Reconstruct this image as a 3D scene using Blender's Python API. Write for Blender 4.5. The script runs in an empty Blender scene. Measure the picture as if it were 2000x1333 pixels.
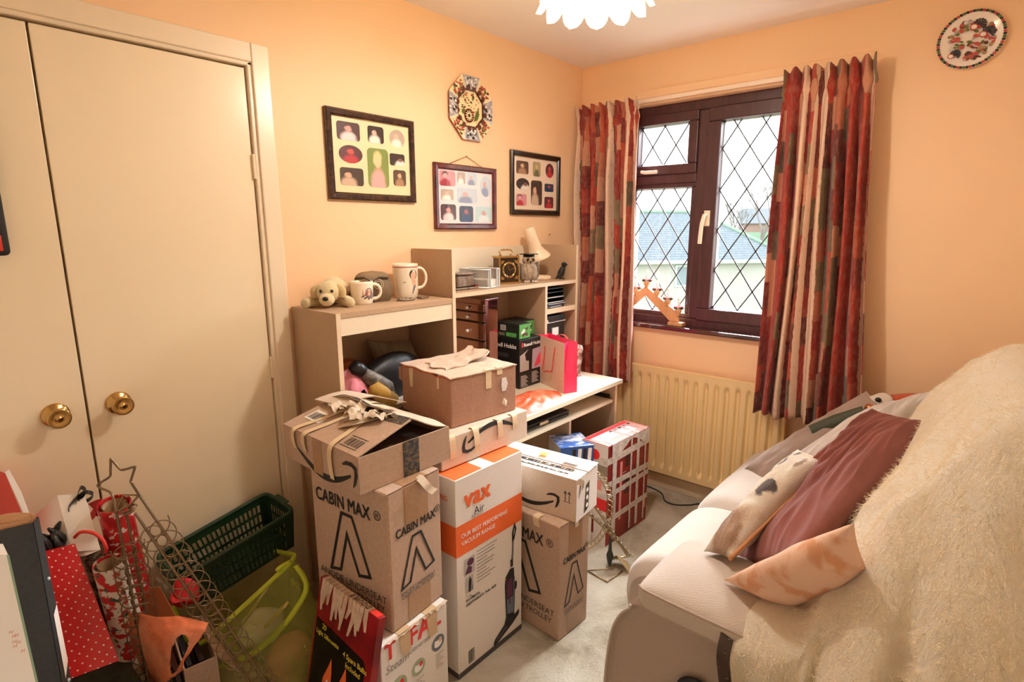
import bpy, bmesh, math, random
from mathutils import Vector, Matrix, noise

scene = bpy.context.scene
COL = scene.collection
PI = math.pi

# ------------------------------------------------------------------ camera
CAM_LOC = (-2.89453, -1.95592, 1.48953)
CAM_R = (0.653351, -0.757054, -0.001327)
CAM_U = (0.149226, 0.127066, 0.980605)
CAM_F = (0.742202, 0.640877, -0.195991)
FOCAL_PX = 1091.003

cam_data = bpy.data.cameras.new('camera')
cam = bpy.data.objects.new('camera', cam_data)
COL.objects.link(cam)
_r, _u, _f = Vector(CAM_R), Vector(CAM_U), Vector(CAM_F)
cam.matrix_world = Matrix(((_r.x, _u.x, -_f.x, CAM_LOC[0]), (_r.y, _u.y, -_f.y, CAM_LOC[1]),
                           (_r.z, _u.z, -_f.z, CAM_LOC[2]), (0, 0, 0, 1)))
cam_data.sensor_width = 36
cam_data.lens = FOCAL_PX * 36 / 2000
cam_data.clip_start = 0.02
cam_data.clip_end = 400
scene.camera = cam

# ------------------------------------------------------------------ light
world = bpy.data.worlds.new('overcast_sky')
scene.world = world
world.use_nodes = True
wn = world.node_tree
wn.nodes.clear()
w_out = wn.nodes.new('ShaderNodeOutputWorld')
w_bg = wn.nodes.new('ShaderNodeBackground')
w_bg.inputs[0].default_value = (0.90, 0.955, 1.0, 1)
w_bg.inputs[1].default_value = 1.7
wn.links.new(w_bg.outputs[0], w_out.inputs[0])

LAMP = (-1.36, -0.955, 2.2)

# daylight from the bright sky above the houses, reaching the room through its window
sky_l = bpy.data.lights.new('sky_light', 'AREA')
sky_l.shape = 'RECTANGLE'
sky_l.size, sky_l.size_y = 5.0, 3.2
sky_l.energy = 2300
sky_l.color = (0.90, 0.955, 1.0)
sky_o = bpy.data.objects.new('sky_light', sky_l)
COL.objects.link(sky_o)
sky_o.location = (4.2, -0.6, 4.6)
sky_o.rotation_euler = (Vector((0.1, -0.85, 1.5)) - Vector(sky_o.location)).to_track_quat('-Z', 'Y').to_euler()


def point_light(name, loc, watts, col, radius, parent=None):
    l = bpy.data.lights.new(name, 'POINT')
    l.energy = watts
    l.color = col
    l.shadow_soft_size = radius
    o = bpy.data.objects.new(name, l)
    COL.objects.link(o)
    o.location = loc
    o.parent = parent
    return o


scene.view_settings.view_transform = 'Standard'
scene.view_settings.look = 'None'
scene.view_settings.gamma = 1
scene.view_settings.use_curve_mapping = False
scene.view_settings.exposure = 1.14
scene.cycles.use_denoising = True
scene.cycles.max_bounces = 14
scene.cycles.diffuse_bounces = 10
scene.cycles.transparent_max_bounces = 16
scene.cycles.sample_clamp_indirect = 6


# ------------------------------------------------------------------ materials
def lin(h):
    if not isinstance(h, str):
        return tuple(h)[:3]
    h = h.lstrip('#')
    o = []
    for i in (0, 2, 4):
        c = int(h[i:i + 2], 16) / 255
        o.append(c / 12.92 if c <= 0.04045 else ((c + 0.055) / 1.055) ** 2.4)
    return tuple(o)


def rgba(h):
    return (*lin(h), 1)


class NT:
    """Small helper round a material node tree."""
    def __init__(s, name):
        s.m = bpy.data.materials.new(name)
        s.m.use_nodes = True
        s.t = s.m.node_tree
        s.b = s.t.nodes['Principled BSDF']
        s.out = s.t.nodes['Material Output']

    def n(s, typ, **kw):
        x = s.t.nodes.new('ShaderNode' + typ)
        for k, v in kw.items():
            if k.startswith('i_'):
                k = k[2:]
                k = int(k) if k.isdigit() else k.replace('_', ' ')
                x.inputs[k].default_value = v
            else:
                setattr(x, k, v)
        return x

    def l(s, a, b):
        s.t.links.new(a, b)

    def coord(s, kind='Object'):
        return s.n('TexCoord').outputs[kind]

    def noise(s, vec, scale, detail=4, rough=0.5, dist=0):
        x = s.n('TexNoise')
        x.inputs['Scale'].default_value = scale
        x.inputs['Detail'].default_value = detail
        x.inputs['Roughness'].default_value = rough
        x.inputs['Distortion'].default_value = dist
        s.l(vec, x.inputs['Vector'])
        return x.outputs['Fac']

    def ramp(s, fac, stops, interp='LINEAR'):
        x = s.n('ValToRGB')
        cr = x.color_ramp
        cr.interpolation = interp
        while len(cr.elements) < len(stops):
            cr.elements.new(0.5)
        for e, (p, c) in zip(cr.elements, stops):
            e.position = p
            e.color = rgba(c)
        s.l(fac, x.inputs[0])
        return x.outputs[0]

    def mix(s, fac, a, b, blend='MIX'):
        x = s.n('Mix', data_type='RGBA', blend_type=blend)
        for sock, v in ((x.inputs[0], fac), (x.inputs[6], a), (x.inputs[7], b)):
            if hasattr(v, 'links'):
                s.l(v, sock)
            elif isinstance(v, (int, float)):
                sock.default_value = v
            else:
                sock.default_value = rgba(v)
        return x.outputs[2]

    def math(s, op, a, b=0.0, c=0.0):
        x = s.n('Math', operation=op)
        for i, v in enumerate((a, b, c)):
            if hasattr(v, 'links'):
                s.l(v, x.inputs[i])
            else:
                x.inputs[i].default_value = v
        return x.outputs[0]

    def sep(s, vec):
        x = s.n('SeparateXYZ')
        s.l(vec, x.inputs[0])
        return x.outputs

    def comb(s, x_, y_, z_):
        x = s.n('CombineXYZ')
        for i, v in enumerate((x_, y_, z_)):
            if hasattr(v, 'links'):
                s.l(v, x.inputs[i])
            else:
                x.inputs[i].default_value = v
        return x.outputs[0]

    def mapping(s, vec, scale=(1, 1, 1), loc=(0, 0, 0), rot=(0, 0, 0)):
        x = s.n('Mapping')
        x.inputs['Scale'].default_value = scale
        x.inputs['Location'].default_value = loc
        x.inputs['Rotation'].default_value = rot
        s.l(vec, x.inputs[0])
        return x.outputs[0]

    def bump(s, h, strength=0.3, dist=0.01):
        x = s.n('Bump')
        x.inputs['Strength'].default_value = strength
        x.inputs['Distance'].default_value = dist
        s.l(h, x.inputs['Height'])
        s.l(x.outputs[0], s.b.inputs['Normal'])

    def base(s, c):
        if hasattr(c, 'links'):
            s.l(c, s.b.inputs['Base Color'])
        else:
            s.b.inputs['Base Color'].default_value = rgba(c)


MATS = {}


def mat(name, col, rough=0.6, metal=0.0, var=None, bump=None, spec=None, sheen=0, trans=0, alpha=None,
        coat=0, emit=None, stretch=(1, 1, 1), coord='Object', ior=None):
    """var = (scale, other colour, low, high); bump = (scale, strength, distance)."""
    if name in MATS:
        return MATS[name]
    t = NT(name)
    b = t.b
    b.inputs['Roughness'].default_value = rough
    b.inputs['Metallic'].default_value = metal
    if spec is not None:
        b.inputs['Specular IOR Level'].default_value = spec
    if sheen:
        b.inputs['Sheen Weight'].default_value = sheen
        b.inputs['Sheen Roughness'].default_value = 0.5
    if coat:
        b.inputs['Coat Weight'].default_value = coat
        b.inputs['Coat Roughness'].default_value = 0.08
    if trans:
        b.inputs['Transmission Weight'].default_value = trans
    if ior:
        b.inputs['IOR'].default_value = ior
    if alpha is not None:
        b.inputs['Alpha'].default_value = alpha
    if emit:
        b.inputs['Emission Color'].default_value = rgba(emit[0])
        b.inputs['Emission Strength'].default_value = emit[1]
    vec = None
    if var or bump:
        vec = t.mapping(t.coord(coord), stretch)
    if var:
        sc, c2, lo, hi = var
        f = t.noise(vec, sc, 5, 0.6)
        t.base(t.ramp(f, [(lo, col), (hi, c2)]))
    else:
        t.base(col)
    if bump:
        t.bump(t.noise(vec, bump[0], 6, 0.65), bump[1], bump[2])
    MATS[name] = t.m
    return t.m


# ------------------------------------------------------------------ mesh building
def T(x=0, y=0, z=0):
    return Matrix.Translation((x, y, z))


def R(ax, deg):
    return Matrix.Rotation(math.radians(deg), 4, ax)


def frame(o, right, up):
    """A local frame: x = right, y = up, z = out of the face."""
    r = Vector(right).normalized()
    n = r.cross(Vector(up)).normalized()
    u = n.cross(r)
    return Matrix(((r.x, u.x, n.x, o[0]), (r.y, u.y, n.y, o[1]), (r.z, u.z, n.z, o[2]), (0, 0, 0, 1)))


_text_cache = {}


def text_mesh(s, bold):
    k = (s, bold)
    if k not in _text_cache:
        cu = bpy.data.curves.new('lettering_source', 'FONT')
        cu.body = s
        cu.size = 1
        cu.offset = bold
        cu.resolution_u = 3
        o = bpy.data.objects.new('lettering_source', cu)
        COL.objects.link(o)
        bpy.context.view_layer.update()
        me = bpy.data.meshes.new_from_object(o.evaluated_get(bpy.context.evaluated_depsgraph_get()))
        vs = [tuple(v.co) for v in me.vertices]
        fs = [tuple(p.vertices) for p in me.polygons]
        bpy.data.objects.remove(o)
        bpy.data.curves.remove(cu)
        bpy.data.meshes.remove(me)
        _text_cache[k] = (vs, fs)
    return _text_cache[k]


class MB:
    def __init__(s, mat_=None):
        s.v, s.f, s.mi, s.sm, s.uv, s.mats = [], [], [], [], {}, []
        s.cur = mat_

    def _m(s, m):
        m = m or s.cur
        if m not in s.mats:
            s.mats.append(m)
        return s.mats.index(m)

    def add(s, vs, fs, m=None, smooth=False, M=None, uv=None):
        b = len(s.v)
        for i, p in enumerate(vs):
            s.v.append(tuple(M @ Vector(p)) if M is not None else tuple(p))
            if uv:
                s.uv[b + i] = uv[i]
        k = s._m(m)
        for f in fs:
            s.f.append(tuple(b + i for i in f))
            s.mi.append(k)
            s.sm.append(smooth)
        return s

    def box(s, x0, y0, z0, x1, y1, z1, m=None, M=None):
        x0, x1 = min(x0, x1), max(x0, x1)
        y0, y1 = min(y0, y1), max(y0, y1)
        z0, z1 = min(z0, z1), max(z0, z1)
        v = [(x, y, z) for z in (z0, z1) for y in (y0, y1) for x in (x0, x1)]
        return s.add(v, [(0, 2, 3, 1), (4, 5, 7, 6), (0, 1, 5, 4), (2, 6, 7, 3), (0, 4, 6, 2), (1, 3, 7, 5)], m, M=M)

    def hexa(s, p, m=None):
        """eight corners: bottom four anticlockwise, then top four."""
        return s.add(p, [(3, 2, 1, 0), (4, 5, 6, 7), (0, 1, 5, 4), (1, 2, 6, 5), (2, 3, 7, 6), (3, 0, 4, 7)], m)

    def prism(s, poly, z0, z1, m=None, M=None, smooth=False):
        n = len(poly)
        v = [(x, y, z0) for x, y in poly] + [(x, y, z1) for x, y in poly]
        f = [tuple(range(n - 1, -1, -1)), tuple(range(n, 2 * n))]
        s.add(v, f, m, M=M)
        return s.add(v, [(i, (i + 1) % n, n + (i + 1) % n, n + i) for i in range(n)], m, smooth, M)

    def poly(s, pts, m=None, M=None, z=0):
        v = [(p[0], p[1], p[2] if len(p) > 2 else z) for p in pts]
        return s.add(v, [tuple(range(len(v)))], m, M=M)

    def tube(s, pts, r, m=None, n=8, closed=False, M=None, cap=True):
        P = [Vector(p) for p in pts]
        k = len(P)
        rs = r if isinstance(r, (list, tuple)) else [r] * k
        up = None
        rings = []
        for i, p in enumerate(P):
            a = P[(i - 1) % k] if (closed or i > 0) else p
            c = P[(i + 1) % k] if (closed or i < k - 1) else p
            d = (c - a)
            if d.length < 1e-9:
                d = Vector((0, 0, 1))
            d.normalize()
            if up is None:
                up = Vector((0, 0, 1)) if abs(d.z) < 0.9 else Vector((1, 0, 0))
            x = (up - d * up.dot(d))
            if x.length < 1e-6:
                x = d.orthogonal()
            x.normalize()
            up = x
            y = d.cross(x)
            rings.append([p + (x * math.cos(2 * PI * j / n) + y * math.sin(2 * PI * j / n)) * rs[i] for j in range(n)])
        v = [q for rg in rings for q in rg]
        f = []
        for i in range(k if closed else k - 1):
            a, b = i * n, ((i + 1) % k) * n
            for j in range(n):
                f.append((a + j, a + (j + 1) % n, b + (j + 1) % n, b + j))
        s.add(v, f, m, True, M)
        if cap and not closed:
            s.add(rings[0], [tuple(range(n - 1, -1, -1))], m, M=M)
            s.add(rings[-1], [tuple(range(n))], m, M=M)
        return s

    def lathe(s, prof, m=None, n=32, M=None, smooth=True, cap=False):
        v, f = [], []
        for r_, z in prof:
            for j in range(n):
                a = 2 * PI * j / n
                v.append((r_ * math.cos(a), r_ * math.sin(a), z))
        for i in range(len(prof) - 1):
            for j in range(n):
                f.append((i * n + j, i * n + (j + 1) % n, (i + 1) * n + (j + 1) % n, (i + 1) * n + j))
        s.add(v, f, m, smooth, M)
        if cap:
            k = len(prof) - 1
            s.add(v[:n], [tuple(range(n - 1, -1, -1))], m, M=M)
            s.add(v[k * n:], [tuple(range(n))], m, M=M)
        return s

    def ball(s, c, r, m=None, n=16, k=10, M=None):
        rx, ry, rz = r if isinstance(r, (tuple, list)) else (r, r, r)
        v = [(c[0], c[1], c[2] - rz)]
        for i in range(1, k):
            a = -PI / 2 + PI * i / k
            for j in range(n):
                b = 2 * PI * j / n
                v.append((c[0] + rx * math.cos(a) * math.cos(b), c[1] + ry * math.cos(a) * math.sin(b), c[2] + rz * math.sin(a)))
        v.append((c[0], c[1], c[2] + rz))
        f = [(0, 1 + (j + 1) % n, 1 + j) for j in range(n)]
        for i in range(k - 2):
            for j in range(n):
                a, b = 1 + i * n, 1 + (i + 1) * n
                f.append((a + j, a + (j + 1) % n, b + (j + 1) % n, b + j))
        a = 1 + (k - 2) * n
        f += [(a + j, a + (j + 1) % n, len(v) - 1) for j in range(n)]
        return s.add(v, f, m, True, M)

    def grid(s, fn, nu, nv, m=None, smooth=True, wrapu=False, M=None, flip=False, uvs=None):
        v, uv = [], []
        for j in range(nv + 1):
            for i in range(nu + (0 if wrapu else 1)):
                v.append(tuple(fn(i / nu, j / nv)))
                uv.append(uvs(i / nu, j / nv) if uvs else (i / nu, j / nv))
        w = nu if wrapu else nu + 1
        f = []
        for j in range(nv):
            for i in range(nu):
                q = (j * w + i, j * w + (i + 1) % w, (j + 1) * w + (i + 1) % w, (j + 1) * w + i)
                f.append(q[::-1] if flip else q)
        return s.add(v, f, m, smooth, M, uv)

    def text(s, txt, size, m=None, M=None, align='l', bold=0.0, sx=1.0, shear=0.0, sub=False):
        v, f = text_mesh(txt, 0.0)
        if not v:
            return s
        if bold and not sub:
            for k, (dx, dy) in enumerate(((-1, -1), (1, -1), (-1, 1), (1, 1), (0, 0))):
                s.text(txt, size, m, (M if M is not None else Matrix()) @ T(dx * bold * size * 0.8, dy * bold * size * 0.8, k * 0.00015), align, 0.0, sx, shear, True)
            return s
        x0, x1 = min(p[0] for p in v), max(p[0] for p in v)
        off = {'l': x0, 'c': (x0 + x1) / 2, 'r': x1}[align]
        return s.add([((x - off) * size * sx + shear * y * size, y * size, 0) for x, y, z in v], f, m, M=M)

    def stroke(s, pts, w, m=None, M=None, closed=False):
        """a flat line of width w (or a width per point) with mitred corners."""
        P = [Vector((p[0], p[1])) for p in pts]
        k = len(P)
        ws = w if isinstance(w, (list, tuple)) else [w] * k
        L, Rr = [], []
        for i, p in enumerate(P):
            a = P[(i - 1) % k] if (closed or i > 0) else None
            c = P[(i + 1) % k] if (closed or i < k - 1) else None
            d1 = (p - a).normalized() if a is not None else (c - p).normalized()
            d2 = (c - p).normalized() if c is not None else d1
            n1, n2 = Vector((-d1.y, d1.x)), Vector((-d2.y, d2.x))
            mt = n1 + n2
            mt = mt.normalized() if mt.length > 1e-6 else n1
            ln = min(ws[i] / 2 / max(0.25, mt.dot(n1)), ws[i] * 2.2)
            L.append(p + mt * ln)
            Rr.append(p - mt * ln)
        v = [(*q, 0) for q in L] + [(*q, 0) for q in Rr]
        f = [(i, k + i, k + (i + 1) % k, (i + 1) % k) for i in range(k if closed else k - 1)]
        return s.add(v, f, m, M=M)

    def ribbon(s, pts, w, m=None, side=(0, 1, 0), M=None):
        """a strip of tape following 3-D points; side = its width direction."""
        sd = Vector(side).normalized()
        v = []
        for i, p in enumerate(pts):
            ww = w[i] if isinstance(w, (list, tuple)) else w
            v += [Vector(p) - sd * ww / 2, Vector(p) + sd * ww / 2]
        return s.add(v, [(2 * i, 2 * i + 2, 2 * i + 3, 2 * i + 1) for i in range(len(pts) - 1)], m, True, M)

    def ellipse(s, cx, cy, rx, ry, m=None, M=None, n=24, z=0.0):
        return s.poly([(cx + rx * math.cos(2 * PI * i / n), cy + ry * math.sin(2 * PI * i / n), z) for i in range(n)], m, M)

    def build(s, name, parent=None, world=False, bevel=0, sub=0, solid=0, bseg=2, weld=False):
        v = s.v
        if world and parent is not None:
            inv = PLACE[parent.name].inverted()
            v = [tuple(inv @ Vector(p)) for p in v]
        me = bpy.data.meshes.new(name)
        me.from_pydata(v, [], s.f)
        for m in s.mats:
            me.materials.append(m)
        me.polygons.foreach_set('material_index', s.mi)
        me.polygons.foreach_set('use_smooth', s.sm)
        if s.uv:
            ul = me.uv_layers.new(name='UVMap')
            for lp in me.loops:
                ul.data[lp.index].uv = s.uv.get(lp.vertex_index, (0, 0))
        me.update()
        o = bpy.data.objects.new(name, me)
        COL.objects.link(o)
        if parent is not None:
            o.parent = parent
        PLACE[o.name] = PLACE.get(parent.name, Matrix()) if parent is not None else Matrix()
        if weld:
            md = o.modifiers.new('weld', 'WELD')
            md.merge_threshold = 1e-5
        if solid:
            md = o.modifiers.new('solidify', 'SOLIDIFY')
            md.thickness = abs(solid)
            md.offset = -1 if solid > 0 else 0
            es = o.modifiers.new('edge_split', 'EDGE_SPLIT')
            es.split_angle = math.radians(50)
        if bevel:
            md = o.modifiers.new('bevel', 'BEVEL')
            md.width = bevel
            md.segments = bseg
            md.limit_method = 'ANGLE'
            md.angle_limit = math.radians(40)
        if sub:
            md = o.modifiers.new('subdivision', 'SUBSURF')
            md.levels = sub
            md.render_levels = sub
        return o


PLACE = {}


def tag(o, label, cat, group=None):
    o['label'] = label
    o['category'] = cat
    if group:
        o['group'] = group
    return o


def thing(name, label, cat, loc=(0, 0, 0), rot=None, group=None):
    """An Empty at the thing's base that parents its parts. rot = yaw in degrees, or a Matrix."""
    o = bpy.data.objects.new(name, None)
    o.empty_display_size = 0.05
    COL.objects.link(o)
    M = Matrix.Translation(loc)
    if isinstance(rot, Matrix):
        M = M @ rot
    elif rot:
        M = M @ R('Z', rot)
    o.matrix_world = M
    PLACE[o.name] = M.copy()
    return tag(o, label, cat, group)


def struct(o):
    o['kind'] = 'structure'
    return o


def copy_tree(o, parent=None):
    c = o.copy()
    COL.objects.link(c)
    if parent is not None:
        c.parent = parent
    for ch in [x for x in o.children]:
        copy_tree(ch, c)
    return c


def smoothstep(a, b, x):
    t = max(0, min(1, (x - a) / (b - a)))
    return t * t * (3 - 2 * t)


def catmull(P, n):
    """n points along a Catmull-Rom curve through P."""
    P = [Vector(p) for p in P]
    k = len(P)
    out = []
    for i in range(n):
        x = i / (n - 1) * (k - 1)
        j = min(int(x), k - 2)
        t = x - j
        p0, p1, p2, p3 = P[max(j - 1, 0)], P[j], P[j + 1], P[min(j + 2, k - 1)]
        out.append(0.5 * ((2 * p1) + (p2 - p0) * t + (2 * p0 - 5 * p1 + 4 * p2 - p3) * t * t + (3 * p1 - p0 - 3 * p2 + p3) * t ** 3))
    return out


# face frames of a box w x d x h standing at its local origin (x right, y away, z up)
E = 0.0008


def f_front(w, d, h):
    return frame((0, -E, 0), (1, 0, 0), (0, 0, 1))


def f_left(w, d, h):
    return frame((-E, d, 0), (0, -1, 0), (0, 0, 1))


def f_top(w, d, h):
    return frame((0, 0, h + E), (1, 0, 0), (0, 1, 0))


def f_top_left(w, d, h):
    return frame((0, d, h + E), (0, -1, 0), (1, 0, 0))


# ------------------------------------------------------------------ surfaces
def wall_paint(name, c1, c2):
    t = NT(name)
    f = t.noise(t.coord(), 1.3, 3, 0.5)
    t.base(t.ramp(f, [(0.35, c1), (0.7, c2)]))
    t.b.inputs['Roughness'].default_value = 0.55
    t.b.inputs['Specular IOR Level'].default_value = 0.3
    t.bump(t.noise(t.coord(), 220, 3, 0.6), 0.08, 0.002)
    return t.m


M_WALL = wall_paint('peach_wall_paint', 'f0cba0', 'f2cfa7')
M_CEIL = wall_paint('white_ceiling_paint', 'efe9e4', 'f2ede9')


def carpet_mat():
    t = NT('beige_carpet_pile')
    v = t.coord()
    big = t.noise(v, 3.2, 5, 0.65, 0.4)
    base = t.ramp(big, [(0.36, '9d8f78'), (0.5, 'c3b9a6'), (0.66, 'd2cabb')])
    fine = t.noise(v, 260, 4, 0.7)
    tuft = t.noise(t.mapping(v, (1, 1.6, 1), rot=(0, 0, 0.6)), 70, 4, 0.7)
    c = t.mix(0.30, base, t.ramp(fine, [(0.3, '7f735f'), (0.7, 'ece6da')]), 'OVERLAY')
    t.base(c)
    t.b.inputs['Roughness'].default_value = 1
    t.b.inputs['Specular IOR Level'].default_value = 0.1
    t.b.inputs['Sheen Weight'].default_value = 0.25
    h = t.math('ADD', t.math('MULTIPLY', fine, 0.5), tuft)
    t.bump(h, 0.9, 0.012)
    return t.m


M_CARPET = carpet_mat()
M_DOOR = mat('cream_gloss_paint', 'f0dfbe', rough=0.22, coat=0.25, var=(1.0, 'f1e2c4', 0.3, 0.7), bump=(90, 0.05, 0.002))
M_TRIM = mat('white_gloss_paint', 'ead9bd', rough=0.3)
M_SKIRT = mat('skirting_gloss_paint', 'd9c3a4', rough=0.35)
M_DARK = mat('cupboard_inner_shade', '2a211a', rough=0.9)  # shade inside the closed cupboard, put into the colour
M_BRASS = mat('polished_brass', 'c9a163', rough=0.16, metal=1)
M_UPVC = mat('dark_brown_window_frame', '43282a', rough=0.32, var=(9, '55343a', 0.35, 0.75), stretch=(6, 6, 1))
M_LEAD = mat('lead_strip', '565a60', rough=0.45, metal=0.6)
M_BEAD = mat('pale_glazing_bead', 'dfe6e6', rough=0.4)
M_WHITE = mat('white_plastic', 'f1eee8', rough=0.35)
M_BLACK = mat('black_plastic', '121212', rough=0.4)


def glass_mat():
    t = NT('window_glass')
    tr = t.n('BsdfTransparent')
    gl = t.n('BsdfGlossy')
    gl.inputs['Roughness'].default_value = 0.02
    fr = t.n('Fresnel')
    fr.inputs['IOR'].default_value = 1.35
    mx = t.n('MixShader')
    t.l(fr.outputs[0], mx.inputs[0])
    t.l(tr.outputs[0], mx.inputs[1])
    t.l(gl.outputs[0], mx.inputs[2])
    t.l(mx.outputs[0], t.out.inputs['Surface'])
    t.t.nodes.remove(t.b)
    return t.m


M_GLASS = glass_mat()

# ------------------------------------------------------------------ the room
RX, RY, RH = -3.25, -2.42, 2.40
struct(MB(M_CARPET).box(RX - 0.2, RY - 0.2, -0.1, 0.28, 0.8, 0).build('floor'))
struct(MB(M_CEIL).box(RX - 0.2, RY - 0.2, RH, 0.28, 0.8, RH + 0.12).build('ceiling'))
DX0, DXM, DX1, DZ = -3.075, -2.524, -1.973, 2.012      # the two cupboard doors
w = MB(M_WALL)
w.box(RX - 0.2, 0, 0, DX0 - 0.02, 0.12, RH)
w.box(DX0 - 0.02, 0, DZ + 0.02, DX1 + 0.02, 0.12, RH)
w.box(DX1 + 0.02, 0, 0, 0.28, 0.12, RH)
struct(w.build('wall_left'))
WY0, WY1, WZ0, WZ1 = -1.42, -0.25, 0.945, 2.146        # window opening
w = MB(M_WALL)
w.box(0, RY - 0.2, 0, 0.28, WY0, RH)
w.box(0, WY1, 0, 0.28, 0, RH)
w.box(0, WY0, 0, 0.28, WY1, WZ0)
w.box(0, WY0, WZ1, 0.28, WY1, RH)
struct(w.build('wall_right'))
M_WALLB = wall_paint('pale_bounce_wall_paint', 'f3ece0', 'f5efe4')  # unseen walls, coloured pale so their bounce light is less orange
struct(MB(M_WALLB).box(RX - 0.12, RY, 0, RX, 0, RH).build('wall_front'))
struct(MB(M_WALLB).box(RX, RY - 0.12, 0, 0, RY, RH).build('wall_back'))
w = MB(M_DARK)
w.box(DX0 - 0.02, 0.55, 0, DX1 + 0.02, 0.6, DZ + 0.05)
w.box(DX0 - 0.07, 0.12, 0, DX0 - 0.02, 0.6, DZ + 0.05)
w.box(DX1 + 0.02, 0.12, 0, DX1 + 0.07, 0.6, DZ + 0.05)
w.box(DX0 - 0.07, 0.12, DZ + 0.02, DX1 + 0.07, 0.6, DZ + 0.06)
struct(w.build('wall_cupboard'))

# architrave round the cupboard doors
a = MB(M_TRIM)
for x0, x1, z0, z1 in ((DX1 + 0.004, DX1 + 0.022, 0, DZ + 0.02), (DX0 - 0.022, DX0 - 0.004, 0, DZ + 0.02), (DX0 - 0.022, DX1 + 0.022, DZ + 0.006, DZ + 0.022)):
    a.box(x0, -0.010, z0, x1, 0.05, z1)
for x0, x1, z0, z1 in ((DX1 + 0.018, DX1 + 0.078, 0, DZ + 0.078), (DX0 - 0.078, DX0 - 0.018, 0, DZ + 0.078), (DX0 - 0.018, DX1 + 0.018, DZ + 0.018, DZ + 0.078)):
    a.box(x0, -0.018, z0, x1, 0.0, z1)
struct(a.build('trim_1', bevel=0.004))


def knob(parent, x, y, z):
    k = MB(M_BRASS)
    M = Matrix(((1, 0, 0, x), (0, 0, -1, y), (0, 1, 0, z), (0, 0, 0, 1)))
    k.lathe([(0.0, 0), (0.033, 0), (0.034, 0.004), (0.030, 0.009), (0.016, 0.012), (0.012, 0.020), (0.013, 0.03), (0.024, 0.038),
             (0.0285, 0.046), (0.0275, 0.052), (0.024, 0.053), (0.015, 0.050), (0.006, 0.049), (0.005, 0.052), (0.0, 0.0525)], n=40, M=M)
    return k.build('door_knob', parent)


for i, (x0, x1, kx) in enumerate(((DX0, DXM - 0.003, -2.598), (DXM + 0.003, DX1, -2.447))):
    d = struct(MB(M_DOOR).box(x0, 0.002, 0.03, x1, 0.036, DZ).build('door_%d' % (i + 1), bevel=0.002))
    knob(d, kx, 0.002, 0.978)
    h = MB(M_DOOR)
    if i == 1:
        for hz in (1.70, 1.0, 0.3):
            h.tube([(DX1 + 0.002, -0.004, hz - 0.04), (DX1 + 0.002, -0.004, hz + 0.04)], 0.0055, n=10)
        h.build('hinge', d)

# skirting
struct(MB(M_SKIRT).box(-0.016, RY, 0, 0, 0, 0.085).build('baseboard_right', bevel=0.004))
struct(MB(M_SKIRT).box(DX1 + 0.078, -0.016, 0, -0.016, 0, 0.085).build('baseboard_left', bevel=0.004))

# ------------------------------------------------------------------ window
FX0, FX1 = 0.06, 0.125
win = bpy.data.objects.new('window_1', None)
COL.objects.link(win)
win['kind'] = 'structure'
PLACE[win.name] = Matrix()
f = MB(M_UPVC)
YL, YR = -0.30, -1.37
f.box(FX0, YR - 0.05, 0.955, FX1, YL + 0.05, 1.005)          # bottom rail
f.box(FX0, YR - 0.05, 2.095, FX1, YL + 0.05, 2.146)          # head
f.box(FX0, YL, 1.005, FX1, YL + 0.05, 2.095)
f.box(FX0, YR - 0.05, 1.005, FX1, YR, 2.095)
f.box(FX0, -0.745, 1.005, FX1, -0.69, 2.095)                 # mullion
f.box(FX0, -0.69, 1.735, FX1, YL, 1.785)                     # transom
f.build('window_frame', win, bevel=0.006)


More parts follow.
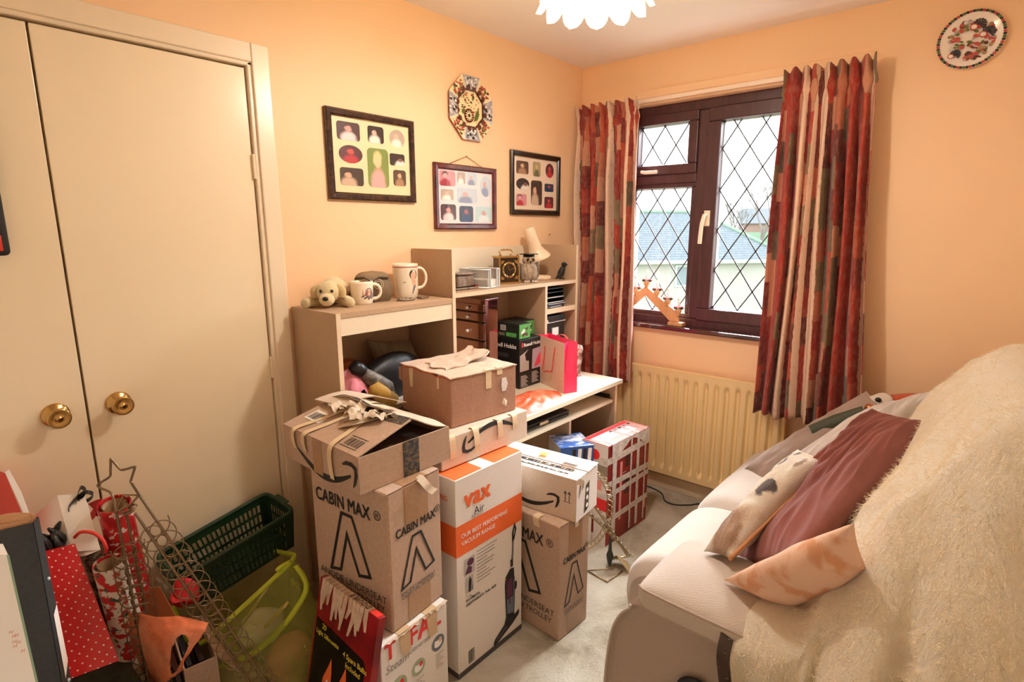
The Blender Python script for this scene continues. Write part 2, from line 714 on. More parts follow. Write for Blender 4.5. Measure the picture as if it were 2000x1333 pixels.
def sash(y0, y1, z0, z1, w, proud, name):
    """y0 > y1; w = width of the sash members."""
    s = MB(M_UPVC)
    a, b = FX0 - proud, FX1
    s.box(a, y1, z0, b, y0, z0 + w)
    s.box(a, y1, z1 - w, b, y0, z1)
    s.box(a, y0 - w, z0 + w, b, y0, z1 - w)
    s.box(a, y1, z0 + w, b, y1 + w, z1 - w)
    o = s.build(name, win, bevel=0.006)
    py0, py1, pz0, pz1 = y0 - w, y1 + w, z0 + w, z1 - w
    g = MB(M_GLASS)
    xg = FX0 + 0.035
    g.poly([(xg, py0 + 0.004, pz0 - 0.004), (xg, py1 - 0.004, pz0 - 0.004), (xg, py1 - 0.004, pz1 + 0.004), (xg, py0 + 0.004, pz1 + 0.004)])
    pane = g.build('glass_pane', o)
    bd = MB(M_BEAD)
    for q in ((py0, py1, pz0, pz0 + 0.010), (py0, py0 - 0.006, pz0, pz1), (py1 + 0.006, py1, pz0, pz1), (py0, py1, pz1 - 0.006, pz1)):
        bd.box(xg + 0.004, q[1], q[2], xg + 0.02, q[0], q[3])
    bd.build('glazing_bead', o)
    ld = MB(M_LEAD)
    pw, ph = 0.137, 0.207
    H, W = pz1 - pz0, py0 - py1
    M = frame((xg - 0.003, py0, pz0), (0, -1, 0), (0, 0, 1))
    for sg in (1, -1):
        k = -12
        while k < 30:
            # line: u/pw + sg*v/ph = k
            pts = []
            for vv in (0, H):
                pts.append((pw * (k * 0.5 * 2 - sg * vv / ph), vv))
            (u0, v0), (u1, v1) = pts
            du = u1 - u0
            t0, t1 = 0.0, 1.0
            for lo, hi in ((0, W),):
                if abs(du) > 1e-9:
                    ta, tb = (lo - u0) / du, (hi - u0) / du
                    t0, t1 = max(t0, min(ta, tb)), min(t1, max(ta, tb))
            if t1 - t0 > 0.02:
                A = (u0 + du * t0, v0 + (v1 - v0) * t0)
                B = (u0 + du * t1, v0 + (v1 - v0) * t1)
                d = Vector((B[0] - A[0], B[1] - A[1])).normalized()
                nx, ny = -d.y * 0.0031, d.x * 0.0031
                ld.prism([(A[0] - nx, A[1] - ny), (B[0] - nx, B[1] - ny), (B[0] + nx, B[1] + ny), (A[0] + nx, A[1] + ny)], 0, 0.002, M=M)
            k += 1
    ld.build('lead_lattice', o)
    return o


cas = sash(-0.742, YR + 0.003, 1.0, 2.098, 0.068, 0.012, 'casement')
vent = sash(YL + 0.003, -0.692, 1.782, 2.098, 0.052, 0.012, 'vent_sash')
fix = sash(YL + 0.002, -0.690, 1.003, 1.738, 0.026, -0.01, 'fixed_light')
M_HAND = mat('white_enamel_handle', 'f0e6d2', rough=0.22)
h = MB(M_HAND)
h.box(0.036, -0.786, 1.505, 0.05, -0.756, 1.585)
h.tube([(0.03, -0.770, 1.565), (0.008, -0.769, 1.56), (-0.006, -0.765, 1.52), (-0.008, -0.762, 1.455), (-0.006, -0.760, 1.415)],
       [0.010, 0.010, 0.010, 0.011, 0.011], n=10)
h.build('handle', cas, bevel=0.002)
h = MB(M_HAND)
h.tube([(0.036, -0.39, 1.80), (0.015, -0.395, 1.80), (0.008, -0.42, 1.795), (0.01, -0.49, 1.795)], 0.009, n=10)
h.build('handle', vent)
M_SILL = mat('dark_varnished_sill', '3a1c1b', rough=0.12, var=(14, '4a2624', 0.3, 0.7), stretch=(1, 0.2, 1), coat=0.5)
s = MB(M_SILL)
s.box(-0.035, WY0 - 0.03, 0.940, 0.065, WY1 + 0.03, 0.964)
sl = s.build('window_sill', None, bevel=0.006)
sl.name = 'trim_2'
struct(sl)

# curtain track: a plain white rail on the wall above the opening
M_RAIL = mat('white_curtain_rail', 'efdcc6', rough=0.4)
rl = MB(M_RAIL)
rl.box(-0.045, -1.475, 2.150, -0.030, -0.01, 2.168)
for yy in (-0.2, -0.8, -1.35):
    rl.box(-0.032, yy - 0.012, 2.153, -0.001, yy + 0.012, 2.168)
tag(rl.build('curtain_rail', bevel=0.002), 'plain cream curtain rail fixed to the wall above the window', 'curtain rail')
rl = MB(M_WALL)
rl.box(-0.022, -1.46, 2.176, 0, -0.02, 2.215)
struct(rl.build('trim_3', bevel=0.004))

# ------------------------------------------------------------------ curtains
def curtain_mat():
    t = NT('patchwork_curtain_cloth')
    uv = t.coord('UV')
    u, v, _ = t.sep(uv)
    # vertical bands of uneven width, each with its own row of patches
    wob = t.math('MULTIPLY', t.noise(t.mapping(uv, (1.2, 0.05, 1)), 3, 2), 0.10)
    rag = t.noise(uv, 26, 4, 0.6)
    us = t.math('ADD', t.math('ADD', u, wob), t.math('MULTIPLY', rag, 0.022))
    band = t.math('FLOOR', t.math('MULTIPLY', us, 19.0))
    wn1 = t.n('TexWhiteNoise', noise_dimensions='1D')
    t.l(band, wn1.inputs['W'])
    rowh = t.math('ADD', t.math('ADD', t.math('MULTIPLY', v, 7.5), t.math('MULTIPLY', wn1.outputs['Value'], 7.0)), t.math('MULTIPLY', rag, 0.22))
    row = t.math('FLOOR', rowh)
    wn2 = t.n('TexWhiteNoise', noise_dimensions='2D')
    t.l(t.comb(band, row, 0.0), wn2.inputs['Vector'])
    pick = wn2.outputs['Value']
    cols = ['9c2318', '8c1e18', 'b4472c', '781c18', 'c4886a', '65573f', 'a83020', 'b4664a', '6a2420', '7d6a4b']
    patch = t.ramp(pick, [(i / len(cols), c) for i, c in enumerate(cols)], 'CONSTANT')
    # some bands run plain cream or plain red from top to bottom
    plain = t.ramp(wn1.outputs['Value'], [(0, 'e3c3a8'), (0.16, 'a52a20'), (0.34, 'b5402a'), (0.5, '000000')], 'CONSTANT')
    isplain = t.math('LESS_THAN', wn1.outputs['Value'], 0.40)
    c = t.mix(isplain, patch, plain)
    mott = t.noise(t.mapping(uv, (14, 6, 1)), 3.5, 6, 0.75)
    c = t.mix(t.ramp(mott, [(0.44, '000000'), (0.66, '8a8a8a')]), c, 'd9ab8c')
    # dark leafy print
    leaf = t.noise(t.mapping(uv, (12, 10, 1)), 2.0, 8, 0.85, 0.6)
    c = t.mix(t.ramp(leaf, [(0.56, '000000'), (0.65, 'b0b0b0')]), c, '45251c')
    t.base(c)
    t.b.inputs['Roughness'].default_value = 0.85
    t.b.inputs['Sheen Weight'].default_value = 0.2
    t.bump(t.noise(t.mapping(uv, (1, 1, 1)), 160, 3), 0.15, 0.003)
    tl = t.n('BsdfTranslucent')
    t.l(c, tl.inputs[0])
    mx = t.n('MixShader')
    mx.inputs[0].default_value = 0.14
    t.l(t.b.outputs[0], mx.inputs[1])
    t.l(tl.outputs[0], mx.inputs[2])
    t.l(mx.outputs[0], t.out.inputs['Surface'])
    return t.m


M_CURT = curtain_mat()
M_LIN = mat('cream_curtain_lining', 'eadfd0', rough=0.9)


def curtain(name, label, yt0, yt1, yb0, yb1, z0, z1, seed, folds, hem):
    rnd = random.Random(seed)
    ph = [0.0]
    for i in range(folds * 2):
        ph.append(ph[-1] + rnd.uniform(0.6, 1.4))
    ph = [p / ph[-1] for p in ph]
    am = [rnd.uniform(0.6, 1.25) for _ in range(folds * 2 + 1)]
    lean = [rnd.uniform(-0.5, 0.5) for _ in range(folds * 2 + 1)]

    def wave(s_):
        for i in range(folds * 2):
            if s_ <= ph[i + 1] or i == folds * 2 - 1:
                t_ = (s_ - ph[i]) / (ph[i + 1] - ph[i])
                a0 = (1 if i % 2 == 0 else -1)
                k = (1 - math.cos(PI * max(0, min(1, t_)))) / 2
                return a0 * am[i] * (1 - k) - a0 * am[i + 1] * k, lean[i] * (1 - k) + lean[i + 1] * k
        return 0, 0

    H = z1 - z0

    def pos(s_, t_):
        z = z1 - H * t_
        d = z1 - z                                     # distance below the heading
        w_, ln = wave(s_)
        yy = (yt0 + (yt1 - yt0) * s_) * (1 - t_) + (yb0 + (yb1 - yb0) * s_) * t_
        if d < 0.035:
            amp = 0.020
        elif d < 0.10:
            amp = 0.020 - 0.011 * smoothstep(0.035, 0.09, d)
        else:
            amp = 0.009 + 0.026 * smoothstep(0.09, 0.45, d)
        amp *= 1 + 0.12 * math.sin(7 * t_ + 9 * s_)
        x = -0.088 - 0.034 * smoothstep(0.5, 1.0, t_) - amp * w_
        yy += ln * 0.016 * smoothstep(0.1, 0.6, d) * abs(w_) + 0.010 * math.sin(5 * t_ + 13 * s_) * t_
        pin = 0.012 * math.exp(-((d - 0.085) / 0.03) ** 2) * math.sin(s_ * folds * 4 * PI)
        yy += pin
        ztop = 0.010 * w_ if d < 0.02 else 0
        return (x - 0.012 * math.exp(-((d) / 0.03) ** 2), yy, z + ztop + hem * t_ * math.sin(s_ * 19))

    L = abs(yb1 - yb0) * 3.0
    c = MB(M_CURT)
    nu, nv = folds * 26, 70
    c.grid(pos, nu, nv, uvs=lambda a, b: (a * L + seed * 1.37, (1 - b) * H + seed))
    root = thing(name, label, 'curtain', (-0.085, (yt0 + yt1) / 2, z0), group=None)
    cl = c.build('curtain_cloth', root, world=True)
    md = cl.modifiers.new('solidify', 'SOLIDIFY')
    md.thickness = 0.003
    for i in range(folds):
        yy = yt0 + (yt1 - yt0) * (i + 0.5) / folds
        hk = MB(M_WHITE)
        hk.tube([(-0.06, yy, z1 - 0.06), (-0.048, yy, z1 - 0.03), (-0.048, yy, z1 + 0.0)], 0.002, n=6)
        hk.build('hook', root, world=True)
    return root


curtain('curtain', 'narrow red patchwork curtain between the wall corner and the wooden candle arch', -0.035, -0.425, -0.075, -0.460, 0.630, 2.162, 3, 7, 0.004)
curtain('curtain', 'red patchwork curtain hanging over the end of the radiator by the sofa', -1.135, -1.485, -1.130, -1.590, 0.605, 2.172, 8, 8, 0.010)

# ------------------------------------------------------------------ radiator
M_RAD = mat('cream_radiator_enamel', 'ebcf98', rough=0.35)
rt = thing('radiator', 'cream ribbed panel radiator on the wall under the window', 'radiator', (-0.03, -0.75, 0.112))
RP = 0.0555


def rad(u_, v_):
    y = -0.20 - u_ * 1.07
    z = 0.118 + v_ * 0.607
    k = 0.5 + 0.5 * math.cos(2 * PI * (y + 0.48) / RP)
    rib = smoothstep(0.45, 0.95, k)
    e = smoothstep(0.0, 0.035, v_ - 0.05) * smoothstep(0.0, 0.03, 0.935 - v_)
    return (-0.048 - 0.018 + 0.018 * rib * e, y, z)


b = MB(M_RAD)
b.grid(rad, 19 * 14, 40, flip=True)
b.box(-0.0475, -1.27, 0.118, -0.035, -0.20, 0.725)
b.build('panel', rt, world=True)
for za, zb in ((0.722, 0.729), (0.112, 0.120)):
    b = MB(M_RAD)
    b.box(-0.066, -1.27, za, -0.03, -0.20, zb)
    b.build('rim', rt, world=True, bevel=0.002)
for ya in (-1.10, -0.40):
    b = MB(M_RAD)
    b.box(-0.04, ya, 0.15, -0.003, ya + 0.04, 0.68)
    b.build('bracket', rt, world=True)

# ------------------------------------------------------------------ outside, colours paled to stand for the bright haze
M_ROOF = mat('grey_roof_tiles', '8f979b', rough=0.9)


def roof_mat():
    t = NT('grey_roof_tiles_in_courses')
    v = t.coord('UV')
    u, w_, _ = t.sep(v)
    fr = t.math('FRACT', t.math('MULTIPLY', w_, 14.0))
    line = t.math('LESS_THAN', fr, 0.16)
    n_ = t.noise(v, 9, 4)
    c = t.ramp(n_, [(0.3, '6f7a80'), (0.7, '87929a')])
    c = t.mix(line, c, '566066')
    t.base(c)
    t.b.inputs['Roughness'].default_value = 0.9
    return t.m


M_ROOF = roof_mat()
M_RENDER = mat('pale_rendered_wall', 'b4b3ac', rough=0.9, var=(0.6, 'bdbab2', 0.35, 0.7))
M_GUT = mat('white_gutter', 'cfd6d8', rough=0.5)
M_BRICK = mat('red_brick_far', '9a7f74', rough=0.9, var=(0.5, 'a5897c', 0.3, 0.7))
M_FARROOF = mat('far_slate_roof', '7c8388', rough=0.9)
M_LAWN = mat('grass_field', '8f9f72', rough=1, var=(0.08, 'a3a98a', 0.3, 0.7))
M_MOSS = mat('mossy_ridge_tile', '8aa68e', rough=0.9)
M_DKGL = mat('hazed_window_glass', '8d9aa0', rough=0.1)  # far window glass, lightened for the haze
M_BARK = mat('bare_bark', '8a8580', rough=1)
GZ = -2.75
o = MB(M_LAWN).box(4, -60, GZ - 0.2, 140, 120, GZ).build('ground')
o['kind'] = 'structure'

bl = thing('bungalow', 'pale rendered bungalow with a grey hipped roof outside the window', 'house', (25, 9, GZ))
e0, e1 = Vector((19.3, 14.0, -0.10)), Vector((28.9, 6.0, -0.10))
dd = (e1 - e0).normalized()
nn = Vector((-dd.y, dd.x, 0))                              # away from the window
if nn.x < 0:
    nn = -nn
W0 = e0 - nn * -0.35
wl = MB(M_RENDER)
a0, a1 = e0 + nn * 0.35 - dd * 2, e1 + nn * 0.35 - dd * 0.35
b0, b1 = a0 + nn * 7, a1 + nn * 7
zz = lambda p, z: (p.x, p.y, z)
wl.hexa([zz(a0, GZ), zz(a1, GZ), zz(b1, GZ), zz(b0, GZ), zz(a0, -0.1), zz(a1, -0.1), zz(b1, -0.1), zz(b0, -0.1)])
wl.build('wall', bl, world=True)
rz = 2.42
r0, r1 = e0 - dd * 2 + nn * 3.9, e1 - dd * 3.6 + nn * 3.9
back0, back1 = e0 - dd * 2 + nn * 7.8, e1 + nn * 7.8
L = (e1 - e0).length + 2
S = 4.6
ro = MB(M_ROOF)
A0 = e0 - dd * 2
ro.add([zz(A0, -0.1), zz(e1, -0.1), zz(r1, rz), zz(r0, rz)], [(0, 1, 2, 3)], uv=[(0, 0), (L, 0), (L - 3.6, 1.6), (0, 1.6)])
ro.add([zz(e1, -0.1), zz(back1, -0.1), zz(r1, rz)], [(0, 1, 2)], uv=[(0, 0), (7.8, 0), (3.9, 1.6)])
ro.add([zz(back1, -0.1), zz(back0, -0.1), zz(r0, rz), zz(r1, rz)], [(0, 1, 2, 3)], uv=[(0, 0), (L, 0), (L, 1.6), (3.6, 1.6)])
ro.build('roof', bl, world=True)
rg = MB(M_MOSS)
rg.tube([zz(r0, rz + 0.03), zz(r1, rz + 0.03)], 0.10, n=6)
rg.tube([zz(r1, rz + 0.03), zz(e1, -0.05)], 0.10, n=6)
rg.build('ridge_tiles', bl, world=True)
gt = MB(M_GUT)
gt.tube([zz(A0 - nn * 0.05, -0.14), zz(e1 - nn * 0.05, -0.14)], 0.09, n=8)
dp = e1 - dd * 0.5 + nn * 0.25
gt.tube([zz(dp, -0.2), zz(dp, GZ)], 0.05, n=6)
gt.build('gutter', bl, world=True)
wp = e0 + (e1 - e0) * 0.485 + nn * 0.33
Mw = frame((wp.x, wp.y, -1.35), dd, (0, 0, 1))
wb = MB(M_GUT)
wb.box(-0.05, -0.05, -0.03, 0.75, 1.05, 0.04, M=Mw)
wq = wb.build('window', bl, world=True)
wb = MB(M_DKGL)
wb.box(0.04, 0.04, 0.03, 0.66, 0.96, 0.05, M=Mw)
wb.build('pane', wq, world=True)
ch = MB(M_BRICK)
cp = e0 + dd * 1.5 + nn * 2.2
ch.box(cp.x - 0.45, cp.y - 0.45, 1.0, cp.x + 0.45, cp.y + 0.45, 3.2)
ch.build('chimney', bl, world=True)
vp = MB(M_FARROOF)
q = e0 + dd * 5.0 + nn * 3.6
vp.tube([zz(q, 2.2), zz(q, 2.85)], 0.09, n=8)
vp.build('flue', bl, world=True)


def far_house(label, x, y, w_, h_, rr, yaw):
    t_ = thing('house', label, 'house', (x, y, GZ), yaw)
    m = MB(M_BRICK).box(-4, -w_ / 2, 0, 4, w_ / 2, h_)
    m.build('wall', t_)
    m = MB(M_FARROOF)
    m.add([(-4.3, -w_ / 2 - .3, h_), (-4.3, w_ / 2 + .3, h_), (0, w_ / 2 + .3, h_ + rr), (0, -w_ / 2 - .3, h_ + rr), (4.3, -w_ / 2 - .3, h_), (4.3, w_ / 2 + .3, h_)],
          [(0, 1, 2, 3), (3, 2, 5, 4), (0, 3, 4), (1, 5, 2)])
    m.build('roof', t_)
    for k in (-0.28, 0.28):
        m = MB(M_GUT).box(-4.05, k * w_ - 0.6, h_ * 0.25, -3.98, k * w_ + 0.6, h_ * 0.25 + 1.1)
        m.build('window', t_)
    return t_


far_house('far brick house with a ridged slate roof behind the bare tree', 72, 20.8, 5.2, 4.9, 1.9, 12)
far_house('far brick house half hidden by the edge of the right curtain', 72, 13.6, 5.5, 4.7, 1.7, -6)
hd = MB(M_MOSS).box(60, 4, GZ, 61, 60, 1.15)
tag(hd.build('hedge'), 'long green hedge line beyond the bungalow roof', 'hedge')


def bare_tree(label, x, y, h_, seed):
    rnd = random.Random(seed)
    m = MB(M_BARK)

    def grow(p, d, ln, r_, lev):
        q_ = p + d * ln
        m.tube([p, (p + q_) / 2 + Vector((rnd.uniform(-.03, .03), rnd.uniform(-.03, .03), 0)) * ln, q_], [r_, r_ * 0.85, r_ * 0.7], n=5, cap=False)
        if lev == 0:
            return
        for _ in range(3 if lev > 1 else 3):
            nd = (d + Vector((rnd.uniform(-.6, .6), rnd.uniform(-.6, .6), rnd.uniform(0, .35)))).normalized()
            grow(p + d * ln * rnd.uniform(0.6, 1.0), nd, ln * rnd.uniform(.55, .75), r_ * 0.6, lev - 1)
    grow(Vector((x, y, GZ)), Vector((0, 0, 1)), h_ * 0.45, 0.16, 4)
    return tag(m.build('bare_tree'), label, 'tree')


bare_tree('tall bare winter tree seen through the casement', 50, 14.3, 9.5, 5)
bare_tree('smaller bare tree beside the window mullion', 52, 17.3, 7.5, 11)


# ------------------------------------------------------------------ desk
def particle_board(name, c1, c2):
    t = NT(name)
    f = t.noise(t.coord(), 420, 3, 0.7)
    g = t.noise(t.coord(), 4, 3, 0.5)
    c = t.ramp(f, [(0.35, c1), (0.65, c2)])
    t.base(t.mix(t.ramp(g, [(0.3, '000000'), (0.8, '303030')]), c, c1))
    t.b.inputs['Roughness'].default_value = 0.5
    return t.m


M_BOARD = particle_board('speckled_brown_laminate', 'a88a6c', 'c2a587')
M_PALE = mat('pale_cream_laminate', 'e6d9c0', rough=0.45, var=(300, 'dccdb1', 0.4, 0.7))
M_EDGE = mat('pale_edge_banding', 'e0c9ab', rough=0.5)
DL, DR = -1.880, -0.398
desk = thing('computer_desk', 'brown laminate computer desk with hutch and raised cabinet along the picture wall', 'desk', (-1.14, -0.28, 0))


def board(name, x0, y0, z0, x1, y1, z1, m=M_BOARD, edge=None):
    """a laminate board; edge = (axis, side) of its pale banded edge."""
    b_ = MB(m)
    b_.box(x0, y0, z0, x1, y1, z1)
    if edge == 'front':
        b_.box(x0, y0 - 0.0012, z0, x1, y0 - 0.0002, z1, M_EDGE)
    return b_.build(name, desk, world=True)


# raised cabinet
TZ = 1.212
board('side_panel', DL, -0.30, 0, DL + 0.017, -0.006, TZ, edge='front')
board('side_panel', -1.346, -0.30, 0, -1.329, -0.006, TZ, edge='front')
board('cabinet_top', DL + 0.017, -0.30, TZ - 0.017, -1.346, -0.006, TZ)
board('front_rail', DL + 0.018, -0.297, 1.133, -1.347, -0.281, TZ - 0.018, M_PALE)
board('inner_shelf', DL + 0.017, -0.285, 0.818, -1.346, -0.016, 0.834)
board('back_panel', DL + 0.017, -0.014, 0, -1.346, -0.006, TZ - 0.017)
# hutch
HZ = 1.409
board('hutch_side', -1.308, -0.26, 0.722, -1.291, -0.006, HZ, edge='front')
board('hutch_side', -0.409, -0.26, 0.722, -0.392, -0.006, HZ, edge='front')
board('hutch_shelf', -1.291, -0.26, 1.209, -0.409, -0.014, 1.227, edge='front')
board('hutch_back', -1.291, -0.014, 1.227, -0.409, -0.006, 1.405, M_PALE)
board('divider', -0.676, -0.26, 0.722, -0.659, -0.014, 1.209, edge='front')
board('small_shelf', -0.659, -0.258, 1.066, -0.409, -0.014, 1.092, edge='front')
board('small_shelf', -0.659, -0.258, 0.872, -0.409, -0.014, 0.889, edge='front')
board('divider_back', -0.99, -0.014, 0.722, -0.659, -0.006, 1.209)
# top and what it stands on
board('desk_top', -1.864, -0.552, 0.703, -0.385, -0.016, 0.722, M_PALE)
board('leg_panel', -0.421, -0.53, 0, -0.403, -0.02, 0.703, edge='front')
board('leg_panel', -0.748, -0.47, 0, -0.732, -0.02, 0.600, edge='front')
board('leg_panel', -1.79, -0.50, 0, -1.774, -0.32, 0.703, edge='front')
board('modesty_panel', -1.31, -0.05, 0.10, -0.421, -0.035, 0.703)
board('keyboard_shelf', -1.30, -0.522, 0.602, -0.430, -0.10, 0.618, M_PALE)
for zx in (-0.4295,):
    rn = MB(M_BLACK).box(zx, -0.50, 0.606, zx + 0.008, -0.12, 0.640)
    rn.build('drawer_runner', desk, world=True)
KP = []

# keyboard lying under the desk top
k = thing('laptop', 'closed black laptop on the pull out shelf under the desk top', 'laptop', (-0.97, -0.40, 0.618), -2)
m = MB(mat('black_laptop_shell', '1b1b1d', rough=0.35))
m.box(-0.175, -0.10, 0.004, 0.175, 0.12, 0.020)
m.build('base', k, bevel=0.006)
m = MB(MATS['black_laptop_shell'])
m.box(-0.176, -0.101, 0.022, 0.176, 0.121, 0.032)
m.build('lid', k, bevel=0.006)
m = MB(M_EDGE).box(-0.045, -0.1035, 0.012, 0.012, -0.1005, 0.024)
m.build('latch', k)['label'] = 'pale latch strip'

# ------------------------------------------------------------------ on the cabinet
M_PLUSH = mat('cream_plush', 'e3cfa0', rough=1, sheen=0.6, bump=(260, 0.7, 0.004), var=(40, 'd4bd8a', 0.4, 0.7))
M_PLUSHD = mat('tan_plush_ears', 'c9ad77', rough=1, sheen=0.5, bump=(260, 0.7, 0.004))
dog = thing('plush_puppy', 'cream plush puppy lying on the cabinet top with black nose', 'soft toy', (-1.795, -0.125, TZ), -42)
m = MB(M_PLUSH)


def blob(m, P, rad_, n=14, mm=None):
    """a smooth tapering limb through points P."""
    k_ = max(8, len(P) * 5)
    pts = catmull([(*p, r_) if False else p for p, r_ in zip(P, rad_)], k_)
    rr = [q.x for q in catmull([(r_, 0, 0) for r_ in rad_], k_)]
    # rounded ends
    pts = [pts[0]] + pts + [pts[-1]]
    rr = [rr[0] * 0.05] + rr + [rr[-1] * 0.05]
    m.tube(pts, rr, mm, n)


blob(m, [(0, 0.03, 0.035), (0, 0.09, 0.050), (0.0, 0.16, 0.046), (0.0, 0.21, 0.034)], [0.030, 0.050, 0.047, 0.026])
m.build('body', dog)
m = MB(M_PLUSH)
m.ball((0, -0.005, 0.056), (0.043, 0.042, 0.040))
m.ball((0, -0.040, 0.032), (0.027, 0.028, 0.024))
hd_ = m.build('head', dog)
for sx in (-1, 1):
    m = MB(M_PLUSHD)
    blob(m, [(0.030 * sx, 0.0, 0.078), (0.046 * sx, -0.006, 0.060), (0.047 * sx, -0.010, 0.034)], [0.010, 0.017, 0.012])
    m.build('ear', hd_)
    m = MB(M_BLACK).ball((0.019 * sx, -0.040, 0.062), 0.0062, n=12, k=8)
    m.build('eye', hd_)
    m = MB(M_PLUSH)
    blob(m, [(0.035 * sx, 0.03, 0.022), (0.066 * sx, 0.0, 0.020), (0.080 * sx, -0.030, 0.017)], [0.018, 0.020, 0.017])
    m.build('front_leg', dog)
    m = MB(M_PLUSH)
    blob(m, [(0.035 * sx, 0.17, 0.025), (0.062 * sx, 0.19, 0.020)], [0.024, 0.018])
    m.build('hind_leg', dog)
m = MB(M_BLACK).ball((0, -0.066, 0.037), (0.011, 0.008, 0.008), n=12, k=8)
m.build('nose', hd_)
m = MB(M_PLUSH)
blob(m, [(0.02, 0.21, 0.035), (0.05, 0.235, 0.05), (0.085, 0.235, 0.055)], [0.012, 0.013, 0.009])
m.build('tail', dog)

M_STONE = mat('carved_brown_stone', '8d765a', rough=0.7, var=(12, '6f5a43', 0.35, 0.75), bump=(60, 0.15, 0.004))
M_STONE2 = mat('pale_carved_line', 'cdbb9f', rough=0.8)
ow = thing('owl_sculpture', 'carved brown stone owl with ringed eyes on the cabinet top', 'ornament', (-1.575, -0.085, TZ), -38)
m = MB(M_STONE)


def owlshape(u_, v_):
    a_ = 2 * PI * u_
    z = 0.112 * v_
    r_ = 0.066 * (0.86 + 0.22 * math.sin(PI * min(1, v_ * 1.1 + 0.05))) * (1 if v_ < 0.80 else math.sqrt(max(0, 1 - ((v_ - 0.80) / 0.20) ** 2)) * 0.96 + 0.04 * (v_ < 0.999))
    c_, s_ = math.cos(a_), math.sin(a_)
    px_ = r_ * 1.12 * math.copysign(abs(c_) ** 0.75, c_)
    py_ = r_ * 0.85 * math.copysign(abs(s_) ** 0.75, s_)
    if s_ < 0 and v_ > 0.55:
        py_ -= 0.008 * smoothstep(0.55, 0.75, v_) * (1 - abs(c_))
    return px_, py_, z + 0.006 * abs(c_) * smoothstep(0.7, 0.95, v_)


m.grid(owlshape, 40, 24, wrapu=True)
m.build('body', ow, weld=True)
for sx in (-1, 1):
    m = MB(M_STONE2)
    Mf = Matrix(((1, 0, 0, 0.026 * sx), (0, 0, -1, -0.0635), (0, 1, 0, 0.070), (0, 0, 0, 1))) @ R('Y', 20 * sx)
    for rr in (0.0185, 0.0115):
        m.tube([(rr * math.cos(i * PI / 12), rr * math.sin(i * PI / 12), 0) for i in range(24)], 0.0016, closed=True, n=6, M=Mf)
    m.ball((0, 0, 0), (0.004, 0.004, 0.003), M=Mf, n=10, k=6)
    m.build('eye', ow)
m = MB(M_STONE)
m.lathe([(0.009, 0), (0.006, -0.012), (0.0, -0.02)], n=8, M=T(0, -0.068, 0.068))
m.build('beak', ow)
m = MB(mat('dark_brow_groove', '4d3d2d', rough=0.9))
m.tube([(-0.062, -0.040, 0.092), (-0.03, -0.062, 0.096), (0, -0.068, 0.078), (0.03, -0.062, 0.096), (0.062, -0.040, 0.092)], 0.004, n=6)
m.build('brow', ow)

M_CHINA = mat('cream_china', 'f3e6cf', rough=0.18, coat=0.3)
M_GOLDRIM = mat('dull_red_rim', 'b5665a', rough=0.4)


def mug(name, label, loc, yaw, r_, h_, hr, hz, hx):
    t_ = thing(name, label, 'mug', loc, yaw)
    m = MB(M_CHINA)
    m.lathe([(0, 0.0), (r_ * 0.86, 0), (r_ * 0.90, 0.004), (r_ * 0.97, h_ * 0.2), (r_, h_ * 0.9), (r_, h_), (r_ - 0.004, h_), (r_ - 0.005, h_ * 0.9), (r_ - 0.006, 0.01), (0, 0.008)], n=44)
    m.build('cup', t_)
    m = MB(M_CHINA)
    pts = [(r_ * 0.96 + hx * math.sin(PI * i / 14) ** 0.8, 0, hz + hr * math.cos(PI * i / 14)) for i in range(15)]
    m.tube(pts, [0.0058 if 1 < i < 13 else 0.007 for i in range(15)], n=10)
    m.build('handle', t_)
    return t_


def wrap(M_, r_, pts):
    pass


def cyl_frame(r_, ang, z):
    """frame on the outside of a cylinder at angle ang (degrees)."""
    a_ = math.radians(ang)
    return frame((r_ * math.cos(a_), r_ * math.sin(a_), z), (-math.sin(a_), math.cos(a_), 0), (0, 0, 1))


class Wrap:
    """collects flat shapes and bends them round a cylinder of radius r."""
    def __init__(s, r_, ang, z):
        s.r, s.a, s.z, s.mb = r_, math.radians(ang), z, MB()

    def build(s, name, parent):
        for i, (x, y, zz_) in enumerate(s.mb.v):
            a_ = s.a + x / s.r
            rr = s.r + 0.0006 + zz_
            s.mb.v[i] = (rr * math.cos(a_), rr * math.sin(a_), s.z + y)
        return s.mb.build(name, parent)


INK = mat('dark_print', '2e2620', rough=0.8)
INK_BLUE = mat('dusty_blue_print', '6b6e8c', rough=0.7)
INK_RED = mat('faded_red_print', 'b4653f', rough=0.7)
INK_OLIVE = mat('olive_print', '77714f', rough=0.7)
INK_BROWN = mat('brown_print', '6a4a3c', rough=0.7)
SKIN = mat('skin_tone_print', 'e0b596', rough=0.7)
INK_GREY = mat('slate_print', '6c7480', rough=0.7)
WHITE_INK = mat('white_print', 'f4f0ea', rough=0.6)

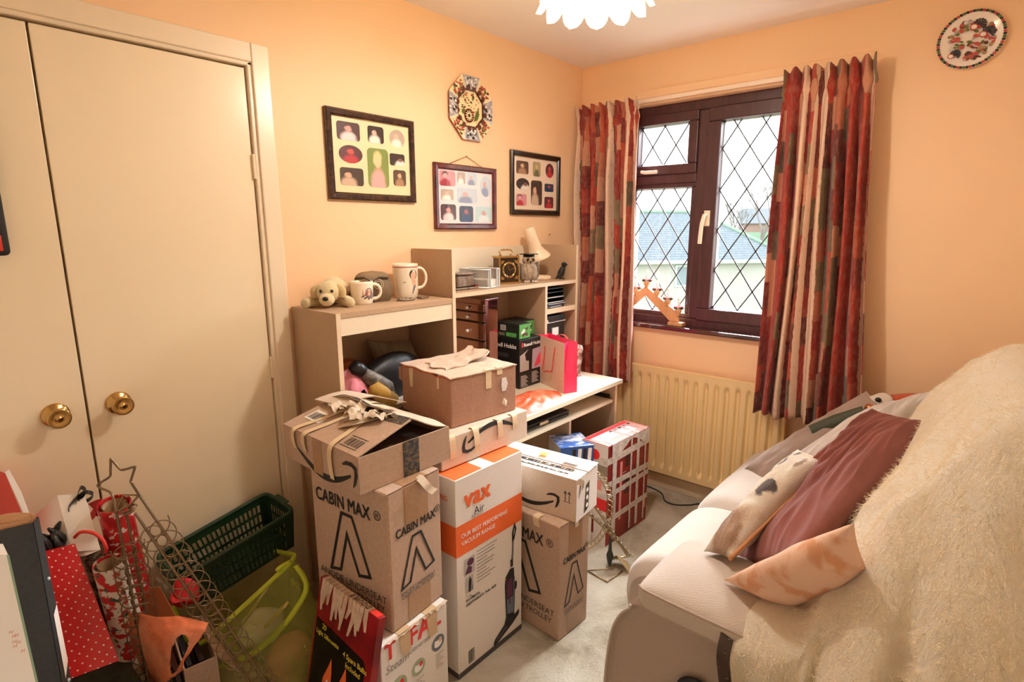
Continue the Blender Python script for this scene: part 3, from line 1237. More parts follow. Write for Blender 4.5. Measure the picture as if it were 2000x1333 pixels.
t_ = mug('mug', 'short white china mug with a coat of arms print beside the plush puppy', (-1.660, -0.135, TZ), -25, 0.0425, 0.086, 0.028, 0.045, 0.030)
wr = Wrap(0.0415, -62, 0)
g = wr.mb
for dx, c_ in ((-0.019, INK_RED), (0.021, INK_BLUE)):
    g.poly([(dx - 0.007, 0.035), (dx + 0.006, 0.032), (dx + 0.007, 0.062), (dx - 0.004, 0.066)], c_)
g.tube([(0.0125 * math.cos(i * PI / 12), 0.044 + 0.017 * math.sin(i * PI / 12), 0.0003) for i in range(24)], 0.0016, INK_BLUE, closed=True, n=5)
g.ellipse(0, 0.043, 0.010, 0.014, INK_RED)
g.ellipse(0.001, 0.046, 0.004, 0.005, SKIN, z=0.0003)
g.poly([(-0.008, 0.066), (0.008, 0.066), (0.010, 0.074), (0.004, 0.069), (0, 0.076), (-0.004, 0.069), (-0.010, 0.074)], INK_BROWN)
for i in range(12):
    x = -0.026 + i * 0.0046
    g.ellipse(x, 0.024 + 0.004 * math.sin(i * 2.1) + abs(i - 5.5) * 0.0012, 0.004, 0.0035, (INK_OLIVE, INK_BLUE, INK_BROWN)[i % 3], z=0.0002, n=8)
wr.build('crest_print', t_)

t_ = mug('mug', 'tall cream china mug with a portrait print beside the hutch', (-1.425, -0.105, TZ), -28, 0.052, 0.140, 0.042, 0.080, 0.036)
wr = Wrap(0.0515, -68, 0)
g = wr.mb
g.ellipse(0.004, 0.098, 0.018, 0.020, INK)
g.ellipse(0.003, 0.093, 0.012, 0.016, SKIN, z=0.0003)
g.poly([(0.000, 0.078), (0.012, 0.080), (0.018, 0.066), (0.014, 0.050), (0.002, 0.056), (-0.004, 0.070)], SKIN, z=0.0004)
g.poly([(0.018, 0.062), (0.013, 0.046), (0.000, 0.020), (-0.004, 0.020), (0.004, 0.050)], INK_GREY, z=0.0005)
g.ellipse(-0.034, 0.068, 0.005, 0.0016, INK_OLIVE, n=8)
wr.build('portrait_print', t_)
m = MB(M_GOLDRIM)
m.lathe([(0.0523, 0.126), (0.0528, 0.1265), (0.0528, 0.130), (0.0523, 0.1305)], n=44)
m.build('rim_band', t_)

M_PEWTER = mat('dull_pewter', 'a79a88', rough=0.35, metal=0.8)
m = MB(M_PEWTER)
m.lathe([(0.0, 0.001), (0.036, 0.001), (0.039, 0.003), (0.040, 0.006), (0.036, 0.007), (0.028, 0.005), (0.020, 0.007), (0.010, 0.006), (0, 0.008)], n=28, M=T(-1.488, -0.182, TZ) @ Matrix.Scale(0.75, 4, (0, 1, 0)))
for i in range(7):
    a_ = i * 2 * PI / 7
    m.ball((-1.488 + 0.026 * math.cos(a_), -0.182 + 0.019 * math.sin(a_), TZ + 0.007), (0.007, 0.005, 0.003), n=8, k=6)
tag(m.build('brooch'), 'flat oval pewter badge lying in front of the tall mug', 'badge')
t_ = thing('keyring', 'small silver keyring tag lying under the tall mug handle', 'keyring', (-1.402, -0.186, TZ), 10)
m = MB(M_PEWTER)
m.box(-0.030, -0.016, 0.002, -0.004, 0.010, 0.010)
m.box(-0.002, -0.010, 0.002, 0.028, 0.014, 0.008)
m.build('fob', t_, bevel=0.002)
m = MB(M_PEWTER)
m.tube([(0.010 + 0.013 * math.cos(i * PI / 10), 0.020 + 0.013 * math.sin(i * PI / 10), 0.004) for i in range(20)], 0.0014, closed=True, n=6)
m.build('ring', t_)

# ------------------------------------------------------------------ on the hutch shelf
SZ = 1.227
M_SILVER = mat('antique_silver', 'b9a99b', rough=0.35, metal=0.6, var=(30, '8f7f74', 0.4, 0.6))
M_REDVEL = mat('dark_red_lining', '7a2f28', rough=0.8)
t_ = thing('trinket_box', 'silver beaded trinket box behind the end of the hutch', 'trinket box', (-1.150, -0.135, SZ), 0)
m = MB(M_SILVER)
m.box(-0.05, -0.045, 0.014, 0.05, 0.045, 0.062)
m.build('body', t_, bevel=0.004)
for zb, ln in ((0.006, 0.062), (0.070, 0.056)):
    m = MB(M_SILVER)
    m.box(-ln, -ln + 0.008, zb - 0.005, ln, ln - 0.008, zb + 0.003)
    for i in range(13):
        x = -ln + 2 * ln * i / 12
        m.ball((x, -ln + 0.008, zb), 0.0052, n=8, k=6)
        m.ball((-ln, (-ln + 0.008) + 2 * (ln - 0.008) * i / 12, zb), 0.0052, n=8, k=6)
    m.build('beaded_edge', t_)
m = MB(M_REDVEL).box(0.052, -0.05, 0.0, 0.075, -0.02, 0.018)
m.build('foot', t_, bevel=0.002)

M_MESH = NT('grey_wire_mesh')
_mesh = M_MESH
v_ = _mesh.mapping(_mesh.coord('Object'), (1, 1, 1))
x_, y_, z_ = _mesh.sep(v_)
gx = _mesh.math('GREATER_THAN', _mesh.math('FRACT', _mesh.math('MULTIPLY', _mesh.math('ADD', x_, y_), 260.0)), 0.40)
gz = _mesh.math('GREATER_THAN', _mesh.math('FRACT', _mesh.math('MULTIPLY', z_, 260.0)), 0.40)
_mesh.l(_mesh.math('SUBTRACT', 1.0, _mesh.math('MULTIPLY', gx, gz)), _mesh.b.inputs['Alpha'])
_mesh.base('b9b7b4')
_mesh.b.inputs['Metallic'].default_value = 0.6
_mesh.b.inputs['Roughness'].default_value = 0.4
M_MESH = _mesh.m
M_STEEL = mat('painted_silver_rim', 'd7dadb', rough=0.35, metal=0.3)
t_ = thing('memo_holder', 'silver wire mesh memo cube on the hutch shelf', 'memo holder', (-1.065, -0.235, SZ), 14)
w_, d_, h_ = 0.105, 0.150, 0.085
m = MB(M_MESH)
for q in ([(0, d_, 0), (0, 0, 0), (0, 0, h_), (0, d_, h_)], [(w_, d_, 0), (w_, 0, 0), (w_, 0, h_), (w_, d_, h_)], [(0, d_, 0), (w_, d_, 0), (w_, d_, h_), (0, d_, h_)], [(0, 0, 0), (w_ * .15, 0, 0), (w_ * .15, 0, h_), (0, 0, h_)]):
    m.add(q, [(0, 1, 2, 3)])
m.build('mesh_side', t_)
m = MB(M_STEEL)
m.tube([(0.02, 0, h_), (0, 0, h_), (0, d_, h_), (w_, d_, h_), (w_, 0, h_), (w_ - .02, 0, h_)], 0.004, n=6)
m.tube([(0.02, 0, h_), (0.02, 0, 0.004)], 0.004, n=6)
m.tube([(w_ - 0.02, 0, h_), (w_ - 0.02, 0, 0.004)], 0.004, n=6)
m.tube([(0, 0, 0.004), (w_, 0, 0.004), (w_, d_, 0.004), (0, d_, 0.004)], 0.004, n=6, closed=True)
m.tube([(w_, 0, 0.004), (w_, 0, h_)], 0.004, n=6)
m.build('rim', t_)
m = MB(mat('white_paper', 'f0e9dc', rough=0.8)).box(0.012, 0.01, 0.004, w_ - 0.012, d_ - 0.012, 0.038)
tag(m.build('notepaper'), 'block of white notepaper inside the wire mesh memo cube', 'paper')
bpy.data.objects['notepaper'].matrix_world = Matrix.Translation((-1.065, -0.235, SZ)) @ R('Z', 14)

M_WOOD = mat('dark_clock_wood', '5b3a22', rough=0.35)
M_BRONZE = mat('dark_bronze_dial', '3a2a1c', rough=0.35, metal=0.4)
t_ = thing('carriage_clock', 'small brass carriage clock with dark square dial on the hutch shelf', 'clock', (-0.815, -0.120, SZ), -18)
m = MB(M_BRASS)
m.box(-0.058, -0.040, 0, 0.058, 0.040, 0.010)
m.box(-0.056, -0.038, 0.126, 0.056, 0.038, 0.136)
m.build('plinth', t_, bevel=0.002)
m = MB(M_WOOD).box(-0.052, -0.030, 0.010, 0.052, 0.032, 0.126)
m.build('case', t_)
m = MB(M_BRONZE).box(-0.047, -0.034, 0.014, 0.047, -0.030, 0.122)
dl = m.build('dial', t_)
Mf = frame((0, -0.0345, 0.068), (1, 0, 0), (0, 0, 1))
m = MB(M_BRASS)
ring = [(0.030, 0), (0.030, 0.0015), (0.040, 0.0015), (0.040, 0)]
m.lathe(ring, n=40, M=Mf)
for sx in (-1, 1):
    for sy in (-1, 1):
        m.poly([(0.046 * sx, 0.046 * sy), (0.046 * sx, 0.028 * sy), (0.034 * sx, 0.034 * sy), (0.028 * sx, 0.046 * sy)], M=Mf, z=0.001)
m.build('chapter_ring', dl)
m = MB(M_BLACK)
for i in range(12):
    a_ = i * PI / 6
    m.box(-0.0012, 0.0315, 0.0016, 0.0012, 0.0385, 0.0018, M=Mf @ R('Z', math.degrees(a_)))
m.build('hour_marks', dl)
m = MB(M_BRASS)
m.stroke([(0, 0), (-0.010, 0.022)], 0.002, M=Mf @ T(0, 0, 0.002))
m.stroke([(0, 0), (0.026, 0.010)], 0.0015, M=Mf @ T(0, 0, 0.002))
m.build('hands', dl)
m = MB(M_BRASS)
m.tube(catmull([(-0.026, 0, 0.136), (-0.030, 0, 0.148), (-0.036, 0, 0.152), (-0.032, 0, 0.162), (-0.012, 0, 0.165), (0.012, 0, 0.165), (0.032, 0, 0.162), (0.036, 0, 0.152), (0.030, 0, 0.148), (0.026, 0, 0.136)], 40), 0.0032, n=8)
for i in range(5):
    m.ball((-0.012 + i * 0.006, 0, 0.1655), 0.0048, n=8, k=6)
m.build('handle', t_)
for sx in (-1, 1):
    m = MB(M_BRASS)
    m.tube([(0.055 * sx, -0.036, 0.010), (0.055 * sx, -0.036, 0.126)], 0.004, n=10)
    m.ball((0.050 * sx, -0.03, 0.140), 0.005, n=10, k=8)
    m.build('column', t_)

M_FEATH = mat('grey_feathered_china', 'b39c84', rough=0.7, var=(70, '7c6a59', 0.4, 0.62), bump=(90, 0.6, 0.006), stretch=(1, 1, 0.5))
M_FEATHD = mat('dark_owl_wing', '6d6058', rough=0.7, var=(60, '4d443e', 0.4, 0.6), bump=(80, 0.5, 0.005))
t_ = thing('owl_figurine', 'grey owl figurine wearing a black mortarboard on the hutch shelf', 'ornament', (-0.690, -0.165, SZ), -35)
m = MB(M_FEATH)
m.lathe([(0, 0.006), (0.036, 0.006), (0.045, 0.02), (0.048, 0.045), (0.044, 0.072), (0.034, 0.092), (0.026, 0.098)], n=30, M=Matrix.Scale(0.86, 4, (0, 1, 0)))
m.build('body', t_)
m = MB(mat('pale_owl_face', 'c2ab94', rough=0.7, var=(60, 'a08c78', 0.4, 0.6), bump=(90, 0.4, 0.004)))
m.ball((0, -0.003, 0.110), (0.034, 0.031, 0.029), n=24, k=14)
hd_ = m.build('head', t_)
for sx in (-1, 1):
    m = MB(M_FEATHD)
    m.ball((0.043 * sx, 0.006, 0.055), (0.012, 0.026, 0.042), n=14, k=10)
    m.build('wing', t_)
    m = MB(M_BRONZE).ball((0.012 * sx, -0.030, 0.114), (0.0085, 0.004, 0.0085), n=12, k=8)
    m.build('eye', hd_)
    m = MB(M_BRASS).tube([(0.012 * sx + 0.0095 * math.cos(i * PI / 8), -0.033, 0.114 + 0.0095 * math.sin(i * PI / 8)) for i in range(16)], 0.0012, closed=True, n=6)
    m.build('spectacle_rim', hd_)
    m = MB(mat('pale_claw', 'd8c7b2', rough=0.5))
    for i in range(3):
        m.ball((0.020 * sx + (i - 1) * 0.010, -0.040, 0.006), (0.0055, 0.010, 0.006), n=10, k=6)
    m.build('foot', t_)
m = MB(M_BRONZE).lathe([(0.005, 0), (0.003, -0.010), (0, -0.013)], n=8, M=T(0, -0.036, 0.108))
m.build('beak', hd_)
m = MB(M_BLACK)
m.lathe([(0.029, 0.124), (0.028, 0.140), (0, 0.141)], n=24)
m.box(-0.034, -0.034, 0.139, 0.034, 0.034, 0.143, M=R('Z', 30))
m.build('mortarboard', t_)

M_LAMPS = mat('cream_lamp_enamel', 'e8cfae', rough=0.3)
t_ = thing('desk_lamp', 'cream desk lamp with a bell shade behind the owl with the mortarboard', 'lamp', (-0.520, -0.095, SZ))
m = MB(M_LAMPS)
m.lathe([(0, 0), (0.066, 0), (0.068, 0.006), (0.066, 0.016), (0.055, 0.022), (0.0, 0.024)], n=36)
m.build('base', t_)
m = MB(M_BLACK)
m.tube(catmull([(-0.02, 0.0, 0.02), (-0.028, 0.005, 0.07), (-0.030, 0.01, 0.12), (-0.06, 0.015, 0.18)], 20), 0.006, n=10)
m.build('stem', t_)
m = MB(M_LAMPS)
Ml = T(-0.025, -0.02, 0.112) @ R('Y', -20) @ R('X', -8)
m.lathe([(0.066, 0.0), (0.067, 0.006), (0.060, 0.018), (0.045, 0.036), (0.035, 0.060), (0.032, 0.10), (0.031, 0.165), (0.026, 0.172), (0, 0.173)], n=36, M=Ml)
m.build('shade', t_, solid=0.0015)
m = MB(M_BLACK)
m.tube(catmull([(0.035, 0.06, 0.19), (0.055, 0.05, 0.215), (0.045, 0.03, 0.17), (0.015, 0.02, 0.09), (-0.0, 0.01, 0.03)], 30), 0.003, n=6)
m.build('cord', t_)

m = MB(mat('matt_black_resin', '1a1817', rough=0.6))
bb = [(-0.445, -0.195, SZ)]
blob(m, [(0.018, 0, 0.012), (0.006, 0, 0.035), (-0.006, 0, 0.062)], [0.010, 0.017, 0.013])
blob(m, [(0.02, 0, 0.02), (0.03, 0, 0.008), (0.034, 0, 0.002)], [0.007, 0.006, 0.003])
m.ball((-0.010, 0, 0.078), (0.014, 0.012, 0.013))
m.lathe([(0.005, 0), (0.0, 0.012)], n=8, M=T(-0.022, 0, 0.078) @ R('Y', -90))
m.lathe([(0.018, 0), (0.018, 0.004), (0, 0.005)], n=16, M=T(0.0, 0, 0))
o = tag(m.build('bird_figurine'), 'small black bird figurine at the window end of the hutch shelf', 'ornament')
o.location = (-0.438, -0.190, SZ)
o.rotation_euler = (0, 0, math.radians(150))

# ------------------------------------------------------------------ in the hutch compartments
M_CASE = mat('black_storage_board', '1f1d1c', rough=0.45)
M_CASEL = mat('pale_spine_line', 'cfcac4', rough=0.5)
for i in range(4):
    z0 = 1.092 + 0.052 + i * 0.012
    pass
t_ = thing('letter_tray', 'black desk tray of slots on the upper small shelf of the hutch', 'desk tray', (-0.650, -0.25, 1.092))
m = MB(M_CASE)
m.box(0, 0.0, 0.052, 0.150, 0.20, 0.058)
m.box(0, 0.0, 0.078, 0.150, 0.20, 0.083)
m.box(0, 0.0, 0.098, 0.150, 0.20, 0.103)
m.box(0.145, 0.0, 0.0, 0.150, 0.20, 0.103)
m.box(0, 0.19, 0.0, 0.150, 0.20, 0.103)
m.box(0, 0.0, 0.0, 0.004, 0.20, 0.103)
m.build('body', t_)
m = MB(M_CASEL).box(0.004, -0.001, 0.028, 0.145, 0.0, 0.032)
m.box(0.004, -0.001, 0.0525, 0.145, 0.0, 0.057)
m.build('edge_strip', t_)
M_DVD = mat('dark_blue_case', '3b4356', rough=0.25)
for i in range(2):
    m = MB(M_DVD).box(-0.07, -0.065, 0, 0.07, 0.065, 0.013)
    m.box(-0.0705, -0.0655, 0.005, 0.0705, 0.0655, 0.008, M_CASEL)
    o = m.build('disc_case')
    tag(o, ('lower blue disc case of the pair on the small hutch shelf', 'upper blue disc case of the pair on the small hutch shelf')[i], 'disc case', 'disc cases on the hutch shelf')
    o.location = (-0.565 + 0.006 * i, -0.185, 1.0925 + 0.0135 * i)
    o.rotation_euler = (0, 0, math.radians(6 - 8 * i))
t_ = thing('storage_box', 'black lidded storage box with a white label card in the hutch', 'box', (-0.652, -0.245, 0.889))
m = MB(M_CASE).box(0, 0, 0, 0.165, 0.20, 0.125)
m.build('body', t_, bevel=0.002)
m = MB(M_CASE).box(-0.004, -0.004, 0.126, 0.169, 0.204, 0.160)
m.build('lid', t_, bevel=0.002)
m = MB(M_STEEL)
m.box(0.055, -0.0025, 0.055, 0.112, 0.0, 0.098)
m.build('card_frame', t_)
m = MB(M_WHITE)
m.box(0.060, -0.0032, 0.060, 0.107, -0.0024, 0.093)
m.build('label_card', t_)
m = MB(M_STEEL).poly([(0, 0.126), (0.03, 0.126), (0.0, 0.160)], M=f_front(0, 0, 0) @ T(0, 0, 0.0042))
m.box(-0.0045, -0.0045, 0.126, 0.1695, -0.004, 0.130)
m.build('lid_corner', t_)

M_MIRR = mat('mirrored_glass', 'b7a3a4', rough=0.04, metal=1)
t_ = thing('mirrored_drawer_chest', 'small mirrored jewellery chest of drawers under the hutch shelf', 'jewellery chest', (-1.085, -0.235, 0.722), 0)
W_, D_, H_ = 0.085, 0.205, 0.452
m = MB(M_MIRR).box(0.002, 0.002, 0, W_, D_ - 0.002, H_)
m.build('carcass', t_, bevel=0.002)
M_STRIP = mat('dark_mirror_edge', '3a2f2c', rough=0.2, metal=0.5)
zs = [0.0, 0.085, 0.175, 0.265, 0.350, 0.395, 0.437]
for i in range(6):
    m = MB(M_MIRR)
    m.box(-0.006, 0.004, zs[i] + 0.006, 0.002, D_ - 0.004, zs[i + 1] - 0.003)
    dr = m.build('drawer', t_, bevel=0.0015)
    m = MB(M_STRIP).box(-0.004, 0.002, zs[i] - 0.001, 0.001, D_ - 0.002, zs[i] + 0.005)
    m.build('gap_strip', t_)
    m = MB(mat('cut_glass_knob', 'f3efe8', rough=0.05, coat=0.6))
    m.ball((-0.015, D_ * 0.5, (zs[i] + zs[i + 1]) / 2), (0.008, 0.011, 0.008), n=8, k=5)
    m.build('knob', dr)
m = MB(M_MIRR).box(-0.004, -0.003, H_, W_ + 0.003, D_ + 0.003, H_ + 0.008)
m.build('top', t_, bevel=0.002)

GREEN = mat('leafy_green_print', '63b45c', rough=0.5, var=(70, '3d8f45', 0.4, 0.7))
CARD_BLACK = mat('black_printed_card', '191a19', rough=0.4)
CARD_BLACK2 = mat('dark_green_black_card', '22281f', rough=0.4)
BAR = mat('barcode_white', 'ece6dc', rough=0.6)


def barcode(m, x, y, w_, h_, M, seed=1, ink=None, paper=None, z=0.0):
    rnd = random.Random(seed)
    if paper:
        m.poly([(x - w_ * .08, y - h_ * .1), (x + w_ * 1.08, y - h_ * .1), (x + w_ * 1.08, y + h_ * 1.1), (x - w_ * .08, y + h_ * 1.1)], paper, M, z)
    p = x
    while p < x + w_ * 0.97:
        b_ = rnd.choice((1, 1, 2, 3)) * w_ / 60
        m.poly([(p, y), (p + b_, y), (p + b_, y + h_), (p, y + h_)], ink or INK, M, z + 0.0003)
        p += b_ + rnd.choice((1, 1, 2)) * w_ / 50


RHX, RHY = -0.878, -0.262
t_ = thing('kitchen_appliance_box', 'black kitchen appliance box with white lettering standing on the desk', 'box', (RHX, RHY, 0.722), 0)
w_, d_, h_ = 0.165, 0.20, 0.243
m = MB(CARD_BLACK).box(0, 0, 0, w_, d_, h_)
m.build('carton', t_, bevel=0.002)
m = MB(WHITE_INK)
Mf, Ml = f_front(w_, d_, h_), f_left(w_, d_, h_)
m.text('Russell Hobbs', 0.024, WHITE_INK, Mf @ T(0.034, h_ - 0.036, 0), bold=0.02)
m.ellipse(0.022, h_ - 0.027, 0.007, 0.013, mat('red_print', 'c8322a', rough=0.5), Mf)
m.build('lettering', t_)
m = MB(WHITE_INK)
m.text('Russell Hobbs', 0.030, WHITE_INK, Ml @ T(0.012, h_ - 0.045, 0), bold=0.02)
m.build('lettering', t_)
m = MB(WHITE_INK)
m.poly([(0.003, 0.085), (0.072, 0.085), (0.072, 0.19), (0.003, 0.165)], mat('pale_picture_print', 'b9b2ac', rough=0.5), Mf)
m.poly([(0.040, 0.17), (0.078, 0.195), (0.078, 0.13), (0.05, 0.135)], CARD_BLACK, Mf, 0.0003)
m.poly([(0.095, 0.085), (0.163, 0.085), (0.163, 0.19), (0.10, 0.185)], mat('lilac_picture_print', 'b7a7b8', rough=0.5), Mf)
m.poly([(0.115, 0.09), (0.163, 0.105), (0.163, 0.165), (0.14, 0.14), (0.12, 0.11)], mat('hot_pink_print', 'e0485f', rough=0.5), Mf, 0.0003)
for i in range(9):
    ww = 0.04 + 0.022 * ((i * 7) % 3) / 3
    m.poly([(0.01, 0.062 - i * 0.0065), (0.01 + ww, 0.062 - i * 0.0065), (0.01 + ww, 0.0595 - i * 0.0065), (0.01, 0.0595 - i * 0.0065)], WHITE_INK if i % 3 == 0 else BAR, Mf)
    m.poly([(0.095, 0.070 - i * 0.0065), (0.095 + ww, 0.070 - i * 0.0065), (0.095 + ww, 0.0675 - i * 0.0065), (0.095, 0.0675 - i * 0.0065)], BAR, Mf)
m.build('picture_print', t_)
m = MB()
m.poly([(0.06, 0.15), (0.13, 0.15), (0.13, 0.17), (0.06, 0.17)], mat('dim_grey_print', '3a3a3a', rough=0.6), Ml)
m.text('HB', 0.014, WHITE_INK, Ml @ T(0.012, 0.15, 0))
m.build('picture_print', t_)
for i, (bx, lab) in enumerate(((-0.878, 'front one of two small black and green boxes on the appliance box'), (-0.783, 'rear one of two small black and green boxes on the appliance box'))):
    t_ = thing('small_carton', lab, 'box', (bx, RHY + 0.004 if i == 0 else RHY + 0.055, 0.722 + 0.243 + 0.002), 0, 'small black and green boxes on the desk')
    ww = 0.088
    m = MB(CARD_BLACK2).box(0, 0, 0, ww, 0.165 if i == 0 else 0.13, 0.075)
    m.build('carton', t_, bevel=0.0015)
    m = MB(GREEN)
    Mf, Ml = f_front(0, 0, 0), f_left(0, 0.165, 0)
    m.poly([(0.004, 0.003), (ww - 0.003, 0.003), (ww - 0.003, 0.072), (0.004, 0.072)], GREEN, Mf)
    rnd = random.Random(i + 4)
    for q in range(9):
        m.ellipse(0.044 + rnd.uniform(-.02, .02), 0.036 + rnd.uniform(-.02, .02), rnd.uniform(.006, .011), rnd.uniform(.004, .009), (INK_BROWN, WHITE_INK, INK_BROWN, mat('maroon_print', '5d2a2c', rough=0.5))[q % 4], Mf, n=10, z=0.0003 + q * 0.0001)
    if i == 0:
        barcode(m, 0.050, 0.040, 0.030, 0.022, Ml, 3, INK, BAR)
        m.poly([(0.035, 0.012), (0.075, 0.012), (0.075, 0.026), (0.035, 0.026)], mat('olive_grey_print', '7d7a62', rough=0.6), Ml)
        m.poly([(0.085, 0.010), (0.15, 0.010), (0.15, 0.030), (0.085, 0.030)], GREEN, Ml)
        m.poly([(0.008, 0.012), (0.024, 0.012), (0.024, 0.026), (0.008, 0.026)], INK_BLUE, Ml)
    m.build('label_print', t_)

# gift bag on the desk
M_BAGP = mat('blush_pink_gift_paper', 'e3c1ab', rough=0.5)
M_BAGH = mat('hot_pink_gift_paper', 'f03a68', rough=0.45)
M_RIB = mat('coral_ribbon', 'e2564c', rough=0.4)
t_ = thing('gift_bag', 'blush and hot pink gift bag with coral ribbon handles on the desk', 'gift bag', (-0.801, -0.472, 0.7222), -22.5)
gw, gd, gh = 0.075, 0.265, 0.245
m = MB(M_BAGP)
m.add([(0, 0, 0), (0, gd, 0), (0, gd, gh), (0, 0, gh)], [(0, 3, 2, 1)], M_BAGP)
m.add([(gw, 0, 0), (gw, gd, 0), (gw - .004, gd, gh), (gw - .004, 0, gh)], [(0, 1, 2, 3)], M_BAGH)
m.add([(0, 0, 0), (gw, 0, 0), (gw / 2, 0.002, 0.05), (gw / 2, 0.028, gh), (0, 0, gh), (gw - .004, 0, gh)], [(0, 1, 2), (0, 2, 3, 4), (2, 1, 5, 3)], M_BAGH)
m.add([(0, gd, 0), (gw, gd, 0), (gw / 2, gd - .03, gh), (0, gd, gh), (gw - .004, gd, gh)], [(0, 3, 2), (0, 2, 1), (1, 2, 4)], M_BAGH)
m.add([(0, 0, 0.001), (gw, 0, 0.001), (gw, gd, 0.001), (0, gd, 0.001)], [(0, 1, 2, 3)], M_BAGH)
m.build('paper_bag', t_, solid=-0.001)
m = MB(mat('rose_gold_speck', 'a8604a', rough=0.3, metal=0.5))
rnd = random.Random(2)
for i in range(90):
    q = rnd.random() ** 2.2
    m.ellipse(rnd.uniform(0.005, gd - 0.005), 0.004 + q * (gh - 0.02), *(2 * [rnd.uniform(0.0008, 0.0022)]), None, frame((-0.0012, gd, 0), (0, -1, 0), (0, 0, 1)), n=7)
m.build('speckle_print', t_)
for sx, ph in ((-0.003, 0),):
    m = MB(M_RIB)
    pts = catmull([(sx, 0.175, gh - 0.045), (sx - 0.003, 0.178, gh - 0.10), (sx - .004, 0.19, gh - 0.16), (sx - .006, 0.18, gh - 0.175), (sx - .006, 0.14, gh - 0.165), (sx - .005, 0.10, gh - 0.155), (sx - .004, 0.09, gh - 0.10), (sx, 0.08, gh - 0.035)], 40)
    m.ribbon(pts, 0.009, side=(0, 0.75, 0.65))
    m.build('handle', t_, solid=-0.0008)
m = MB(M_RIB)
m.ribbon(catmull([(gw - 0.001, 0.17, gh), (gw - .004, 0.15, gh + 0.012), (gw - .004, 0.11, gh + 0.012), (gw - .001, 0.09, gh)], 20), 0.009, side=(1, 0, 0.2))
m.build('handle', t_, solid=-0.0008)

# orange plastic bag lying on the desk
M_ORBAG = mat('orange_film_bag', 'e8562c', rough=0.42, var=(14, 'ee9a78', 0.50, 0.74), bump=(28, 0.35, 0.008), trans=0.0)
pts0 = [(-1.20, -0.49), (-1.06, -0.515), (-0.93, -0.505), (-0.835, -0.49), (-0.78, -0.465), (-0.90, -0.36), (-1.00, -0.30), (-1.12, -0.30), (-1.22, -0.36)]
m = MB(M_ORBAG)


def orbag(u_, v_):
    a_ = 2 * PI * u_
    cx_, cy_ = -1.02, -0.43
    rx_ = 0.215 * (1 + 0.06 * math.sin(3 * a_ + 1) + 0.03 * math.sin(7 * a_))
    ry_ = 0.105 * (1 + 0.08 * math.sin(2 * a_) + 0.04 * math.sin(5 * a_ + 2))
    k_ = 1 - v_
    x = cx_ + rx_ * k_ * math.cos(a_)
    y = cy_ + ry_ * k_ * math.sin(a_) - 0.01
    z = 0.7235 + 0.034 * (1 - k_ ** 2.6) + 0.009 * noise.noise(Vector((x * 22, y * 30, 1))) * (1 - k_ ** 4) + 0.010 * (abs(math.sin(a_ * 4 + 5 * k_)) - 0.5) * k_ * v_ * 2
    return x, y, max(z, 0.7228)


m.grid(orbag, 72, 18, wrapu=True)
o = tag(m.build('plastic_bag'), 'crumpled orange plastic bag lying flat on the desk top', 'plastic bag')
m = MB(mat('white_desk_sheet', 'ece9e2', rough=0.6)).box(-0.60, -0.46, 0.7222, -0.46, -0.28, 0.7232)
tag(m.build('sheet_of_paper'), 'thin white sheet of paper on the desk by the window end', 'paper')
M_FIG = mat('glossy_mottled_glaze', '8a6a5a', rough=0.12, var=(25, 'd8d2cc', 0.45, 0.6), coat=0.6)
m = MB(M_FIG)
m.lathe([(0, 0), (0.024, 0), (0.026, 0.006), (0.018, 0.014), (0.016, 0.05), (0.022, 0.085), (0.024, 0.10), (0.018, 0.118), (0.024, 0.132), (0.027, 0.148), (0.022, 0.165), (0, 0.172)], n=24)
o = tag(m.build('glazed_figurine'), 'small glossy mottled figurine standing behind the pink gift bag', 'ornament')
o.location = (-0.475, -0.330, 0.722)

# ------------------------------------------------------------------ inside the raised cabinet
M_GREYC = mat('grey_green_cushion_cloth', '8a7c66', rough=0.95, bump=(300, 0.3, 0.003), var=(8, '786a56', 0.4, 0.7))
M_PINK = mat('pink_cloth', 'ef9aa8', rough=0.8, var=(9, 'd97f96', 0.4, 0.7), bump=(18, 0.5, 0.02))


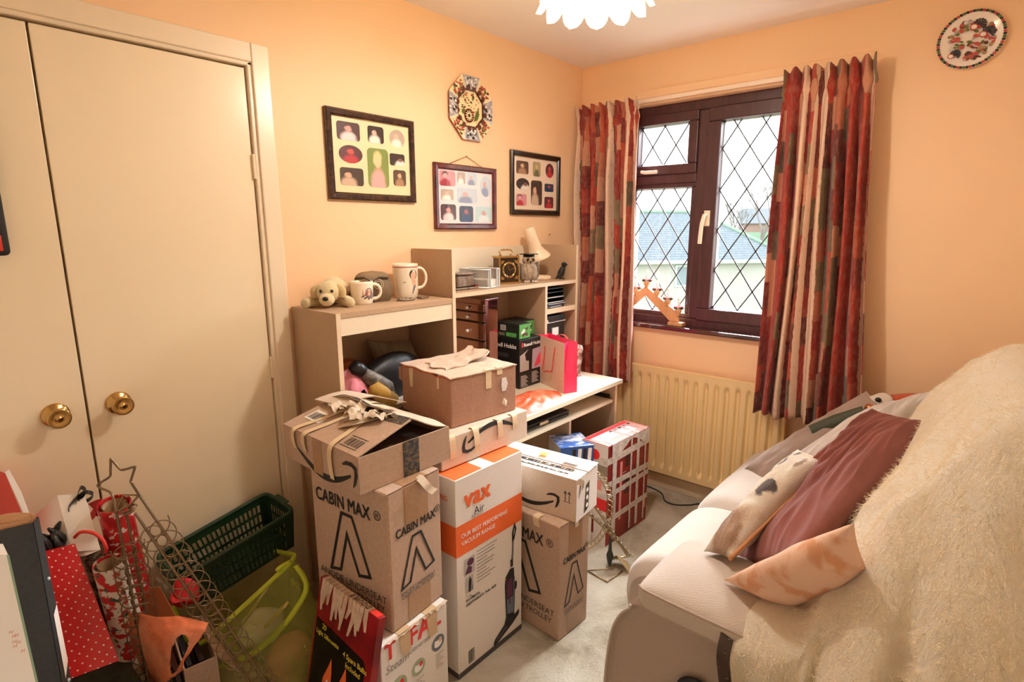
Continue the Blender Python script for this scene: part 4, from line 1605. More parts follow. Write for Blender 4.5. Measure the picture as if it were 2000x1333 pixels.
def pillow(name, P, th, m_, label=None, cat=None, group=None, parent=None, seed=0, wr=0.012, n=44, sag=0.0, pinch=0.10, wscale=7, su=1.0, sv=0.35, ridge=False, piping=None):
    """soft cushion over four corner points P (c00, c10, c11, c01)."""
    P = [Vector(p) for p in P]
    nrm = (P[2] - P[0]).cross(P[3] - P[1]).normalized()
    b_ = MB(m_)

    def side(sg):
        def fn(u_, v_):
            # pull the edges in between the corners
            pu, pv = 2 * u_ - 1, 2 * v_ - 1
            uu = 0.5 + 0.5 * pu * (1 - pinch * (1 - pv * pv))
            vv = 0.5 + 0.5 * pv * (1 - pinch * (1 - pu * pu))
            q = (P[0] * (1 - uu) + P[1] * uu) * (1 - vv) + (P[3] * (1 - uu) + P[2] * uu) * vv
            e = max(0.0, (1 - pu ** 4) * (1 - pv ** 4)) ** 0.55
            e *= 0.55 + 0.45 * max(0, (1 - pu * pu) * (1 - pv * pv)) ** 0.5
            d = th / 2 * e
            s_ = Vector((u_ * wscale * su + seed * 3.1, v_ * wscale * sv + u_ * 1.5, seed))
            wv = noise.noise(s_) + 0.5 * noise.noise(s_ * 2.3)
            if ridge:
                wv = 0.9 - 2.2 * abs(noise.noise(s_)) - 0.9 * abs(noise.noise(s_ * 2.1 + Vector((3, 1, 5))))
            edge = 1 - max(abs(pu), abs(pv)) ** 8
            d += wr * wv * edge
            return q + nrm * sg * d + Vector((0, 0, -sag * e))
        return fn
    b_.grid(side(1), n, n)
    b_.grid(side(-1), n, n, flip=True)
    if piping:
        fs = side(1)
        b_.tube([fs(i / 40, 1.0) for i in range(41)], piping[1], piping[0], n=8)
    o_ = b_.build(name, parent, weld=True) if parent is None else b_.build(name, parent, world=True, weld=True)
    if label:
        tag(o_, label, cat, group)
    return o_


pillow('cushion', [(-1.62, -0.19, 0.840), (-1.385, -0.19, 0.842), (-1.385, -0.07, 1.02), (-1.60, -0.06, 1.055)], 0.09, M_GREYC,
       'grey cushion with one corner up at the back of the raised cabinet', 'cushion', seed=2)
bpy.data.objects['cushion'].location = (0.0, 0, 0)
M_BLKBAG = mat('black_bag_leather', '141313', rough=0.45, bump=(40, 0.3, 0.006))
t_ = thing('handbag', 'black bag lying on its side inside the raised cabinet', 'bag', (-1.60, -0.20, 0.836), 6)
m = MB(M_BLKBAG)


def bagshape(u_, v_):
    a_ = 2 * PI * u_
    c_, s_ = math.cos(a_), math.sin(a_)
    k_ = math.sin(PI * min(max(v_, 0.0), 1.0)) ** 0.45
    x = -0.15 + 0.32 * v_
    y = 0.055 * k_ * math.copysign(abs(c_) ** 0.7, c_)
    z = 0.082 + (0.081 * k_ + 0.03 * v_ * k_) * math.copysign(abs(s_) ** 0.8, s_)
    return x, y, max(z, 0.0)


m.grid(bagshape, 36, 24, wrapu=True)
m.build('bag_body', t_)
m = MB(M_BLKBAG)
m.tube(catmull([(-0.14, -0.01, 0.06), (-0.19, -0.01, 0.09), (-0.17, 0.0, 0.10), (-0.10, 0, 0.12)], 20), 0.008, n=8)
m.build('strap', t_)
m = MB(M_PINK)


def pinkcloth(u_, v_):
    x = -1.845 + 0.115 * u_ + 0.01 * math.sin(v_ * 9)
    y = -0.285 + 0.16 * v_ + 0.02 * u_
    top = 0.16 * (1 - v_ * 0.4)
    z = 0.836 + 1.15 * top * math.sin(PI * (0.08 + 0.84 * u_)) ** 0.7 * math.sin(PI * min(1, 0.15 + v_ * 0.8)) + 0.018 * noise.noise(Vector((u_ * 5, v_ * 5, 2)))
    return x, y, max(0.835, z)


m.grid(pinkcloth, 30, 30)
tag(m.build('pink_cloth'), 'bundled pink cloth against the left side inside the raised cabinet', 'cloth')
M_GOLDT = mat('mustard_gold_cloth', 'c39a45', rough=0.55, bump=(20, 0.4, 0.01))
M_GREYP = mat('grey_patterned_cloth', '7d7468', rough=0.6, var=(45, '4d453e', 0.42, 0.6))
t_ = thing('folding_umbrella', 'short folded umbrella in mustard and grey with black end caps', 'umbrella', (-1.745, -0.255, 0.875))
ax = Vector((-1.650, -0.270, 0.882)) - Vector((-1.768, -0.245, 0.992))
Mu = Matrix.Translation((-1.768 + 1.745, -0.245 + 0.255, 0.992 - 0.875)) @ ax.to_track_quat('Z', 'X').to_matrix().to_4x4()
Lu = ax.length
m = MB(M_GREYP)
m.lathe([(0.020, 0.02), (0.026, 0.05), (0.034, Lu * 0.6), (0.036, Lu - 0.02), (0.022, Lu)], n=20, M=Mu)
m.build('canopy', t_)
m = MB(M_GOLDT)
m.lathe([(0.0, 0.05), (0.030, 0.06), (0.034, Lu * 0.6), (0.030, Lu * 1.02), (0.0, Lu * 1.03)], n=20, M=Matrix.Translation((-0.006, -0.018, -0.030)) @ Mu)
m.build('sleeve', t_)
m = MB(M_BLACK)
m.lathe([(0, -0.03), (0.020, -0.028), (0.028, -0.01), (0.026, 0.02), (0.014, 0.03)], n=12, M=Mu)
m.build('handle', t_)
m = MB(M_BLACK)
m.lathe([(0.022, 0), (0.026, 0.01), (0.024, 0.03), (0, 0.034)], n=16, M=Mu @ T(-0.008, -0.015, Lu * 0.98))
m.build('end_cap', t_)
M_DRAW = mat('drawing_paper', 'e6d8cc', rough=0.7, var=(16, 'c98f86', 0.60, 0.70))
M_NEWS = mat('printed_paper', 'd9d6d6', rough=0.7, var=(30, '5f5f66', 0.52, 0.66))
for nm, lab, mm, pts in (('sheet_of_paper', 'sketchy drawing on paper at the front of the raised cabinet', M_DRAW, [(-1.68, -0.30), (-1.52, -0.33), (-1.50, -0.20), (-1.64, -0.18)]),
                         ('newspaper', 'grey printed paper sticking out beside the brown box', M_NEWS, [(-1.64, -0.36), (-1.50, -0.38), (-1.49, -0.25), (-1.60, -0.23)]),
                         ('leaflet', 'white leaflet lying under the mustard umbrella', M_NEWS, [(-1.83, -0.30), (-1.69, -0.32), (-1.67, -0.20), (-1.82, -0.19)])):
    m = MB(mm)
    zt = {'sheet_of_paper': 0.842, 'newspaper': 0.838, 'leaflet': 0.8345}[nm]
    m.prism(pts, zt, zt + 0.0025)
    tag(m.build(nm), lab, 'paper')
m = MB(mat('orange_carton', 'b5622f', rough=0.6)).box(-1.74, -0.10, 0.8345, -1.67, -0.03, 0.985)
tag(m.build('small_carton', bevel=0.002), 'small orange carton in the shadows at the back of the cabinet', 'box')


# ------------------------------------------------------------------ cardboard boxes
def kraft(name, c1, c2, rough=0.75, stain=None):
    t = NT(name)
    v = t.coord()
    x, y, z = t.sep(v)
    fib = t.noise(t.mapping(v, (1, 1, 1)), 90, 4, 0.6)
    flute = t.math('SINE', t.math('MULTIPLY', t.math('ADD', x, y), 900.0))
    c = t.ramp(fib, [(0.3, c1), (0.7, c2)])
    c = t.mix(t.math('MULTIPLY', t.math('ADD', flute, 1.0), 0.03), c, 'ffffff')
    if stain:
        s_ = t.noise(t.mapping(v, (1, 1, 0.35)), 9, 6, 0.7)
        c = t.mix(t.ramp(s_, [(0.5, '000000'), (0.7, '888888')]), c, stain)
    t.base(c)
    t.b.inputs['Roughness'].default_value = rough
    t.b.inputs['Specular IOR Level'].default_value = 0.3
    h = t.math('ADD', t.math('MULTIPLY', flute, 0.12), fib)
    t.bump(h, 0.12, 0.002)
    return t.m


M_KRAFT = kraft('kraft_cardboard', 'ad8f77', 'ba9d86')
M_KRAFTL = kraft('light_kraft_cardboard', 'c8b29c', 'd2bea9')
M_KRAFTW = kraft('worn_brown_cardboard', '9c6f55', 'aa7f66', stain='c4a084')
M_KRAFTT = kraft('worn_top_cardboard', 'b39680', 'ccb199', stain='dcc6ae')
M_WHITEC = mat('white_printed_card', 'e9e2da', rough=0.45, var=(200, 'ddd5cc', 0.4, 0.7))
M_GREYC2 = mat('grey_white_card', 'd9d2c8', rough=0.5)
M_ORNG = mat('orange_print', 'ef6b30', rough=0.45)
M_TAPE = mat('clear_brown_tape', 'a5805f', rough=0.12, bump=(60, 0.4, 0.004))
M_MASK = mat('cream_masking_tape', 'dcc5a2', rough=0.6, bump=(60, 0.2, 0.003))
M_PEEL = mat('torn_white_paper', 'cfbda6', rough=0.8)
M_BTAPE = mat('dark_printed_tape', '2f3038', rough=0.2, var=(70, '6d5d42', 0.45, 0.6), bump=(50, 0.4, 0.004))
M_INK = mat('black_box_print', '24211e', rough=0.6)
M_GINK = mat('grey_small_print', '8d8780', rough=0.7)


def smile(m, M, w_, ink, flip=1):
    """a long curved arrow printed on a parcel: swoosh and hooked head, about w_ wide."""
    pts, wd = [], []
    for i in range(25):
        t_ = i / 24
        x = -0.5 + t_ * 0.96
        y = -0.20 * math.sin(PI * (0.05 + 0.86 * t_)) + 0.02
        pts.append((x * w_, y * w_ * flip))
        wd.append(w_ * (0.012 + 0.058 * math.sin(PI * min(1, t_ * 0.95)) ** 0.8))
    m.stroke(pts, wd, ink, M)
    hk = [(0.33, 0.045), (0.40, 0.075), (0.48, 0.080), (0.54, 0.055), (0.545, -0.01), (0.52, -0.09), (0.49, -0.14)]
    m.stroke([(a * w_, b_ * w_ * flip) for a, b_ in hk], [w_ * k for k in (0.02, 0.04, 0.045, 0.05, 0.05, 0.04, 0.012)], ink, M)


def lambda_mark(m, M, w_, h_, lw, ink):
    """outlined capital lambda standing on y = 0."""
    o_ = [(-0.50, 0.0), (-0.14, 1.0), (0.14, 1.0), (0.50, 0.0), (0.22, 0.02), (0.0, 0.66), (-0.22, 0.02)]
    o_ = [(-0.50, 0.0), (-0.13, 1.0), (0.13, 1.0), (0.52, 0.16), (0.24, 0.10), (-0.02, 0.68), (-0.24, 0.05)]
    m.stroke([(a * w_, b_ * h_) for a, b_ in o_], lw, ink, M, closed=True)


def strip(name, parent, pts, w_, side, m_=None):
    m = MB(m_ or M_MASK)
    m.ribbon(catmull(pts, max(6, len(pts) * 5)) if len(pts) > 2 else pts, w_, side=side)
    return m.build(name, parent, solid=-0.0006)


def trolley_box(label, loc, yaw, w_, d_, h_, sc):
    t_ = thing('suitcase_carton', label, 'box', loc, yaw)
    m = MB(M_KRAFT).box(0, 0, 0, w_, d_, h_)
    m.build('carton', t_, bevel=0.006, bseg=3)
    Mf, Ml, Mt = f_front(w_, d_, h_), f_left(w_, d_, h_), f_top(w_, d_, h_)
    m = MB(M_INK)
    m.text('CABIN MAX', w_ * 0.175, M_INK, Mf @ T(w_ * 0.50, h_ * 0.66, 0.0004), 'c', 0.022, sx=0.80)
    m.text('\u00ae', w_ * 0.15, M_INK, Mf @ T(w_ * 0.92, h_ * 0.685, 0.0004), 'c')
    m.text('ANODE UNDERSEAT', w_ * 0.072, M_INK, Mf @ T(w_ * 0.5, h_ * 0.228, 0.0014), 'c')
    m.text('CARRY ON TROLLEY', w_ * 0.068, M_INK, Mf @ T(w_ * 0.5, h_ * 0.200, 0.0014), 'c')
    m.build('lettering', t_)
    m = MB(M_INK)
    m.text('CABIN MAX', d_ * 0.172, M_INK, Ml @ T(d_ * 0.43, h_ * 0.775, 0.0004), 'c', 0.022, sx=0.78)
    m.text('\u00ae', d_ * 0.12, M_INK, Ml @ T(d_ * 0.875, h_ * 0.795, 0.0004), 'c')
    m.text('ANODE UNDERSEAT', d_ * 0.095, M_INK, Ml @ T(d_ * 0.5, h_ * 0.20, 0.0004), 'c')
    m.text('CARRY ON TROLLEY', d_ * 0.088, M_INK, Ml @ T(d_ * 0.5, h_ * 0.13, 0.0004), 'c')
    m.build('lettering', t_)
    m = MB(M_INK)
    lambda_mark(m, Mf @ T(w_ * 0.5, h_ * 0.275, 0.0004), w_ * 0.62, h_ * 0.34, w_ * 0.035, M_INK)
    m.build('logo', t_)
    m = MB(M_INK)
    lambda_mark(m, Ml @ T(d_ * 0.48, h_ * 0.27, 0.0004), d_ * 0.52, h_ * 0.47, d_ * 0.032, M_INK)
    m.build('logo', t_)
    for x0, x1, z0, z1 in ((0.30, 0.74, 0.70, 0.985), (0.30, 0.74, 0.01, 0.20)):
        m = MB(M_TAPE)
        m.box(w_ * x0, -0.0012, h_ * z0, w_ * x1, -0.0002, h_ * z1)
        m.build('tape', t_)
    m = MB(M_TAPE).box(w_ * 0.30, -0.0006, h_ + 0.0002, w_ * 0.74, d_ * 0.9, h_ + 0.001)
    m.build('tape', t_)
    m = MB(mat('dark_box_seam', '6d4f38', rough=0.8))
    m.box(0.004, 0.001, h_ - 0.0025, w_ - 0.004, -0.0005, h_ - 0.0008)
    m.build('flap_seam', t_)
    return t_


# steam iron carton under the left tall box
t_ = thing('steam_iron_carton', 'white torn top carton with red lettering under the left tall brown box', 'box', (-2.112, -0.795, 0), 3)
w_, d_, h_ = 0.262, 0.30, 0.350
m = MB(M_WHITEC).box(0, 0, 0, w_, d_, h_)
m.build('carton', t_, bevel=0.003)
Mf, Ml, Mt = f_front(w_, d_, h_), f_left(w_, d_, h_), f_top(w_, d_, h_)
m = MB()
RED = mat('bright_red_print', 'dd2a2c', rough=0.4)
m.text('T', 0.075, RED, Mf @ T(0.016, h_ - 0.056, 0.0004), bold=0.03, sx=0.85)
m.text('FAL', 0.085, RED, Mf @ T(0.108, h_ - 0.062, 0.0004), bold=0.03, sx=0.95)
m.build('lettering', t_)
m = MB()
m.text('Steam', 0.036, M_GINK, Mf @ T(0.014, h_ - 0.098, 0.0004), shear=0.25)
m.text('Generator', 0.024, M_GINK, Mf @ T(0.10, h_ - 0.088, 0.0004), shear=0.25)
m.build('lettering', t_)
LG = mat('pale_green_disc_print', 'a3b091', rough=0.6)
for i, (cx_, cy_, r_) in enumerate(((0.060, 0.185, 0.031), (0.137, 0.195, 0.027), (0.220, 0.225, 0.027))):
    m = MB()
    m.ellipse(cx_, cy_, r_, r_, LG if i < 2 else INK_GREY, Mf)
    m.ellipse(cx_, cy_ - r_ * 0.1, r_ * 0.62, r_ * 0.45, WHITE_INK, Mf, z=0.0003)
    m.ellipse(cx_ + r_ * 0.35, cy_ + r_ * 0.25, r_ * 0.25, r_ * 0.32, RED if i < 2 else SKIN, Mf, z=0.0005)
    m.ellipse(cx_ - r_ * 0.4, cy_ + r_ * 0.15, r_ * 0.2, r_ * 0.3, RED if i == 0 else WHITE_INK, Mf, z=0.0005)
    for q in range(7):
        ww = 0.034 - 0.008 * ((q * 5) % 3)
        yb = cy_ - r_ - 0.014 - q * 0.008
        m.poly([(cx_ - 0.012, yb), (cx_ - 0.012 + ww, yb), (cx_ - 0.012 + ww, yb + 0.002), (cx_ - 0.012, yb + 0.002)], M_GINK, Mf)
    m.build('picture_print', t_)
for x0, ln in ((0.088, 0.075), (0.196, 0.085)):
    m = MB(mat('peeling_tan_tape', 'c9ab85', rough=0.5, bump=(50, 0.3, 0.004)))
    m.ribbon([(x0, 0.03, h_ + 0.001), (x0, -0.0016, h_ + 0.001), (x0 + 0.002, -0.0018, h_ - ln * 0.5), (x0 + 0.006, -0.0022, h_ - ln)], [0.046, 0.044, 0.040, 0.030], side=(1, 0, 0))
    m.build('tape', t_, solid=-0.0006)
m = MB(M_PEEL)
rnd = random.Random(7)
for q in range(9):
    x = 0.02 + q * 0.027
    m.add([(x, 0.002, h_ + 0.001), (x + 0.026, 0.002, h_ + 0.001), (x + 0.028, -0.003, h_ + rnd.uniform(-.004, .006)), (x + 0.012, -0.004, h_ - rnd.uniform(.004, .014)), (x, -0.003, h_ + rnd.uniform(-.006, .004))], [(0, 1, 2, 3, 4)])
m.build('torn_edge', t_)

tl = trolley_box('tall kraft suitcase carton with big outlined arrow marks standing on the white steam iron carton', (-2.055, -0.780, 0.3525), 6.1, 0.214, 0.335, 0.430, 1)
m = MB(M_PEEL)
m.ribbon(catmull([(0.125, 0.01, 0.4315), (0.128, -0.004, 0.430), (0.134, -0.020, 0.412), (0.150, -0.020, 0.392), (0.163, -0.026, 0.381)], 16), 0.026, side=(0.9, 0, 0.25))
m.build('loose_tape', tl, solid=-0.0006)
tr = trolley_box('tall kraft suitcase carton with outlined arrow marks standing on the carpet at the right', (-1.424, -0.908, 0), -2.5, 0.178, 0.36, 0.460, 1)
for x_, s_ in ((0.11, 1), (0.28, 1)):
    strip('masking_tape', tr, [(0.030, x_, 0.4612), (-0.0012, x_, 0.461), (-0.0014, x_ - 0.004, 0.425)], 0.028, (0, 1, 0))
m = MB(M_PEEL)
m.ribbon(catmull([(0.09, 0.02, 0.4615), (0.092, -0.0015, 0.461), (0.094, -0.004, 0.44), (0.096, -0.003, 0.425)], 12), 0.022, side=(1, 0, 0))
m.build('loose_tape', tr, solid=-0.0006)

# vacuum cleaner carton
t_ = thing('vacuum_carton', 'tall white and orange vacuum cleaner carton standing on the carpet', 'box', (-1.784, -0.760, 0))
w_, d_, h_ = 0.327, 0.185, 0.718
m = MB(M_WHITEC).box(0, 0, 0, w_, d_, h_)
m.build('carton', t_, bevel=0.002)
Mf, Ml, Mt = f_front(w_, d_, h_), f_left(w_, d_, h_), f_top(w_, d_, h_)
m = MB(M_ORNG)
m.poly([(0, 0.452), (w_, 0.452), (w_, 0.560), (0, 0.560)], M=Mf)
m.poly([(0, 0.452), (d_, 0.452), (d_, 0.560), (0, 0.560)], M=Ml)
m.poly([(0.004, 0.004), (0.128, 0.004), (0.128, d_), (0.004, d_)], M=Mt)
m.poly([(0.186, 0.004), (w_ - 0.002, 0.004), (w_ - 0.002, d_), (0.186, d_)], M=Mt)
m.build('orange_band', t_)
m = MB(M_TAPE).poly([(0, 0.0), (w_, 0.0), (w_, 0.022), (0, 0.022)], mat('charcoal_print', '4a4648', rough=0.5), Mf)
m.poly([(0, 0.0), (d_, 0.0), (d_, 0.022), (0, 0.022)], mat('charcoal_print', '4a4648'), Ml)
m.build('base_band', t_)
m = MB()
V = M_ORNG
m.text('vax', 0.088, V, Mf @ T(0.040, 0.612, 0.0004), bold=0.035, sx=1.0)
m.text('Air', 0.038, M_INK, Mf @ T(0.082, 0.572, 0.0004))
m.text('REACH', 0.017, M_GINK, Mf @ T(0.072, 0.5615, 0.0004))
m.build('lettering', t_)
m = MB()
m.text('OUR BEST PERFORMING', 0.0208, WHITE_INK, Mf @ T(0.022, 0.512, 0.0006), bold=0.006)
m.text('VACUUM RANGE', 0.0208, WHITE_INK, Mf @ T(0.022, 0.485, 0.0006), bold=0.006)
m.build('lettering', t_)
m = MB()
m.text('POWERFUL,', 0.013, M_INK, Mf @ T(0.038, 0.272, 0.0004), bold=0.02)
m.text('LIGHTWEIGHT, FULL SIZE', 0.013, M_INK, Mf @ T(0.038, 0.256, 0.0004), bold=0.02)
m.build('lettering', t_)
m = MB()
m.text('ING', 0.024, V, Ml @ T(d_ - 0.075, 0.640, 0.0004), bold=0.02)
m.build('lettering', t_)
m = MB()
for q, ww in enumerate((.10, .085, .09, .05, .085, .08, .045, .06, .09, .065)):
    m.poly([(0.092, 0.432 - q * 0.0125), (0.092 + ww, 0.432 - q * 0.0125), (0.092 + ww, 0.435 - q * 0.0125), (0.092, 0.435 - q * 0.0125)], M_GINK, Mf)
m.build('small_print', t_)
m = MB()
barcode(m, 0.045, 0.032, 0.030, 0.050, Mf, 9, M_INK)
m.build('barcode_print', t_)
PURP = mat('plum_print', '5c2a44', rough=0.4)
m = MB()
m.poly([(0.034, 0.368), (0.082, 0.368), (0.082, 0.430), (0.034, 0.430)], mat('light_grey_print', 'bdb6b2', rough=0.5), Mf)
m.ellipse(0.062, 0.412, 0.016, 0.013, PURP, Mf @ T(0, 0, 0.0003))
m.poly([(0.036, 0.375), (0.066, 0.372), (0.068, 0.392), (0.050, 0.402)], PURP, Mf, 0.0004)
m.poly([(0.038, 0.302), (0.074, 0.302), (0.074, 0.362), (0.038, 0.362)], mat('light_grey_print', 'bdb6b2'), Mf)
m.poly([(0.050, 0.304), (0.062, 0.304), (0.066, 0.345), (0.058, 0.360), (0.052, 0.345)], M_INK, Mf, 0.0003)
m.poly([(0.064, 0.306), (0.072, 0.306), (0.070, 0.340)], INK_GREY, Mf, 0.0003)
m.stroke([(0.040, 0.295), (0.078, 0.276)], 0.0015, M_GINK, Mf)
m.stroke([(0.052, 0.297), (0.080, 0.270)], 0.0015, M_GINK, Mf)
m.build('picture_print', t_)
# the picture of the vacuum cleaner
m = MB()
Z = lambda k: Mf @ T(0, 0, 0.0004 + k * 0.0002)
m.stroke([(0.268, 0.29), (0.275, 0.34), (0.277, 0.40)], 0.010, INK_GREY, Z(0))
m.stroke([(0.2775, 0.388), (0.275, 0.42), (0.286, 0.448), (0.292, 0.43), (0.280, 0.392)], 0.008, M_INK, Z(1))
m.stroke([(0.270, 0.29), (0.270, 0.32)], 0.014, M_INK, Z(1))
m.poly([(0.232, 0.225), (0.236, 0.262), (0.262, 0.285), (0.282, 0.282), (0.286, 0.225)], M_INK, Z(0))
m.poly([(0.238, 0.100), (0.232, 0.235), (0.286, 0.242), (0.288, 0.190), (0.284, 0.085)], M_INK, Z(1))
m.poly([(0.243, 0.178), (0.240, 0.240), (0.272, 0.248), (0.272, 0.175)], PURP, Z(2))
m.poly([(0.244, 0.110), (0.242, 0.170), (0.276, 0.170), (0.276, 0.100)], INK_GREY, Z(2))
m.stroke([(0.258, 0.175), (0.258, 0.145)], 0.010, PURP, Z(3))
m.stroke([(0.2795, 0.10), (0.281, 0.235)], 0.005, INK_GREY, Z(3))
m.poly([(0.170, 0.030), (0.178, 0.045), (0.228, 0.075), (0.240, 0.105), (0.286, 0.088), (0.312, 0.095), (0.310, 0.075), (0.275, 0.055), (0.222, 0.035), (0.175, 0.018)], M_INK, Z(2))
m.stroke([(0.185, 0.036), (0.240, 0.062)], 0.004, INK_GREY, Z(3))
m.ellipse(0.292, 0.205, 0.007, 0.018, M_INK, Z(1))
m.poly([(0.234, 0.252), (0.242, 0.252), (0.242, 0.256), (0.234, 0.256)], M_ORNG, Z(3))
m.build('product_picture', t_)

# parcel with the curved arrow and torn flaps, on the left tall box
t_ = thing('parcel', 'wide kraft parcel with loose torn flaps and barcodes on the left tall box', 'box', (-2.104, -0.731, 0.7845), -0.3)
w_, d_, h_ = 0.327, 0.412, 0.106
m = MB(M_KRAFT)
m.box(0, 0, 0, w_, d_, 0.004)
m.box(0, 0, 0.004, 0.004, d_, h_)
m.box(w_ - 0.004, 0, 0.004, w_, d_, h_)
m.box(0.004, 0, 0.004, w_ - 0.004, 0.004, h_)
m.box(0.004, d_ - 0.004, 0.004, w_ - 0.004, d_, h_)
m.box(0.004, 0.004, 0.004, w_ - 0.004, d_ - 0.004, h_ - 0.03, mat('box_inside_shade', '5b4330', rough=0.9))  # dark fill block standing for the shade inside the open parcel
m.build('carton', t_)
Mf, Ml = f_front(w_, d_, h_), f_left(w_, d_, h_)
m = MB(M_INK)
smile(m, Ml @ T(d_ * 0.57, h_ * 0.52, 0.0003), 0.30, M_INK)
m.build('logo', t_)
m = MB(M_BTAPE).box(0.148, -0.0014, 0.0, 0.205, -0.0002, h_ + 0.001)
m.build('tape', t_)
m = MB(M_TAPE).box(-0.0014, 0.185, 0.0, -0.0002, 0.235, h_)
m.build('tape', t_)
# left flap: hinged on the left edge, rising to the middle
fl = MB(M_KRAFT)


def flapL(u_, v_):
    return 0.0 + u_ * 0.185, 0.004 + v_ * (d_ - 0.008), h_ + 0.002 + u_ * 0.048 + 0.010 * math.sin(v_ * 5 + 1) * u_


fl.grid(flapL, 14, 20, M_KRAFT, flip=False)
lf = fl.build('flap', t_, solid=0.003)


def on_flap(x, y, dz=0.0022):
    u_, v_ = x / 0.185, (y - 0.004) / (d_ - 0.008)
    q = flapL(u_, v_)
    return q[0], q[1], q[2] + dz


m = MB(BAR)
m.grid(lambda a, b_: on_flap(0.055 + 0.052 * a, 0.295 + 0.085 * b_, 0.0015), 4, 6)
lb = m.build('address_label', t_)
m = MB(M_INK)
rnd = random.Random(5)
y = 0.302
while y < 0.372:
    b_ = rnd.choice((0.0012, 0.002, 0.003))
    m.grid(lambda a, c_: on_flap(0.062 + 0.034 * a, y + b_ * c_, 0.0022), 3, 1)
    y += b_ + rnd.choice((0.0016, 0.0026))
m.build('barcode_print', t_)
m = MB(M_INK)
y = 0.040
while y < 0.105:
    b_ = rnd.choice((0.0014, 0.0025, 0.0035))
    m.grid(lambda a, c_: on_flap(0.022 + 0.030 * a, y + b_ * c_, 0.0012), 3, 1)
    y += b_ + rnd.choice((0.002, 0.0035))
for xx in (0.015, 0.058):
    m.grid(lambda a, c_: on_flap(xx + 0.002 * c_, 0.034 + 0.08 * a, 0.0012), 6, 1)
m.build('barcode_print', t_)
m = MB(M_BTAPE)
m.grid(lambda a, b_: on_flap(0.155 + 0.034 * a - 0.006 * math.sin(b_ * 9), 0.012 + (d_ - 0.03) * b_, 0.0018), 4, 30)
m.build('tape', t_)
# right flaps: two sagging pieces hinged at the back and right
fl = MB(M_KRAFTL)


def flapB(u_, v_):
    x = 0.168 + u_ * 0.157
    y = 0.008 + 0.055 * (1 - u_) + v_ * (d_ - 0.012 - 0.055 * (1 - u_))
    return x, y, h_ + 0.058 - u_ * 0.056 + 0.016 * math.sin(v_ * 3.2) * (1 - u_) + 0.006 * math.sin(v_ * 11 + u_ * 6)


fl.grid(flapB, 14, 22)
fl.build('flap', t_, solid=0.003)
fl = MB(M_KRAFTL)


def flapC(u_, v_):
    x = 0.130 + u_ * 0.215
    y = d_ + 0.03 - v_ * 0.16 - 0.05 * u_
    return x, y, h_ + 0.052 + 0.012 * v_ - 0.02 * u_ + 0.012 * math.sin(u_ * 4) - 0.02 * abs(u_ - 0.5)


fl.grid(flapC, 16, 12)
fl.build('flap', t_, solid=0.003)
m = MB(M_BTAPE)
m.grid(lambda a, b_: tuple(Vector(flapC(a * 0.55, 0.90 + 0.11 * b_)) + Vector((0, -0.001, 0.002))), 16, 3)
m.build('tape', t_)
m = MB(M_BTAPE)
m.grid(lambda a, b_: tuple(Vector(flapB(0.0 + 0.12 * a, b_)) + Vector((-0.002, -0.0, 0.002))), 3, 22)
m.build('tape', t_)
# crumpled paper in the middle gap
m = MB(M_PEEL)
rnd = random.Random(12)
for q in range(7):
    cx_, cy_ = 0.135 + rnd.uniform(-.03, .04), 0.11 + q * 0.03
    a_ = rnd.uniform(0, 3)

    def crumple(u_, v_, cx_=cx_, cy_=cy_, a_=a_, q=q):
        x = (u_ - 0.5) * 0.060
        y = (v_ - 0.5) * 0.036
        zz_ = 0.018 * noise.noise(Vector((u_ * 3 + q * 5, v_ * 3, q)))
        return cx_ + x * math.cos(a_) - y * math.sin(a_), cy_ + x * math.sin(a_) + y * math.cos(a_), h_ + 0.053 + zz_ + 0.012 * math.sin(u_ * PI)
    m.grid(crumple, 8, 6)
o = m.build('crumpled_paper', t_)
# three long strips of masking tape
for y0, y1, dn in ((0.335, 0.275, 0.060), (0.275, 0.225, 0.055), (0.130, 0.165, 0.100)):
    P = [(-0.004, y0, h_ + 0.002 - dn), (-0.008, y0 + 0.004, h_ - dn * 0.4), (-0.001, y0, h_ + 0.004), on_flap(0.06, y0 - (y0 - y1) * 0.3, 0.003), on_flap(0.14, y0 - (y0 - y1) * 0.7, 0.004), (0.20, y1, h_ + 0.062), (0.245, y1 - 0.01, h_ + 0.046)]
    strip('masking_tape', t_, P, 0.021, (0.0, 1, 0))
m = MB(M_PEEL)
m.ribbon(catmull([on_flap(0.075, 0.20, 0.004), on_flap(0.095, 0.15, 0.012), on_flap(0.13, 0.11, 0.010), on_flap(0.17, 0.07, 0.014)], 16), [0.02 + 0.012 * math.sin(i * 0.4) for i in range(16)], side=(1, 0.3, 0.2))
m.build('torn_paper', t_, solid=-0.0006)

# parcel under the worn brown box
t_ = thing('parcel', 'long kraft parcel with upside down arrow mark lying under the worn brown box', 'box', (-1.769, -0.684, 0.7225), -1.7)
w_, d_, h_ = 0.420, 0.32, 0.106
m = MB(M_KRAFTL).box(0, 0, 0, w_, d_, h_)
m.build('carton', t_, bevel=0.003)
Mf = f_front(w_, d_, h_)
m = MB(M_INK)
smile(m, Mf @ T(0.235, 0.056, 0.0003) @ R('Z', 180), 0.255, M_INK)
m.build('logo', t_)
for x_, ln in ((0.045, 0.075), (0.150, 0.085), (0.268, 0.064), (0.345, 0.050)):
    m = MB(M_MASK)
    m.ribbon(catmull([(x_, 0.02, h_ + 0.0012), (x_, -0.0012, h_ + 0.001), (x_ + 0.003, -0.004 - 0.006 * (x_ == .150), h_ - ln * 0.6), (x_ + 0.004, -0.002, h_ - ln)], 12), 0.026, side=(1, 0, 0))
    m.build('masking_tape', t_, solid=-0.0006)

